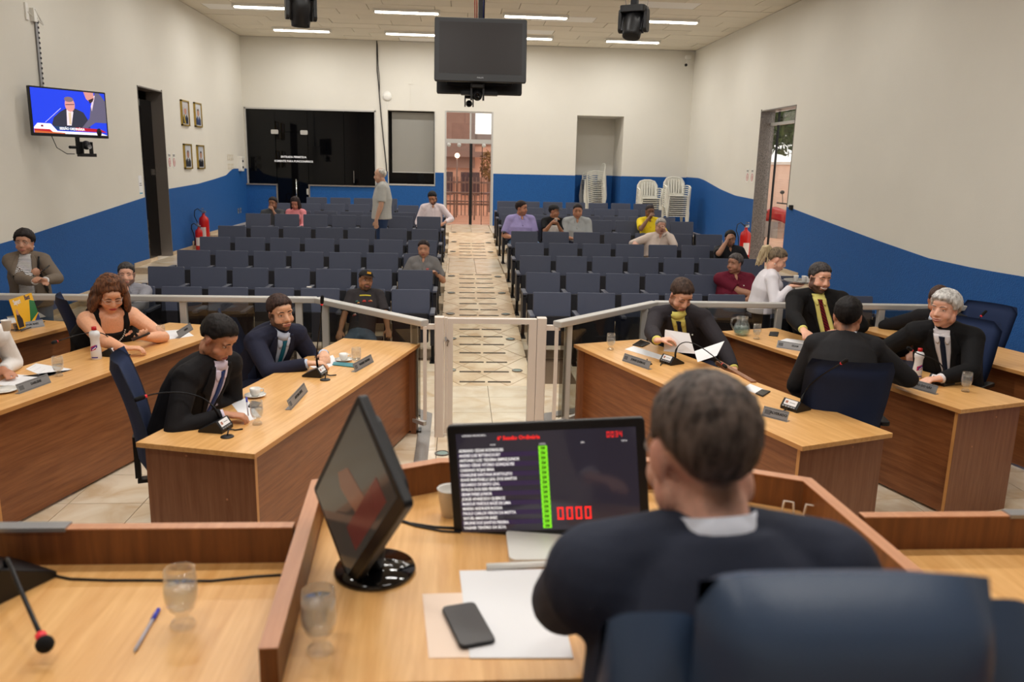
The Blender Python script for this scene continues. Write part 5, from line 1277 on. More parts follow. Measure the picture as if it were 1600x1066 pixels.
# place it physically: near the wall, swivelled towards the benches
best = None
for yaw in range(20, 80, 2):
    for Wd in (.98, 1.1, 1.22):
        for X in np.linspace(-5.0, -4.4, 7):
            c = onx(110, 177, float(X)); a = R_(yaw); u = Vector((math.cos(a), math.sin(a), 0))
            e = 0
            for s, px in ((-1, (49.5, 174.5)), (1, (169.7, 180.5))):
                q = c+u*(s*Wd/2)-CP; k = q.dot(CW); X_, Y_ = 800+FPX*q.dot(CR)/k, 533-FPX*q.dot(CU)/k
                e += (X_-px[0])**2+(Y_-px[1])**2
            l = c-u*Wd/2; r_ = c+u*Wd/2
            if min(l.x, r_.x) < XL+.08: continue
            if best is None or e < best[0]: best = (e, yaw, Wd, float(X), c)
_, yaw, Wd, Xc, c = best
t = thing('wall_television', 'television on the left wall showing two men in suits on blue', 'television', c, R_(yaw))
Hd = Wd*.575
MB().rbox(-Wd/2, Wd/2, 0, .04, -Hd/2, Hd/2, .01, ax='y').make('bezel', M_['blk'], t, bevel=.004)
MB().box(-Wd/2+.018, Wd/2-.018, -.0015, .001, -Hd/2+.035, Hd/2-.018).make('screen', mat('tv_blue', (26, 56, 205), .3, emit=1.0), t)
sw, sh = Wd-.036, Hd-.053; sx0, sz0 = -Wd/2+.018, -Hd/2+.035
def tvp(pts, c, nm, d, em=.8):
    MB().prism([(sx0+u*sw, sz0+v*sh) for u, v in pts], .0015+d*.0004, .0018+d*.0004, Matrix.Rotation(PI/2, 4, 'X')).make(nm, mat('tv_'+nm+str(d), c, .4, emit=em), t)
def ov(cx, cy, rx, ry, n=16): return [(cx+rx*math.cos(k*2*PI/n), cy+ry*math.sin(k*2*PI/n)) for k in range(n)]
tvp([(.24, .2), (.27, .36), (.36, .5), (.44, .58), (.57, .6), (.68, .52), (.75, .3), (.76, .16), (.26, .16)], (44, 46, 62), 'picture_jacket', 1)
tvp([(.45, .56), (.54, .52), (.5, .2), (.44, .2)], (226, 214, 226), 'picture_shirt', 2)
tvp([(.47, .5), (.51, .5), (.5, .22), (.47, .22)], (206, 186, 160), 'picture_tie', 3)
tvp(ov(.5, .68, .068, .165), (206, 142, 138), 'picture_face', 4); tvp(ov(.49, .80, .062, .06), (120, 100, 108), 'picture_hair', 5)
tvp([(.44, .68), (.56, .7), (.56, .685), (.44, .665)], (60, 30, 44), 'picture_spectacles', 6)
tvp([(.78, .62), (.86, 1), (.92, 1), (1, .82), (1, .3), (.84, .3), (.72, .16), (.64, .16), (.76, .4)], (92, 88, 112), 'picture_jacket', 7)
tvp([(.8, .56), (.86, .94), (.835, .92), (.79, .68)], (214, 196, 214), 'picture_shirt', 8)
tvp([(.7, 1), (.84, 1), (.84, .84), (.79, .76), (.73, .84)], (200, 138, 132), 'picture_face', 9); tvp([(.76, .82), (.84, .88), (.82, .79), (.78, .74)], (50, 34, 40), 'picture_beard', 10)
tvp([(0, .12), (.05, .22), (.22, .22), (.3, .06), (.9, .06), (1, 0), (0, 0)], (228, 224, 232), 'picture_banner', 11, .9)
tvp([(.25, .17), (.9, .15), (.97, .08), (.3, .08)], (30, 60, 100), 'picture_banner_blue', 12); tvp([(.55, .162), (.9, .15), (.99, .075), (.55, .08)], (170, 20, 40), 'picture_banner_red', 13)
tvp([(0, .09), (.2, .09), (.24, .03), (0, .03)], (176, 30, 40), 'picture_banner_red', 14); tvp([(0, .05), (.4, .02), (.4, 0), (0, 0)], (190, 96, 44), 'picture_desk', 15)
tvp([(.09, .18), (.12, .18), (.12, .14), (.09, .14)], (120, 30, 60), 'picture_emblem', 16)
tvp([(.15, .24), (.37, .585), (.375, .58), (.155, .24)], (226, 220, 240), 'picture_gooseneck', 5)
text('SESSÃO ORDINÁRIA', .04, mat('tv_white', (240, 240, 244), emit=.9), t, (sx0+.5*sw, -.0095, sz0+.118*sh), (PI/2, 0, 0), 'picture_caption', bold=.001, sx=.9)
MB().ell((sx0+.875*sw, -.012, sz0+.07*sh), (.034, .012, .05)).make('status_lamp', M_['blk'], t, smooth=True)
MB().box(-.15, .15, .04, .07, -.15, .15).tube([(0, .06, 0), (-.1, .25, 0)], .02, 6).make('wall_arm', M_['blkm'], t)
MB().tube([(-.25, .02, -Hd/2), (-.2, .02, -Hd/2-.13), (-.08, .02, -Hd/2-.2), (.02, .02, -Hd/2-.2)], .005, 6).make('cable', M_['blk'], t, smooth=True)
p = c+Vector((math.cos(R_(yaw))*.07, math.sin(R_(yaw))*.07, -Hd/2)); t = thing('ptz_camera', 'black motorised camera mounted below the left wall television', 'camera', p+Vector((0, 0, -.22)), R_(yaw), 'motorised cameras')
MB().box(-.02, .02, 0, .03, .02, .22).tube([(-.12, .0, .1), (0, .02, .1)], .018, 8).make('bracket', M_['blkm'], t)
MB().rbox(.0, .2, -.06, .06, -.01, .03, .02).make('base', M_['blk'], t, bevel=.003)
MB().box(.03, .045, -.03, .03, .03, .17).box(.155, .17, -.03, .03, .03, .17).make('yoke', M_['blk'], t)
MB().ell((.1, 0, .13), (.053, .06, .055)).make('camera_head', M_['blk'], t, smooth=True); MB().lathe([(.026, 0), (.026, .02), (0, .015)], 14, Matrix.Translation((.1, -.05, .11)) @ Matrix.Rotation(PI/2, 4, 'X')).make('lens', M_['silver'], t)
t = wallthing('ceiling_conduit', 'grey ribbed conduit climbing the left wall above the television', 'conduit', 10.6, 0)
a, b = onx(67, 138, XL+.03), onx(57, 27, XL+.03)
MB().tube([(a.y-10.6, -.02, a.z-.3), (b.y-10.6, -.02, b.z)], .02, 6).make('pipe', M_['silver'], t)
for k in range(14):
    q = a.lerp(b, k/14); MB().box(q.y-10.6-.012, q.y-10.6+.012, -.045, -.038, q.z-.012, q.z+.012).make('slot', M_['ink'], t)
t = wallthing('wall_bracket', 'white metal bracket at the top of the conduit on the left wall', 'bracket', 10.5, 3.8)
MB().box(-.12, -.06, -.02, 0, -.09, .1).box(.0, .07, -.05, 0, -.09, .06).tube([(-.08, -.02, .0), (.2, -.05, -.1)], .008, 5).tube([(.03, -.05, .05), (.2, -.05, -.1)], .008, 5).make('plate', M_['white'], t)
# moving head stage lights
def moving_head(px, py, Y, rz, tilt, lab):
    c = ony(px, py, Y)
    t = thing('moving_head_light', lab, 'light', c, rz, 'stage lights hung from the ceiling'); t.scale = (1.12, 1.12, 1.0)
    MB().rbox(-.12, .12, -.09, .09, .1, .17, .03).make('base', M_['blk'], t, bevel=.006)
    for s in (-1, 1): MB().rbox(s*.125-.016, s*.125+.016, -.05, .05, -.1, .14, .04, ax='x').make('yoke_arm', M_['blk'], t, bevel=.004)
    m = Matrix.Rotation(tilt, 4, 'X')
    MB().lathe([(.05, .16), (.085, .13), (.1, .03), (.1, -.05), (.088, -.12), (.085, -.16), (.07, -.165)], 18, m).make('lamp_head', M_['blk'], t, smooth=True)
    MB().lathe([(0, -.158), (.07, -.162)], 18, m).make('lens', M_['blackglass'], t)
    for s in (-1, 1): MB().box(s*.09-.012, s*.09+.012, -.04, .04, -.1, .1, m).make('cooling_rib', M_['blkm'], t)
    MB().tube([(-.08, 0, .15), (-.1, 0, .3), (-.05, 0, ZC-c.z)], .003, 4).tube([(.1, .0, -.05), (.13, 0, .2), (.08, 0, ZC-c.z)], .003, 4).make('safety_cable', M_['steel'], t)
    MB().tube([(0, 0, .16), (.03, 0, .4), (.0, 0, ZC-c.z)], .006, 5).make('power_cable', mat('red_cable', (150, 60, 46), .5), t)
    MB().box(-.03, .03, -.03, .03, .15, ZC-c.z).make('drop_rod', M_['blkm'], t)
moving_head(470, 16, 9.0, R_(20), R_(15), 'black moving head stage light at upper left near the ceiling')
moving_head(990, 36, 9.0, R_(-30), R_(-20), 'black moving head stage light right of the hanging televisions')
# ================================================================== people
def skinmat(name, c):
    m, nt, b = nmat(name); N = nt.nodes; L = nt.links
    at = N.new('ShaderNodeAttribute'); at.attribute_name = 'col'
    L.new(at.outputs['Color'], b.inputs['Base Color']); b.inputs['Roughness'].default_value = .5
    b.inputs['Subsurface Weight'].default_value = .06; b.inputs['Subsurface Radius'].default_value = (.02, .008, .004)
    return m
SKIN = skinmat('skin', None)
def hairmat(name, c, c2=None, sc=60):
    m, nt, b = nmat(name); N = nt.nodes; L = nt.links
    tc = N.new('ShaderNodeTexCoord'); mp = N.new('ShaderNodeMapping'); mp.inputs['Scale'].default_value = (1, 1, .25)
    nz = N.new('ShaderNodeTexNoise'); nz.inputs['Scale'].default_value = sc; nz.inputs['Detail'].default_value = 5; nz.inputs['Distortion'].default_value = .6
    rp = N.new('ShaderNodeValToRGB'); c2 = c2 or tuple(min(255, int(v*1.7+10)) for v in c)
    rp.color_ramp.elements[0].position = .35; rp.color_ramp.elements[1].position = .68
    rp.color_ramp.elements[0].color = lin(c); rp.color_ramp.elements[1].color = lin(c2)
    L.new(tc.outputs['Object'], mp.inputs[0]); L.new(mp.outputs[0], nz.inputs['Vector']); L.new(nz.outputs[0], rp.inputs[0]); L.new(rp.outputs[0], b.inputs['Base Color'])
    bp = N.new('ShaderNodeBump'); bp.inputs['Strength'].default_value = .7; bp.inputs['Distance'].default_value = .006
    L.new(nz.outputs[0], bp.inputs['Height']); L.new(bp.outputs[0], b.inputs['Normal']); b.inputs['Roughness'].default_value = .6; b.inputs['Specular IOR Level'].default_value = .22
    return m
def cloth(name, c, rough=.8, bump=.25, stripe=None):
    m = mat(name, c, rough, bump=bump, bscale=22, var=.06, vscale=9, sheen=.0, spec=.25)
    if stripe:
        nt = m.node_tree; N = nt.nodes; L = nt.links; b = N['Principled BSDF']
        tc = N.new('ShaderNodeTexCoord'); wv = N.new('ShaderNodeTexWave'); wv.bands_direction = stripe[0]; wv.inputs['Scale'].default_value = stripe[1]; wv.inputs['Distortion'].default_value = .6
        rp = N.new('ShaderNodeValToRGB'); rp.color_ramp.interpolation = 'CONSTANT'; rp.color_ramp.elements[0].color = lin(c); rp.color_ramp.elements[1].position = stripe[3]; rp.color_ramp.elements[1].color = lin(stripe[2])
        L.new(tc.outputs['Object'], wv.inputs['Vector']); L.new(wv.outputs[0], rp.inputs[0]); L.new(rp.outputs[0], b.inputs['Base Color'])
    return m
def remesh(mb, vox, smooth=3, name='body'):
    me = mb.mesh(name); o = D.objects.new('tmp', me); COL.objects.link(o)
    r = o.modifiers.new('r', 'REMESH'); r.mode = 'VOXEL'; r.voxel_size = vox; r.use_smooth_shade = True
    sm = o.modifiers.new('s', 'SMOOTH'); sm.factor = .5; sm.iterations = smooth
    dg = bpy.context.evaluated_depsgraph_get(); out = D.meshes.new_from_object(o.evaluated_get(dg))
    D.objects.remove(o); D.meshes.remove(me); out.name = name
    return out
def co(me):
    a = np.empty(len(me.vertices)*3, np.float32); me.vertices.foreach_get('co', a); return a.reshape(-1, 3)
def V3(x): return Vector(x)
def lerp(a, b, t): return a+(b-a)*t
EYEW = mat('eye_white', (226, 220, 214), .25); IRIS = mat('dark_iris', (38, 24, 18), .2)

AZ = [0, 35, 60, 75, 90, 110, 130, 150, 180]
HLT = {'short': [25, 22, 8, -20, -10, -22, -48, -56, -60], 'buzz': [28, 24, 11, -14, -6, -20, -46, -54, -58], 'curly': [24, 21, 6, -18, -12, -26, -50, -58, -62], 'thick': [20, 17, 4, -24, -14, -26, -52, -60, -64],
       'bald': [62, 60, 52, 14, 2, -12, -40, -50, -54], 'long': [27, 22, 2, -34, -60, -75, -80, -80, -80], 'pulled': [27, 23, 9, -6, 0, -16, -42, -52, -54], 'big': [34, 24, -2, -38, -64, -76, -80, -80, -80]}
def person(name_label, head, pelvis, yaw, hyaw=None, hpitch=0, hroll=0, s=1.0, fat=1.0, vox=.011, standing=False, floor=0, neck=.128, c7off=(0, 0, 0),
           skin=(190, 136, 108), hair=('short', (30, 24, 22)), beard=None, brow=(40, 28, 24), lips=(160, 92, 84),
           outfit=None, hands=None, glasses=None, group=None, seat_fwd=.43, cap=None, smile=0, female=False, legcol=(40, 46, 66), lean=0, knees=None, detail=True, shoecol=(20, 18, 18), eyes_closed=False, elbows=None, handpose=None, tilt=0, earrings=False):
    Hc = V3(head); Pv = V3(pelvis); skin = (min(255, int(skin[0]*1.08+4)), min(255, int(skin[1]*1.12+5)), min(255, int(skin[2]*1.12+5)))
    t = thing('person', name_label, 'person', Vector((Pv.x, Pv.y, floor)), 0, group)
    O = Vector((Pv.x, Pv.y, floor)); off = Matrix.Translation(-O)
    a = R_(yaw); f = Vector((math.sin(a), -math.cos(a), 0)); up = Vector((0, 0, 1)); r = f.cross(up)   # r: the person's right
    if hyaw is None: hyaw = yaw
    ha = R_(hyaw); hf0 = Vector((math.sin(ha), -math.cos(ha), 0)); hr0 = hf0.cross(up)
    p = R_(hpitch); hf = hf0*math.cos(p)-up*math.sin(p); hu = up*math.cos(p)+hf0*math.sin(p)
    q = R_(hroll); hr = hr0*math.cos(q)+hu*math.sin(q); hu = hu*math.cos(q)-hr0*math.sin(q)
    # head frame: local x = person's right negated so that (x, y=front, z=up) is right handed:  x = front x up
    HX = hf.cross(hu)
    HM = Matrix(((HX.x, hf.x, hu.x, Hc.x), (HX.y, hf.y, hu.y, Hc.y), (HX.z, hf.z, hu.z, Hc.z), (0, 0, 0, 1))) @ Matrix.Scale(s, 4)
    hs = .93 if female else 1.0
    # ---------------- skeleton
    neck_top = HM @ Vector((0, -.018, -.07))
    C7 = Hc-up*neck*s-f*.030*s-(hf0*math.sin(max(0, p)))*.035*s+V3(c7off)
    spine = C7-Pv; L_ = spine.length; sd = spine.normalized()
    sr = (r*(1)+up*math.sin(R_(tilt))).normalized()
    sf = sd.cross(sr).normalized()*-1
    if sf.dot(f) < 0: sf = -sf
    bulge = -sf*(.035*s)
    def sp(u): return Pv+spine*u+bulge*math.sin(u*PI)*(1 if not standing else .3)
    w = (.168 if not female else .146)*s*(1+.30*(fat-1))
    shz = C7-sd*.062*s+sf*.012*s
    SH = {1: shz+sr*w, -1: shz-sr*w}
    UA, FA, HL = .285*s, .255*s, .175*s
    wr = {}; el = {}; hd = {}; hn = {}
    for side in (1, -1):
        tgt = (hands or {}).get(side)
        if tgt is None:
            tgt = (Pv+f*.34*s+sr*side*.10*s+up*.13*s) if not standing else SH[side]-up*.50*s+sr*side*.06+f*.03
        Wd = V3(tgt); d = Wd-SH[side]; dist = d.length; mx = (UA+FA)*.985
        if dist > mx: Wd = SH[side]+d*(mx/dist); dist = mx; d = Wd-SH[side]
        dn = d.normalized(); ca = (UA*UA+dist*dist-FA*FA)/(2*UA*dist); ca = max(-1, min(1, ca)); x = UA*ca; hgt = UA*math.sqrt(max(0, 1-ca*ca))
        pole = (elbows or {}).get(side)
        pole = V3(pole) if pole is not None else (-up*1.0+sr*side*.55-f*.35)
        pole = (pole-dn*pole.dot(dn)).normalized()
        el[side] = SH[side]+dn*x+pole*hgt; wr[side] = Wd
        hp = (handpose or {}).get(side, {})
        hd[side] = V3(hp['d']).normalized() if 'd' in hp else (Wd-el[side]).normalized()
        n0 = V3(hp['n']) if 'n' in hp else -up
        n0 = n0-hd[side]*n0.dot(hd[side]); hn[side] = n0.normalized() if n0.length > 1e-4 else f
    # legs
    hipL = {k: Pv+r*k*.085*s-up*.0 for k in (1, -1)}; kn = {}; an = {}
    for k in (1, -1):
        if standing:
            kn[k] = Vector((hipL[k].x, hipL[k].y, floor+(Pv.z-floor)*.53))+f*.03+r*k*.02; an[k] = Vector((hipL[k].x, hipL[k].y, floor+.08))+r*k*.03
        else:
            kn[k] = hipL[k]+f*seat_fwd*s+r*k*(.07+.04*(fat-1))+up*.02
            if knees and k in knees: kn[k] = V3(knees[k])
            an[k] = Vector((kn[k].x, kn[k].y, 0))+f*(-.02)+up*(floor+.08)
            dl = (kn[k]-an[k]).length
    # ---------------- body (one continuous surface)
    B = MB()
    def T(pts, rad, n=12, mb=None, upv=None): (mb or B).tube(pts, rad, n, off, up=upv, dome=True)
    k_ = .5+.5*fat
    def torso(mb, inf, sleeves, bottom=0.0, hem=0, hemf=1.0, topu=9):
        secs = [(-.03, .165, .120), (.12, .158, .118), (.32, .152, .112), (.55, .162, .118), (.74, .172, .114), (.87, .155, .098), (.96, .105, .080), (1.02, .062, .062)]
        pts = []; rad = []
        for u, a_, b_ in secs:
            if u < bottom or u > topu: continue
            wf = (1+(fat-1)*(1.1 if u < .6 else .45)); bf = (1+(fat-1)*(1.5 if u < .6 else .6))
            if female: a_ *= .9 if u > .6 else 1.0
            pts.append(sp(u)+(sf*.02*s*(fat-1)*3*math.sin(max(0, min(1, 1-abs(u-.3)*1.7))*PI/2) if u < .8 else Vector())); rad.append(((a_*wf*s+inf)*(1.0), b_*bf*s+inf))
        if topu < 9: mb.tube(pts+[sp(.83)+sf*.01*s], rad+[(rad[-1][0]*.93, rad[-1][1]*.92)], 20, off, up=sf); return
        if hem: pts.insert(0, pts[0]-up*hem); rad.insert(0, (rad[0][0]*1.03*hemf, rad[0][1]*1.05*hemf))
        mb.tube(pts, rad, 20, off, up=sf, dome=False)
        for side in (1, -1):
            mb.ell(SH[side]-sr*side*.012*s, ((.062*k_*s+inf), (.062*k_*s+inf), (.06*k_*s+inf)), m=off)
            mb.tube([C7-sd*.02*s, SH[side]+sd*.012*s], [(.06*s+inf, .05*s+inf), (.055*s+inf, .05*s+inf)], 12, off, up=sf, dome=True)
    torso(B, -.004*s if outfit and outfit.get('kind') not in ('tank',) else 0, None)
    if female:
        for side in (1, -1): B.ell(sp(.68)+sf*.085*s*k_+sr*side*.075*s*k_, (.062*s*k_, .06*s*k_, .06*s*k_), m=off)
    T([C7-sd*.05*s, C7+(neck_top-C7)*.5, neck_top], [(.066*s, .066*s), (.054*s*hs*(1+.25*(fat-1)), .056*s*hs*(1+.25*(fat-1))), (.054*s*hs, .058*s*hs)], 14)
    # head
    def E(c, rr_, n=(16, 12), rot=None): B.ell(c, rr_, rot, n[0], n[1], m=off @ HM)
    jw = 1+.35*(fat-1)
    E((0, -.012, .038), (.0745, .094, .084), (22, 16))
    E((0, .028, -.022), (.062*jw, .062, .083), (20, 14))
    E((0, .030, -.072), (.052*jw*(.9 if female else 1), .048, .034), (16, 10))
    E((0, .062, -.092), (.026, .022, .020)); E((.040*jw, .050, -.036), (.026, .030, .028)); E((-.040*jw, .050, -.036), (.026, .030, .028))
    E((.028, .070, .026), (.030, .016, .010)); E((-.028, .070, .026), (.030, .016, .010)); E((0, .062, .05), (.05, .028, .032))
    B.tube([(0, .076, .016), (0, .094, -.008), (0, .104, -.026)], [(.009, .010), (.011, .011), (.014, .010)], 10, off @ HM, up=(0, 0, 1), dome=True)
    E((.012, .093, -.030), (.010, .011, .008)); E((-.012, .093, -.030), (.010, .011, .008))
    lw = .026+.006*smile
    E((0, .084, -.0575), (lw, .012, .006)); E((0, .082, -.0675), (lw*.9, .012, .0065)); E((0, .078, -.062), (.034, .018, .018))
    for sx in (1, -1):
        E((sx*.0765, -.006, -.004), (.007, .017, .031), rot=Euler((R_(-12), 0, R_(sx*-18))).to_matrix())
        E((sx*.058*jw, .0, -.055), (.016, .028, .03))
    # arms and hands
    for side in (1, -1):
        T([SH[side], lerp(SH[side], el[side], .5), el[side]], [(.052*k_*s, .052*k_*s), (.046*k_*s, .046*k_*s), (.038*s*k_, .038*s*k_)], 12)
        T([el[side], lerp(el[side], wr[side], .3), wr[side]], [(.038*s*k_, .038*s*k_), (.040*s*k_, .038*s*k_), (.026*s, .022*s)], 12)
        d, n = hd[side], hn[side]; b = d.cross(n)*1.0   # lateral
        hp = (handpose or {}).get(side, {}); curl = hp.get('curl', .45); spread = hp.get('spread', 1)
        W0 = wr[side]; K = W0+d*.088*s
        B.tube([W0-d*.01*s, W0+d*.045*s, K], [(.027*s, .018*s), (.038*s, .016*s), (.039*s, .013*s)], 12, off, up=n, dome=True)
        thumbside = -side if 'th' not in hp else hp['th']
        bb = b*(1 if b.dot(sr*(-side)) >= 0 else -1) if 'th' not in hp else b*hp['th']
        lens = (.070, .079, .074, .058)
        fr = max(.0082*s, vox*.8 if vox > .009 else .0082*s)
        for i in range(4):
            o_ = (1.5-i)*.0195*s*spread; base = K-d*.012*s+bb*o_; dd = (d+bb*(1.5-i)*.06).normalized(); pnt = [base]; ang = 0; Lf = lens[i]*s
            for seg, fr_ in enumerate((.45, .32, .23)):
                ang += curl*(.6, 1.0, .8)[seg]
                pnt.append(pnt[-1]+(dd*math.cos(ang)+n*math.sin(ang))*Lf*fr_)
            B.tube(pnt, [fr*1.1, fr*1.03, fr*.97, fr*.85], 8, off, dome=True)
        th0 = W0+d*.028*s+bb*.022*s
        p1 = th0+(d*.6+bb*.75+n*.25).normalized()*.036*s; p2 = p1+(d*.85+bb*.25+n*(.25+curl*.5)).normalized()*.030*s; p3 = p2+(d*.9-bb*.05+n*(.2+curl*.6)).normalized()*.024*s
        B.tube([th0, p1, p2, p3], [fr*1.35, fr*1.25, fr*1.1, fr*.95], 8, off, dome=True)
    for k in (1, -1):
        T([hipL[k], lerp(hipL[k], kn[k], .5), kn[k]], [(.078*k_*s, .078*k_*s), (.066*k_*s, .066*k_*s), (.05*s, .05*s)], 12)
        T([kn[k], lerp(kn[k], an[k], .35), an[k]], [(.05*s, .05*s), (.052*s, .052*s), (.036*s, .036*s)], 12)
        T([an[k]+f*-.03*s-up*.03, an[k]+f*.1*s-up*.045], [(.03*s, .028*s), (.034*s, .02*s)], 8)
    me = remesh(B, vox, 2 if vox < .009 else 1)
    C = co(me).astype(np.float64); n_ = len(C)
    inv = (HM.inverted() @ Matrix.Translation(O)); A_ = np.array(inv)
    Lh = C @ A_[:3, :3].T + A_[:3, 3]
    x, y, z = Lh[:, 0], Lh[:, 1], Lh[:, 2]
    def L3(c): return np.array(lin(c)[:3])
    col = np.tile(L3(skin), (n_, 1)); rs = np.random.default_rng(5)
    col *= (1+.04*rs.standard_normal((n_, 1)))
    inhead = (np.abs(x) < .1) & (np.abs(y) < .13) & (z > -.14) & (z < .15)
    def paint(mask, c, k=1.0): col[mask] = col[mask]*(1-k)+L3(c)*k
    face = inhead & (y > .02)
    cheek = face & (np.abs(np.abs(x)-.042) < .02) & (np.abs(z+.03) < .02); paint(cheek, (200, 110, 92), .18)
    ear = inhead & (np.abs(x) > .074) & (np.abs(y) < .03); paint(ear, (196, 110, 96), .3)
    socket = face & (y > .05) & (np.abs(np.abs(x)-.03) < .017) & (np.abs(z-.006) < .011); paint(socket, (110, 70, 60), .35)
    if beard:
        bc, bk = beard[0], beard[1]
        bm = inhead & (y > -.01) & (z < -.045+.0*y) & ~((np.abs(x) < .03) & (np.abs(z+.062) < .012) & (y > .07))
        bm |= inhead & (y > -.005) & (y < .034) & (np.abs(x) > .05) & (z < .01)
        bm &= ~(z < -.128)
        if len(beard) > 2 and beard[2] == 'goatee': bm = inhead & (y > .055) & (np.abs(x) < .036) & (z < -.040) & (z > -.12)
        paint(bm, bc, bk)
    if hair and hair[0] != 'none':
        q1 = np.degrees(np.arctan2(x, y+.012)); rad_ = np.sqrt(x**2+(y+.012)**2); q2 = np.degrees(np.arctan2(z-.038, rad_))
        kk = np.clip((q2-np.interp(np.abs(q1), AZ, HLT[hair[0]]))/9+.8, 0, 1)*(inhead & (z > -.115))*(1-ear*.9)
        if hair[0] != 'bald': col = col*(1-kk[:, None]*.85)+L3(hair[1])*kk[:, None]*.85
        if hair[0] == 'bald': paint(inhead & (z > -.03) & (z < .06) & (y < .0), hair[1], .5)
    ca = me.color_attributes.new('col', 'FLOAT_COLOR', 'POINT'); ca.data.foreach_set('color', np.hstack([np.clip(col, 0, 1), np.ones((n_, 1))]).astype(np.float32).ravel())
    me.materials.clear(); me.materials.append(SKIN)
    bo = D.objects.new('body', me); COL.objects.link(bo); bo.parent = t
    HL_ = off @ HM
    bt = BVHTree.FromPolygons([v.co for v in me.vertices], [list(pl.vertices) for pl in me.polygons])
    def fs_(x_, z_, d_=0):   # point on the face in front of (x_, z_)
        o1 = HL_ @ Vector((x_, .2, z_)); dr = (HL_.to_3x3() @ Vector((0, -1, 0))).normalized()
        h_ = bt.ray_cast(o1, dr)
        return (h_[0]-dr*d_*s) if h_[0] is not None else HL_ @ Vector((x_, .08, z_))
    bmt = mat('brow_%d' % brow[0], brow, .8)
    for sx in (1, -1):
        MB().tube([fs_(sx*q1, q2, .001) for q1, q2 in ((.012, .0255), (.022, .0300), (.036, .0315), (.050, .0265))], [.0022*s, .0036*s, .0032*s, .0012*s], 6).make('eyebrow', bmt, t, smooth=True)
    lmt = mat('lips_%d_%d' % (lips[0], lips[1]), lips, .45); mc = .007*smile
    if smile > .7: MB().tube([fs_(q1, -.0615+mc*(q1/lw)**2, .0005) for q1 in np.linspace(-lw, lw, 7)], [.001, .004, .0052, .0058, .0052, .004, .001], 6).make('teeth', mat('teeth', (232, 226, 216), .3), t, smooth=True)
    for zz, r0, nm in ((-.0575+.0025*smile, .0034, 'upper_lip'), (-.0675-.003*smile, .0042, 'lower_lip')):
        MB().tube([fs_(q1, zz+(-.0035 if zz > -.06 else .0045)*(q1/lw)**2+mc*(q1/lw)**2, .0006) for q1 in np.linspace(-lw, lw, 7)], [r0*s*k9 for k9 in (.3, .75, 1, 1, 1, .75, .3)], 6).make(nm, lmt, t, smooth=True)
    # eyes
    if eyes_closed:
        for sx in (1, -1): MB().tube([fs_(sx*q1, q2, .0005) for q1, q2 in ((.019, .003), (.031, -.001), (.044, .002))], [.0012, .0018, .0012], 5).make('eyelid_line', bmt, t, smooth=True)
    if not eyes_closed:
        for sx in (1, -1):
            e = MB().ell((sx*.031, .0662, .006), (.0122, .0118, .0062), None, 10, 8, m=HL_).make('eye', EYEW, t, smooth=True)
            MB().ell((sx*.031, .0742, .006), (.0064, .0046, .0060), None, 8, 6, m=HL_).make('iris', IRIS, e, smooth=True)
    # ---------------- hair
    if hair and hair[0] != 'none':
        kind, hc = hair[0], hair[1]; hm = hairmat('hair_%d_%d_%d' % hc, hc, hair[2] if len(hair) > 2 and isinstance(hair[2], tuple) else None)
        nu, nv = (56, 40) if vox < .009 else (40, 28); vs = []; th = {'short': .011, 'curly': .016, 'thick': .02, 'buzz': .005, 'bald': .004, 'long': .017, 'pulled': .009, 'big': .034}[kind]
        rs = np.random.default_rng(abs(hash(hc)) % 1000 if False else sum(hc))
        HLN = HLT[kind]
        top_bald = kind == 'bald'
        for i in range(nv+1):
            th_ = PI*i/nv; elv = 90-180*i/nv
            for j in range(nu):
                az = 2*PI*j/nu; azd = abs(((math.degrees(az)+180) % 360)-180)
                hl = float(np.interp(azd, AZ, HLN))+2.2*math.sin(az*11)+1.5*math.sin(az*23+1); k = max(0, min(1, (elv-hl)/13+.35)); k = k*k*(3-2*k)
                if top_bald and elv > 58: k *= .0 if elv > 66 else (66-elv)/8
                lump = 1+(.05 if kind in ('short', 'buzz', 'pulled') else .12)*math.sin(az*7+elv*.13)*math.sin(elv*.11+az*3)*k
                g = th*lump*(1.2 if kind in ('short', 'thick') and elv > 25 and azd < 60 else 1)+rs.normal()*.0012
                base = .90 + (.10+0)*k
                rx, ry, rz_ = .0755, .095, .085
                dx, dy, dz = math.sin(az)*math.cos(R_(elv)), math.cos(az)*math.cos(R_(elv)), math.sin(R_(elv))
                extra = g*k*(.35 if kind in ('big', 'long') and azd < 55 and elv < 62 else 1)*(.75 if azd > 60 and elv < 20 and kind in ('short', 'buzz') else 1)
                zz = .038+dz*(rz_*base+extra); xx = dx*(rx*base+extra); yy = -.012+dy*(ry*base+extra)
                if azd > 60 and elv < 0 and kind not in ('long', 'big'):   # nape follows the skull towards the neck
                    yy += -.0*elv; zz += 0
                vs.append((xx, yy, zz))
        fs = [(i*nu+j, i*nu+(j+1) % nu, (i+1)*nu+(j+1) % nu, (i+1)*nu+j) for i in range(nv) for j in range(nu)]
        ho = MB().add(vs, fs, HL_).make('hair', hm, t, smooth=True)
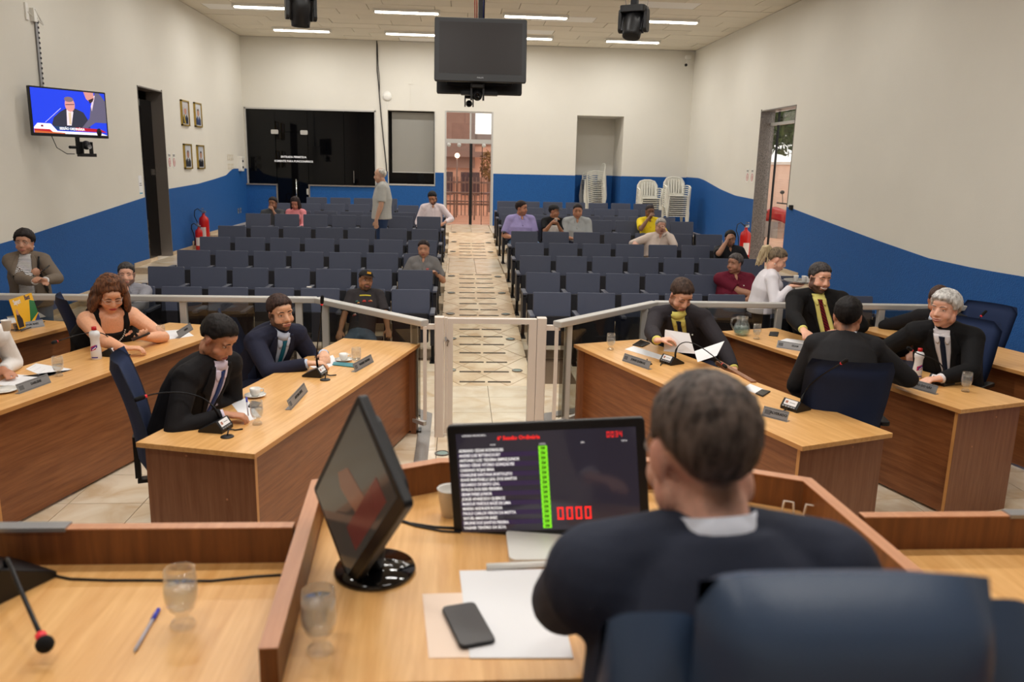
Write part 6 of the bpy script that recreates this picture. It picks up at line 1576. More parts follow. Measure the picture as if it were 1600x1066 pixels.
        if kind in ('long', 'big'):
            m = MB(); N = 46 if kind == 'big' else 30
            ln = hair[3] if len(hair) > 3 else .2
            for q_ in range(N):
                az = R_(lerp(62, 298, q_/(N-1)))+rs.normal()*.05; R0 = .075+.012*rs.random()
                P0 = Vector((math.sin(az)*.066, -.012+math.cos(az)*.082, .06)); amp = .010 if kind == 'big' else .004; ph = rs.random()*6
                P = [P0]
                wid = (.050 if kind == 'big' else .018); L2 = ln*(1+.12*rs.normal())
                for k in range(1, 9):
                    u = k/8; out = (1+wid/.07*math.sin(min(1, u*1.3)*PI*.62)); zz = .06-L2*1.0*u-.02*u
                    P.append(Vector((math.sin(az)*.072*out+amp*math.sin(u*9+ph), -.012+math.cos(az)*.088*out+amp*math.cos(u*8+ph), zz)))
                m.tube(P, [.016, .019, .02, .02, .019, .018, .016, .012, .006], 7, HL_)
            mm = remesh(m, .008, 2, 'hair_locks'); mm.materials.append(hm); hl_o = D.objects.new('hair_locks', mm); COL.objects.link(hl_o); hl_o.parent = ho
        if kind == 'pulled' and len(hair) > 3 and hair[3] == 'pony':
            m = MB(); c2 = hair[4]
            for q_ in range(16):
                o1 = Vector(rs.normal(size=3))*.008; o2 = Vector(rs.normal(size=3))*.02
                m.tube([Vector((0, -.10, .07))+o1*.4, Vector((0, -.135, .085))+o1, Vector((0, -.165, .03))+o2, Vector((0, -.16, -.05))+o2*1.2, Vector((0, -.15, -.13))+o2*1.3], [.012, .016, .018, .015, .005], 7, HL_)
            mm = remesh(m, .008, 2, 'ponytail'); mm.materials.append(hairmat('ponytail_blond', c2, (214, 196, 160))); po = D.objects.new('ponytail', mm); COL.objects.link(po); po.parent = ho
    if cap:
        vs = []; nu, nv = 32, 12
        for i in range(nv+1):
            e = R_(lerp(8, 90, i/nv))
            for j in range(nu):
                az = 2*PI*j/nu; vs.append((math.sin(az)*math.cos(e)*.088, -.01+math.cos(az)*math.cos(e)*.106, .043+math.sin(e)*.088+.004))
        fs = [(i*nu+j, i*nu+(j+1) % nu, (i+1)*nu+(j+1) % nu, (i+1)*nu+j) for i in range(nv) for j in range(nu)]
        c_ = MB().add(vs, fs, HL_).make('cap', mat('cap_black', cap['c'], .8), t, smooth=True)
        P = [(math.sin(R_(q))*.078, .03+math.cos(R_(q))*.06) for q in range(-80, 81, 20)]; P2 = [(math.sin(R_(q))*.085, .055+math.cos(R_(q))*.10) for q in range(80, -81, -20)]
        MB().prism(P+P2, .054, .058, HL_ @ Matrix.Rotation(R_(cap.get('tilt', -4)), 4, 'X')).make('brim', mat('cap_brim', cap['c'], .8), c_)
        if 'logo' in cap: MB().box(-.024, .024, .096, .103, .082, .106, HL_ @ Matrix.Rotation(0, 4, 'X')).make('cap_logo', mat('cap_logo', cap['logo'], .6), c_)
    if glasses:
        m = MB()
        for sx in (1, -1):
            P = [(sx*.033+.023*math.cos(q*PI/8), .088-.004*abs(math.cos(q*PI/8)), .004+.017*math.sin(q*PI/8)) for q in range(17)]
            m.tube(P, .0019, 5, HL_)
            m.tube([(sx*.056, .083, .008), (sx*.074, .04, .008), (sx*.079, -.005, .004)], .0018, 5, HL_)
        m.tube([(-.010, .089, .006), (0, .092, .009), (.010, .089, .006)], .0018, 5, HL_)
        m.make('spectacles', mat('spectacle_frame_%d' % glasses[0], glasses, .3), t)
    if earrings:
        for sx in (1, -1): MB().ell((sx*.08, -.004, -.04), (.005, .005, .007), None, 8, 6, m=HL_).make('earring', M_['white'], t)
    # ---------------- clothes
    o = outfit or {}
    kind = o.get('kind', 'shirt'); vc = max(vox, .009)
    def finish(mb, name, mt, vx=None, sm=3):
        m2 = remesh(mb, vx or vc, sm, name); m2.materials.clear(); m2.materials.append(mt); q = D.objects.new(name, m2); COL.objects.link(q); q.parent = t; return q
    def sleeve(mb, inf, upto):  # upto: 1 = wrist, 0 = half upper arm
        for side in (1, -1):
            e, w_, s_ = el[side], wr[side], SH[side]
            if upto == 0:
                mb.tube([s_, lerp(s_, e, .45), lerp(s_, e, .82)], [(.058*k_*s+inf, .058*k_*s+inf), (.056*k_*s+inf, .056*k_*s+inf), (.056*k_*s+inf*1.2, .056*k_*s+inf*1.2)], 14, off)
            else:
                mb.tube([s_, lerp(s_, e, .5), e], [(.056*k_*s+inf, .056*k_*s+inf), (.050*k_*s+inf, .050*k_*s+inf), (.044*k_*s+inf, .044*k_*s+inf)], 14, off, dome=True)
                mb.tube([e, lerp(e, w_, .4), lerp(e, w_, upto)], [(.044*k_*s+inf, .044*k_*s+inf), (.041*k_*s+inf, .041*k_*s+inf), (.032*s+inf, .030*s+inf)], 14, off)
    mainc = o.get('c', (60, 60, 66)); mt = o.get('mat') or cloth('%s_%d_%d_%d' % ((kind,)+tuple(mainc)), mainc)
    shirtc = o.get('shirt', (230, 230, 232)); inf = {'suit': .020, 'shirt': .013, 'polo': .013, 'tank': .013}[kind]*s
    top = MB()
    if kind == 'tank':
        # sleeveless: torso tube up to the chest with two straps
        torso(top, inf, None, topu=.75)
        for side in (1, -1):
            top.ell(sp(.66)+sf*.088*s*k_+sr*side*.075*s*k_, (.068*s*k_, .064*s*k_, .062*s*k_), m=off)
            top.tube([sp(.70)+sf*.11*s*k_+sr*side*.085*s, sp(.88)+sf*.075*s*k_+sr*side*.10*s, C7+sr*side*.10*s+sd*.022*s+sf*.01, sp(.85)-sf*.085*s*k_+sr*side*.10*s, sp(.68)-sf*.10*s*k_+sr*side*.085*s], [(.026*s, .026*s)]*5, 8, off)
        topo = finish(top, 'tank_top', mt); tank = True
    else:
        torso(top, inf, None, hem=(.10*s if kind == 'suit' or o.get('untucked') else 0))
        if female and kind != 'suit':
            for side in (1, -1): top.ell(sp(.68)+sf*.085*s*k_+sr*side*.07*s*k_, (.066*s*k_+inf*.5, .062*s*k_+inf*.5, .062*s*k_+inf*.5), m=off)
        sleeve(top, inf*.55, 0 if kind == 'polo' else o.get('sl', .94))
        topo = finish(top, {'suit': 'jacket', 'shirt': 'shirt', 'polo': 'polo_shirt'}[kind], mt)
    tm_ = topo.data; tb = BVHTree.FromPolygons([v.co for v in tm_.vertices], [list(pl.vertices) for pl in tm_.polygons])
    cf = sd
    def chest(u, v, d=0):  # u: metres to the person's right, v: metres below C7 along the spine -> local point on the garment
        org = C7-sd*v+sr*u+sf*(.235+.16*(fat-1))*s-O
        hit = tb.ray_cast(org, -sf, .45)
        if hit[0] is None or kind == 'tank':
            h2 = bt.ray_cast(org, -sf, .45)
            if hit[0] is None or (h2[0] is not None and h2[3] < hit[3]): hit = h2
        if hit[0] is None: return None
        return hit[0]+sf*d
    def patch(name, rows, d, mtl, par=None, nu=6, sub=6, thick=.003):
        vs = []; ok = True; R2 = []
        for a_, b_ in zip(rows[:-1], rows[1:]):
            for k in range(sub): R2.append([lerp(a_[i], b_[i], k/sub) for i in range(3)])
        R2.append(list(rows[-1]))
        last = None
        for v, ul, ur in R2:
            for j in range(nu+1):
                q_ = chest(lerp(ul, ur, j/nu)*s, v*s, d)
                if q_ is None or (last is not None and (q_-last).length > .25): q_ = last if last is not None else C7-sd*v*s+sf*.1-O
                vs.append(q_); last = q_ if j < nu else None
            last = vs[-1]
        nr = len(R2); N2 = len(vs); back = [q_-sf*thick for q_ in vs]
        fs = [(i*(nu+1)+j, i*(nu+1)+j+1, (i+1)*(nu+1)+j+1, (i+1)*(nu+1)+j) for i in range(nr-1) for j in range(nu)]
        fs2 = [tuple(reversed([N2+q_ for q_ in fc])) for fc in fs]
        rim = []
        for i in range(nr-1): rim += [((i)*(nu+1), (i+1)*(nu+1), N2+(i+1)*(nu+1), N2+i*(nu+1)), ((i+1)*(nu+1)+nu, i*(nu+1)+nu, N2+i*(nu+1)+nu, N2+(i+1)*(nu+1)+nu)]
        for j in range(nu): rim += [(j+1, j, N2+j, N2+j+1), ((nr-1)*(nu+1)+j, (nr-1)*(nu+1)+j+1, N2+(nr-1)*(nu+1)+j+1, N2+(nr-1)*(nu+1)+j)]
        return MB().add(vs+back, fs+fs2+rim).make(name, mtl, par or t, smooth=True)
    def collar(name, mtl, rad, h, drop=.03, th=.006, z0=-.01):
        # stand collar: an open ring around the neck, lower in front
        n = 24; vs = []; ax_ = (neck_top-C7).normalized(); cx_ = ax_.cross(sf).normalized(); fy_ = cx_.cross(ax_).normalized()
        if fy_.dot(sf) < 0: fy_ = -fy_
        for lay, (rr_, hh_) in enumerate(((rad+.012*s, z0), (rad, h), (rad-th, h-.002), (rad+.012*s-th, z0))):
            for j in range(n):
                q_ = 2*PI*j/n; fr_ = max(0, math.cos(q_))
                c_ = C7+ax_*(hh_*s-drop*s*fr_)+fy_*math.cos(q_)*rr_*1.05+cx_*math.sin(q_)*rr_+fy_*.006*s
                vs.append(c_-O)
        fs = [(l*n+j, l*n+(j+1) % n, ((l+1) % 4)*n+(j+1) % n, ((l+1) % 4)*n+j) for l in range(4) for j in range(n)]
        return MB().add(vs, fs).make(name, mtl, t, smooth=True)
    nr = .060*s*(1+.25*(fat-1))*hs
    if kind == 'suit':
        sm_ = cloth('dress_shirt_%d_%d_%d' % tuple(shirtc), shirtc, .7, .12)
        VB = o.get('v', .30); vt = o.get('vt', .055)
        so = patch('shirt_front', [(-.02, -.050, .050), (.02, -vt*.95, vt*.95), (.07, -vt, vt), (.16, -vt*.72, vt*.72), (VB, -.008, .008)] if not o.get('open') else [(-.02, -.050, .050), (.03, -vt*.95, vt*.95), (.1, -vt*1.1, vt*1.1), (.25, -vt*1.1, vt*1.1), (.44, -vt*1.25, vt*1.25)], .004, sm_ if not o.get('shirtmat') else o['shirtmat'])
        collar('shirt_collar', sm_, nr+.003, .040, .034)
        for side in (1, -1):   # collar points and lapels
            if not o.get('nocollar'): patch('collar_wing', [(.004, side*.006, side*.052), (.035, side*.012, side*.050), (.062, side*.026, side*.036)], .010, sm_, nu=3, sub=3)
            lp = [(-.012, side*.050, side*(.075)), (.03, side*vt*.95, side*(vt+.035)), (.12, side*vt*.85, side*(vt+.052)), (.135, side*vt*.8, side*(vt+.028)), (VB+.01, side*.004, side*.022)] if not o.get('open') else [(-.012, side*.050, side*(.075)), (.03, side*vt*.95, side*(vt+.035)), (.14, side*vt*1.05, side*(vt+.06)), (.155, side*vt*1.1, side*(vt+.035)), (.36, side*vt*1.15, side*(vt+.02))]
            patch('lapel', lp, .009, mt, nu=4, sub=5, thick=.005)
        if o.get('tie'):
            tm2 = o.get('tiemat') or cloth('tie_%d_%d_%d' % tuple(o['tie']), o['tie'], .5, .1)
            patch('necktie', [(.012, -.019, .019), (.045, -.013, .013), (.08, -.017, .017), (VB+(.06 if o.get('open') else -.005), -.026 if o.get('open') else -.013, .026 if o.get('open') else .013)], .012, tm2, nu=3, sub=4, thick=.005)
        for side in (1, -1):
            e, w_ = el[side], wr[side]
            MB().tube([lerp(e, w_, .90), lerp(e, w_, .985)], [(.036*s, .034*s), (.034*s, .032*s)], 14, off).make('shirt_cuff', sm_, t, smooth=True)
        if o.get('pin'): 
            q_ = chest(-.085*s if o['pin'] > 0 else .085*s, .14*s, .012)
            if q_: MB().ell(q_, (.008, .006, .008), None, 8, 6).make('lapel_pin', M_['white'], t)
    elif kind in ('shirt', 'polo'):
        cm = o.get('collarmat') or mt
        if o.get('neck') == 'crew':
            collar('neckband', cm, nr+.006, .016, .03)
        else:
            collar('collar', cm, nr+.006, .030, .030)
            patch('neck_opening', [(-.01, -.030, .030), (.03, -.022, .022), (.075, -.002, .002)], .005, SKINF(skin), nu=3, sub=3)
            for side in (1, -1): patch('collar_wing', [(.0, side*.014, side*.058), (.035, side*.022, side*.056), (.068, side*.036, side*.044)], .010, cm, nu=3, sub=3)
            patch('placket', [(.072, -.010, .010), (.17 if kind == 'polo' else .42, -.010, .010)], .006, mt, nu=2, sub=5)
    for ex in o.get('extra', []): ex(patch, chest, t, s, sr, sf, sd)
    # trousers
    tr = MB(); li = .012*s
    tr.tube([sp(-.05), sp(.06), sp(.14)], [(.15*k_*s+li, .115*k_*s+li)]*3, 16, off, up=sf)
    for k in (1, -1):
        tr.tube([hipL[k], lerp(hipL[k], kn[k], .5), kn[k]], [(.088*k_*s+li, .088*k_*s+li), (.072*k_*s+li, .072*k_*s+li), (.055*s+li, .055*s+li)], 14, off, dome=True)
        tr.tube([kn[k], lerp(kn[k], an[k], .5), an[k]+up*.02], [(.055*s+li, .055*s+li), (.05*s+li, .05*s+li), (.05*s+li, .05*s+li)], 14, off)
    finish(tr, 'trousers', cloth('trousers_%d_%d_%d' % legcol, legcol), .014, 2)
    for k in (1, -1):
        b0 = an[k]-up*.04
        sh_ = MB().tube([b0-f*.05*s, b0+f*.03*s+up*.005, b0+f*.12*s-up*.008, b0+f*.18*s-up*.012], [(.036*s, .036*s), (.04*s, .042*s), (.044*s, .03*s), (.034*s, .022*s)], 12, off, dome=True)
        sh_.make('shoe', mat('shoe_%d' % shoecol[0], shoecol, .4), t, smooth=True)
    t['_'] = 0; del t['_']
    INFO[name_label] = dict(C7=C7, SH=SH, el=el, wr=wr, hd=hd, sf=sf, sr=sr, sd=sd, O=O, HM=HM, L=L_)
    return t
INFO = {}
_sk = {}
def SKINF(c):
    if c not in _sk: _sk[c] = mat('skin_%d_%d_%d' % c, c, .5)
    return _sk[c]
def headpt(px, pyt, pyb, Y):   # head centre from the pixel rows of crown and chin, at depth Y
    a = ony(px, pyt, Y); b = ony(px, pyb, Y); return a*.5+b*.5+Vector((0, 0, .0)), (a.z-b.z)
UP = Vector((0, 0, 1))
def Hp(px, yt, Y, s, hair=.014): return ony(px, yt, Y)-UP*(.122*s+hair)
def xyz(px, py, z): return onz(px, py, z)
BLK = (22, 21, 24); NAVY = (30, 32, 46); WHITE = (228, 226, 228); YEL = (232, 220, 120)
DK = (30, 24, 22); GREY = (120, 116, 112)
sk_l = (206, 150, 120); sk_m = (184, 124, 94); sk_d = (140, 92, 68); sk_p = (214, 156, 132)
# ------------------------------------------------ deputies on the left
s = 1.05; Y = 4.5; h = Hp(338, 490, Y, s)
person('man in black suit and blue tie writing at the front left desk', h, (-1.62, 4.50, .55), 66, 72, 34, 0, s, 1.0, .0075, skin=sk_m, hair=('short', (16, 13, 13), (38, 32, 30)),
       outfit=dict(kind='suit', c=(24, 22, 24), shirt=(222, 210, 228), tie=(34, 56, 110)), hands={1: xyz(352, 648, .80), -1: xyz(326, 632, .80)+Vector((0, .05, 0))},
       handpose={1: dict(d=(.85, .1, -.1), curl=.75), -1: dict(d=(-.9, -.1, 0), curl=.3)}, elbows={1: (-.45, -.75, -.9), -1: (.1, .6, -.6)}, beard=((60, 44, 40), .25))
s = 1.05; Y = 5.72; h = Hp(437, 457, Y, s, .02)
person('bearded man in navy suit and teal tie at the front left desk', h, (-1.50, 5.92, .52), 48, 38, 6, -6, s, 1.08, .0075, skin=sk_l, hair=('short', (40, 28, 24)), beard=((44, 30, 26), .8),
       outfit=dict(kind='suit', c=(36, 38, 56), shirt=(196, 206, 226), tie=(20, 96, 118), pin=-1), hands={1: xyz(482, 568, .80), -1: xyz(506, 552, .80)},
       handpose={1: dict(d=(.9, .3, -.05), curl=.5), -1: dict(d=(.2, -.95, -.05), curl=.6)}, elbows={1: (-.5, -.8, -.8)})
s = 1.04; Y = 6.2; h = Hp(170, 430, Y, s, .022)
def beads(patch, chest, t, s, sr, sf, sd):
    for k in range(21):
        a = -PI*.92+PI*.84*k/20
        q = chest(.085*s*math.cos(a), (.075-.112*math.sin(a))*s, .006)
        if q: MB().ell(q, (.005, .004, .005), None, 6, 5).make('neckline_bead', M_['white'], t)
person('woman with wavy auburn hair in black tank top looking at a phone', h, (-2.86, 6.5, .50), 40, 34, 32, 0, s, 1.38, .0075, skin=(210, 148, 116), hair=('big', (62, 38, 28), (128, 84, 56), .25), lips=(190, 70, 76), glasses=(200, 190, 180), female=True,
       outfit=dict(kind='tank', c=(16, 15, 17), extra=[beads]), hands={1: xyz(196, 545, .81), -1: xyz(222, 527, .84)}, handpose={1: dict(d=(.9, .2, .0), curl=.6), -1: dict(d=(.5, -.8, .25), n=(-.6, .2, .7), curl=.6)}, elbows={1: (-.5, -.6, -.8), -1: (.9, .4, -.6)}, eyes_closed=True)
q = xyz(216, 528, .86); t = thing('phone', 'black phone in the hands of the auburn-haired woman', 'phone', q, R_(30), 'phones and tablets')
MB().rbox(-.045, .085, -.038, .038, 0, .009, .008, Matrix.Rotation(R_(-20), 4, 'Y')).make('body', M_['blk'], t, bevel=.002)
s = 1.0; Y = 5.15; h = ony(-34, 486, Y)
person('woman in dotted white blouse at the picture edge drinking from a cup', h, (-3.42, 5.2, .46), 60, 66, 5, 0, s, 1.15, .0085, skin=(176, 116, 88), hair=('long', (18, 14, 14), (44, 36, 36), .42), female=True,
       outfit=dict(kind='shirt', mat=None, c=(232, 228, 224), neck='crew'), hands={1: ony(-28, 515, 4.95), -1: xyz(3, 578, .80)}, handpose={-1: dict(d=(.75, -.6, -.1), curl=.2)}, legcol=(30, 30, 36), earrings=True)
q = ony(10, 508, 4.95); pc_ = pcup((q.x, q.y, q.z-.035), 'white cup raised by the woman at the left picture edge', .8)
# ------------------------------------------------ deputies on the right
s = 1.06; Y = 6.2; h = Hp(1066, 432, Y, s, .02)
person('man in charcoal suit and yellow shirt reading papers at right front desk', h, (2.02, 6.62, .50), -14, 14, 34, 0, s, 1.12, .0075, skin=sk_p, hair=('short', (44, 32, 26)), beard=((76, 54, 44), .5),
       outfit=dict(kind='suit', c=(48, 44, 48), shirt=YEL, tie=(24, 26, 48), v=.38, pin=1), hands={1: xyz(1028, 574, .83), -1: ony(1152, 586, 5.72)}, handpose={1: dict(d=(.9, -.1, .15), curl=.6), -1: dict(d=(-.8, -.3, .1), curl=.6)},
       elbows={1: (-.8, .2, -.7), -1: (.9, .2, -.6)}, eyes_closed=True)
def held(pts, lab):
    c = sum(pts, Vector())/len(pts); t = thing('paper_sheet', lab, 'paper', c, 0, 'papers held in the hands'); n = (pts[1]-pts[0]).cross(pts[3]-pts[0]).normalized()*.0006
    vs = [p-c+n for p in pts]+[p-c-n for p in pts]
    MB().add(vs, [(0, 1, 2, 3), (7, 6, 5, 4), (0, 4, 5, 1), (1, 5, 6, 2), (2, 6, 7, 3), (3, 7, 4, 0)]).make('sheet', M_['paper'], t); return t
held([ony(1039, 515, 5.82), ony(1077, 521, 5.76), ony(1086, 553, 5.68), ony(1037, 549, 5.78)], 'white sheet held upright in the reading man’s right hand'.replace('’', "'"))
held([ony(1085, 549, 5.7), ony(1132, 533, 5.75), ony(1120, 556, 5.62), ony(1090, 566, 5.58)], 'white sheet held low in the left hand of the reading man')
M_['redtie'] = cloth('striped_red_tie', (120, 20, 30), .5, .1, stripe=('DIAGONAL', 26, (60, 16, 24), .5))
s = 1.08; Y = 6.85; h = Hp(1283, 409, Y, s, .016)
person('smiling bearded man in black suit with striped red tie', h, (3.42, 7.0, .50), -8, 12, 8, 4, s, 1.34, .0075, skin=sk_p, hair=('short', (34, 30, 30), (86, 80, 78)), beard=((46, 34, 32), .85), smile=1,
       outfit=dict(kind='suit', c=(20, 19, 20), shirt=(232, 222, 130), tie=(120, 20, 30), tiemat=M_['redtie'], open=1, v=.36, vt=.052), hands={1: xyz(1262, 540, .80), -1: xyz(1318, 520, .80)+Vector((0, .1, 0))}, elbows={1: (-.9, .1, -.6), -1: (.9, .1, -.6)})
s = 1.05; Y = 5.02; h = Hp(1328, 462, Y, s)
person('man in black suit seen from behind, turned to the smiling man', h, (2.38, 4.72, .50), 166, 152, 2, 0, s, 1.12, .0075, skin=sk_m, hair=('short', (15, 12, 12), (32, 27, 26)),
       outfit=dict(kind='suit', c=(34, 33, 35), shirt=(214, 218, 230)), hands={-1: (2.42, 5.25, .62), 1: xyz(1392, 588, .81)}, elbows={-1: (-.9, -.5, -.5), 1: (.8, -.4, -.6)}, knees={-1: (2.22, 5.1, .52), 1: (2.52, 5.12, .52)})
s = 1.06; Y = 5.45; h = Hp(1481, 451, Y, s, .022)
person('white-haired man in black suit turned left, beside the red-capped bottle', h, (3.75, 5.62, .50), -32, -62, 2, 0, s, 1.2, .0075, skin=sk_p, hair=('thick', (150, 146, 142), (236, 234, 230)), brow=(120, 110, 104), smile=.6,
       outfit=dict(kind='suit', c=(20, 20, 22), shirt=(230, 226, 230), tie=(22, 32, 52), v=.38, vt=.055), hands={1: xyz(1418, 548, .84), -1: xyz(1468, 592, .80)}, handpose={1: dict(d=(-.1, -.8, -.4), curl=.3), -1: dict(d=(-.95, -.2, 0), curl=.5)}, elbows={1: (-.6, .5, -.6), -1: (.5, -.6, -.6)})
s = 1.04; Y = 6.75; h = Hp(1470, 446, Y, s, .012)
person('man in black suit mostly hidden behind the white-haired man', h, (4.62, 6.95, .50), -50, -30, 22, 0, s, 1.15, .0095, skin=sk_m, hair=('short', (50, 36, 30)),
       outfit=dict(kind='suit', c=(26, 25, 28), shirt=(200, 214, 236)), hands={1: xyz(1432, 509, .80), -1: xyz(1500, 520, .8)}, handpose={1: dict(d=(.8, -.5, 0), curl=.3)}, elbows={1: (-.8, .6, -.3)})
# ------------------------------------------------ standing women
s = .93; Y = 7.72; h = Hp(36, 357, Y, s, .016)
M_['zig'] = cloth('striped_top', (226, 224, 224), .8, .1, stripe=('Z', 26, (30, 28, 32), .62))
def bagstrap(patch, chest, t, s, sr, sf, sd): patch('shoulder_strap', [(.0, -.135, -.115), (.1, -.125, -.105), (.22, -.15, -.13), (.4, -.19, -.17)], .014, M_['blk'], nu=2, sub=4)
person('standing woman in taupe blazer and striped top holding a phone', h, (h.x-.02, Y+.06, .80), 14, 8, 2, 0, s, 1.08, .0095, standing=True, skin=(172, 120, 96), hair=('thick', (20, 16, 16), (44, 36, 34)), glasses=(150, 140, 130), female=True, earrings=True,
       outfit=dict(kind='suit', c=(112, 100, 88), shirt=(226, 224, 224), shirtmat=M_['zig'], open=1, nocollar=1, vt=.062, extra=[bagstrap]), hands={1: ony(56, 440, 7.42), -1: ony(70, 438, 7.40)}, handpose={1: dict(d=(.9, -.3, .1), curl=.6), -1: dict(d=(-.2, -.7, .3), curl=.7)},
       elbows={1: (-.7, .2, -.8), -1: (.8, .2, -.7)}, legcol=(88, 110, 136))
q = ony(71, 421, 7.36); t = thing('phone', 'phone held up by the standing woman in blazer', 'phone', q, R_(-20), 'phones and tablets')
MB().rbox(-.034, .034, -.045, .045, 0, .009, .01, Matrix.Rotation(R_(-30), 4, 'Y') @ Matrix.Rotation(R_(25), 4, 'X')).make('body', M_['blk'], t, bevel=.002)
s = .95; Y = 7.78; h = Hp(1216, 386, Y, s, .012)
person('woman in white blouse with blond ponytail carrying a serving tray', h, (h.x-.10, Y+.06, .82), 72, 70, 24, 0, s, 1.08, .0085, standing=True, skin=sk_p, hair=('pulled', (70, 60, 52), (140, 122, 98), 'pony', (150, 130, 96)), female=True, earrings=True,
       outfit=dict(kind='shirt', c=(226, 222, 228), untucked=1), hands={1: ony(1236, 447, 7.55), -1: ony(1240, 443, 7.75)}, handpose={1: dict(d=(.9, .1, .0), n=(0, 0, 1), curl=.3), -1: dict(d=(.9, -.1, 0), n=(0, 0, 1), curl=.3)}, legcol=(24, 22, 26))
q = ony(1251, 441, 7.66); t = thing('serving_tray', 'round steel tray with white cups beside the smiling man', 'tray', q)
MB().lathe([(0, 0), (.12, 0), (.16, .02), (.165, .02), (.122, -.004), (0, -.004)], 28).make('dish', M_['steel'], t, smooth=True)
for k, (x, y) in enumerate(((.04, .02), (-.03, .05), (.06, -.05))):
    pcup((q.x+x, q.y+y, q.z+.002), ['right', 'back left', 'front'][k]+' white cup carried on the serving tray', .7)
# ------------------------------------------------ audience
def aud(label, px, yt, key, yaw, hyaw, hpitch=0, hroll=0, s=.97, fat=1.0, dY=-.17, dp=(0, -.2), dz=.33, **k):
    x, y, z = SEATPOS[key]; Y = y+dY; h = Hp(px, yt, Y, s)
    return person(label, h, (x*.5+h.x*.5+dp[0], y+dp[1], z+dz), yaw, hyaw, hpitch, hroll, s, fat, k.pop('vox', .0115), floor=z, group='seated audience', **k), h
STR = cloth('striped_grey_shirt', (168, 168, 176), .8, .1, stripe=('Z', 30, (120, 120, 130), .6))
aud('bearded man in grey striped shirt behind the left railing', 196, 409, ('L', 0, 6), 14, 16, 2, 0, 1.02, 1.12, vox=.0095, dz=.36, skin=sk_p, hair=('short', (40, 36, 36), (88, 84, 82)), beard=((74, 66, 64), .7), outfit=dict(kind='shirt', mat=STR), legcol=(70, 70, 72), hands={1: (-3.55, 8.35, .55), -1: (-3.35, 8.3, .62)})
def tprint(cols):
    def f(patch, chest, t, s, sr, sf, sd):
        rs = random.Random(4)
        for k in range(16):
            u = rs.uniform(-.12, .1); v = rs.uniform(.14, .36); a = rs.uniform(.01, .03)
            patch('shirt_print', [(v, u, u+a), (v+a*.9, u-.01, u+a*1.4)], .004, mat('print%d' % (k % len(cols)), cols[k % len(cols)], .7), nu=2, sub=2)
        patch('shirt_letters', [(.09, -.07, .06), (.105, -.07, .06)], .004, mat('print_yellow', (220, 200, 60), .7), nu=6, sub=2)
    return f
aud('man in black cap and printed dark T-shirt slouching in the front row', 571, 421, ('L', 0, 1), 4, 24, -8, 10, .94, .92, vox=.0095, dz=.30, dY=-.13, dp=(-.02, -.45), skin=(146, 96, 66), hair=('buzz', (20, 16, 16)), beard=((30, 22, 20), .7, 'goatee'), cap=dict(c=(20, 19, 20), logo=(220, 160, 40), tilt=-4),
    outfit=dict(kind='polo', c=(52, 48, 50), neck='crew', extra=[tprint([(170, 50, 44), (200, 150, 90), (210, 200, 190), (60, 100, 90), (150, 60, 40)])]), legcol=(84, 100, 116), hands={1: (-1.24, 8.35, .36), -1: (-.72, 8.4, .40)})
aud('woman in grey polo shirt with pulled-back dark hair, third row', 662, 374, ('L', 2, 0), 0, -2, 6, 0, .95, 1.25, skin=(186, 130, 104), hair=('pulled', (30, 22, 22)), female=True, lips=(150, 60, 60), outfit=dict(kind='polo', c=(132, 130, 130), extra=[lambda patch, *a: patch('polo_logo', [(.15, -.09, -.05), (.18, -.09, -.05)], .004, mat('logo_pink', (196, 110, 110), .7), nu=2, sub=2)]), hands={1: (-.66, 10.62, .72), -1: (-.28, 10.62, .74)})
aud('man in dark T-shirt resting chin on his hand, back left', 426, 307, ('L', 6, 6), 4, -12, 4, 0, .98, 1.1, skin=sk_d, hair=('short', (24, 18, 18)), beard=((40, 30, 28), .5), outfit=dict(kind='polo', c=(74, 76, 80), neck='crew'), hands={-1: ony(427, 330, 15.36), 1: (-3.6, 15.4, .95)}, handpose={-1: dict(d=(-.3, .1, .9), curl=1.0)}, elbows={-1: (.5, -.3, -1)})
aud('woman in pink jacket with long dark hair looking down', 461, 307, ('L', 6, 5), -4, -4, 24, 0, .95, 1.0, skin=(180, 116, 96), hair=('long', (24, 18, 18), (60, 44, 42), .27), female=True, outfit=dict(kind='shirt', c=(226, 140, 146), neck='crew'), eyes_closed=True)
aud('bearded man in white shirt and glasses looking down beside the aisle', 676, 298, ('L', 6, 0), 6, -14, 26, -8, 1.02, 1.12, skin=(166, 112, 86), hair=('short', (16, 13, 14)), beard=((20, 16, 16), .85), glasses=(30, 28, 28), outfit=dict(kind='shirt', c=(228, 214, 218)), hands={-1: (-.24, 15.25, 1.09), 1: (-.72, 15.25, .98)}, elbows={-1: (.9, .2, -.5)}, legcol=(50, 66, 104))
s = 1.0; Y = 13.6; h = Hp(594, 262, Y, s, .006)
person('standing bald man in pale grey shirt facing left among the seats', h, (h.x+.02, Y, 1.28), -84, -86, 6, 0, s, 1.18, .011, standing=True, floor=.45, skin=(196, 146, 122), hair=('bald', (150, 142, 136)), outfit=dict(kind='polo', c=(190, 190, 186), untucked=1), legcol=(44, 62, 96), hands={-1: (h.x-.06, Y-.25, 1.19), 1: (h.x-.05, Y+.25, 1.19)}, elbows={-1: (.5, -.3, 0), 1: (.5, .3, 0)}, handpose={-1: dict(d=(0, 0, -1), n=(0, 1, 0), curl=.3), 1: dict(d=(0, 0, -1), n=(0, -1, 0), curl=.3)})
aud('man in lilac shirt at the aisle seat turning right', 815, 313, ('R', 5, 0), 12, 62, 4, 0, 1.06, 1.38, skin=(170, 112, 86), hair=('short', (26, 18, 18)), beard=((90, 66, 60), .3), outfit=dict(kind='polo', c=(164, 154, 206)), legcol=(96, 124, 160), hands={1: (.93, 13.98, .95), -1: (1.32, 14.0, .95)}, dz=.36)
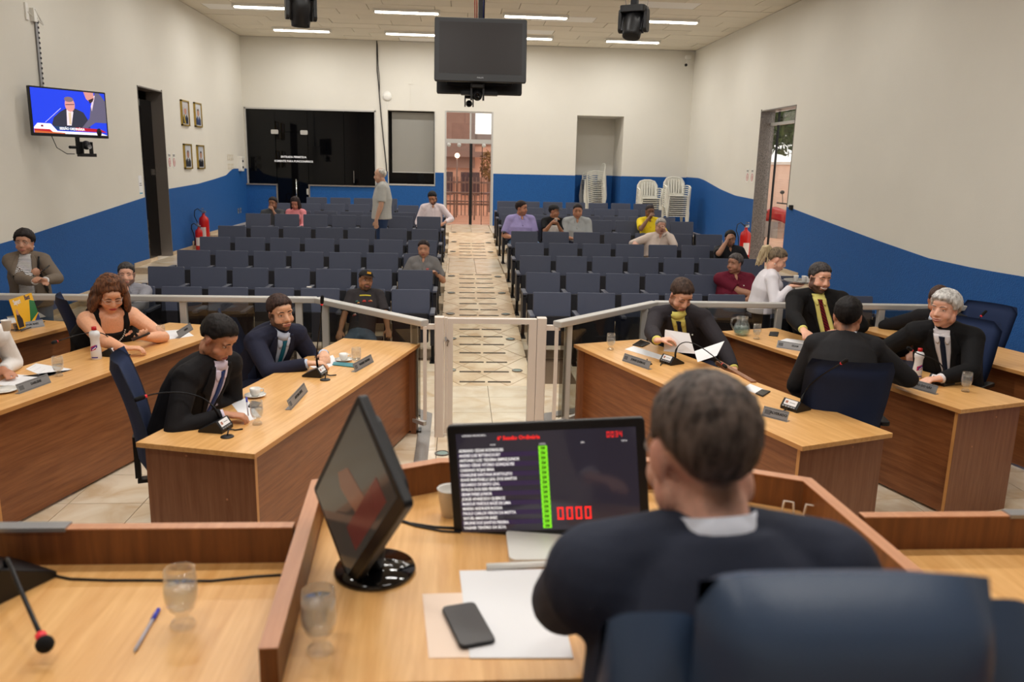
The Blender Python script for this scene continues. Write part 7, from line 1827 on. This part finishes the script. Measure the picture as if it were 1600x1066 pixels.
aud('man in black cap and black-and-white T-shirt holding a cup', 866, 319, ('R', 5, 1), 10, 66, 4, 0, .96, 1.0, skin=(160, 108, 82), hair=('buzz', (22, 18, 18)), cap=dict(c=(34, 36, 40)), outfit=dict(kind='polo', c=(24, 24, 26), neck='crew', extra=[lambda patch, *a: patch('white_front', [(.13, -.11, .11), (.2, -.12, .12), (.4, -.12, .12)], .004, cloth('white_front', (226, 220, 216)), nu=6, sub=4)]), hands={1: ony(864, 346, 14.0), -1: ony(872, 352, 14.02)}, handpose={1: dict(d=(.7, -.1, .6), curl=.8)})
q = ony(869, 344, 13.98); pcup(tuple(q-Vector((0, 0, .03))), 'white cup in the hands of the black-capped man', .8)
aud('man in light grey polo leaning forward with clasped hands', 903, 317, ('R', 5, 2), -4, -4, 14, 0, 1.04, 1.32, skin=(170, 116, 90), hair=('buzz', (28, 22, 22)), outfit=dict(kind='polo', c=(168, 172, 174)), hands={1: (2.0, 13.95, .94), -1: (2.16, 13.95, .94)}, handpose={1: dict(d=(.9, -.2, 0), curl=.7), -1: dict(d=(-.9, -.2, 0), curl=.7)}, dY=-.24)
aud('man in yellow polo and glasses with fist at his chin', 1016, 319, ('R', 5, 5), -6, 4, 10, 0, .98, 1.1, skin=(120, 80, 60), hair=('buzz', (34, 28, 28)), glasses=(60, 50, 50), outfit=dict(kind='polo', c=(240, 212, 44)), hands={1: ony(1014, 340, 14.14), -1: (3.75, 14.0, .9)}, handpose={1: dict(d=(.5, .1, .8), curl=1.1)}, elbows={1: (-.6, -.5, -1)})
aud('grey-haired man in cream shirt and black glasses, hand at cheek', 1033, 340, ('R', 4, 4), -4, 2, 4, 4, 1.02, 1.2, skin=(190, 138, 118), hair=('short', (140, 134, 128), (206, 202, 196)), brow=(120, 112, 106), glasses=(24, 22, 24), outfit=dict(kind='shirt', c=(222, 206, 196)), hands={-1: ony(1040, 362, 12.5), 1: ony(992, 379, 12.35)}, handpose={-1: dict(d=(-.35, .1, .9), curl=.9), 1: dict(d=(-.2, -.9, -.2))}, elbows={-1: (.7, -.2, -1), 1: (-.8, 0, -.3)}, legcol=(150, 120, 90))
aud('young man in black polo covering his mouth with a hand', 1142, 359, ('R', 3, 6), -4, -8, 6, 0, .98, 1.12, skin=(160, 110, 86), hair=('short', (16, 13, 13)), beard=((40, 30, 28), .5), outfit=dict(kind='polo', c=(36, 36, 40)), hands={1: ony(1136, 376, 11.55), -1: (4.3, 11.4, .75)}, handpose={1: dict(d=(.35, .15, .85), curl=.7)}, elbows={1: (-.7, -.3, -1)}, legcol=(30, 30, 34))
aud('grey-haired man in maroon polo looking left with folded arms', 1150, 395, ('R', 1, 5), -2, -58, 2, 0, 1.02, 1.35, vox=.0105, skin=(158, 108, 84), hair=('short', (56, 50, 50), (112, 106, 104)), outfit=dict(kind='polo', c=(104, 26, 46), extra=[lambda patch, *a: patch('polo_logo', [(.13, -.08, -.062), (.142, -.08, -.062)], .004, M_['white'], nu=2, sub=1)]), hands={1: (3.72, 9.42, .66), -1: (3.42, 9.36, .62)}, handpose={1: dict(d=(.9, 0, .05), curl=.7), -1: dict(d=(-.9, .1, 0), curl=.3)}, elbows={1: (-.9, 0, -.6), -1: (.9, 0, -.6)})
# ------------------------------------------------ the presiding man in the foreground
s = .98; Y = 1.10; h = Hp(1108, 577, Y, s, .008)
person('grey-haired man in dark suit seen from behind at the scoreboard monitor', h, (.42, .93, .93), 180, 190, 10, 2, s, 1.24, .006, floor=PF, neck=.108, c7off=(.010, -.01, -.010), skin=(206, 150, 130), hair=('buzz', (50, 42, 38), (112, 98, 90)), glasses=(90, 80, 76),
       outfit=dict(kind='suit', c=(44, 49, 64), shirt=(216, 220, 232), tie=(60, 60, 90)), hands={-1: (.28, 1.56, 1.225), 1: (.58, 1.56, 1.225)}, elbows={-1: (-.95, .2, -.35), 1: (.9, .1, -.6)}, handpose={-1: dict(d=(.8, .4, 0), curl=.4), 1: dict(d=(-.6, .6, 0), curl=.4)}, knees={1: (.52, 1.34, .93), -1: (.32, 1.34, .93)}, legcol=(30, 32, 40))
# ------------------------------------------------ office chairs behind the desks
office_chair((-1.50, 4.42), R_(-72), 'navy office chair of the writing man, back tall at the left', bh=.64)
office_chair((-1.38, 5.98), R_(-60), 'navy office chair behind the man with teal tie')
office_chair((-2.82, 6.62), R_(-60), 'navy office chair behind the auburn-haired woman')
office_chair((-3.75, 5.35), R_(-60), 'navy office chair of the woman at the left edge')
office_chair((2.40, 4.78), R_(-12), 'navy office chair between camera and the man seen from behind')
office_chair((3.36, 7.02), R_(178), 'navy office chair of the smiling bearded man', bh=.56)
office_chair((3.72, 5.72), R_(125), 'navy office chair of the white-haired man')
office_chair((4.62, 6.85), R_(115), 'navy office chair by the rear right desk under the rail end', bh=.54)
office_chair((1.98, 6.72), R_(165), 'navy office chair of the reading man, mostly hidden', bh=.42)
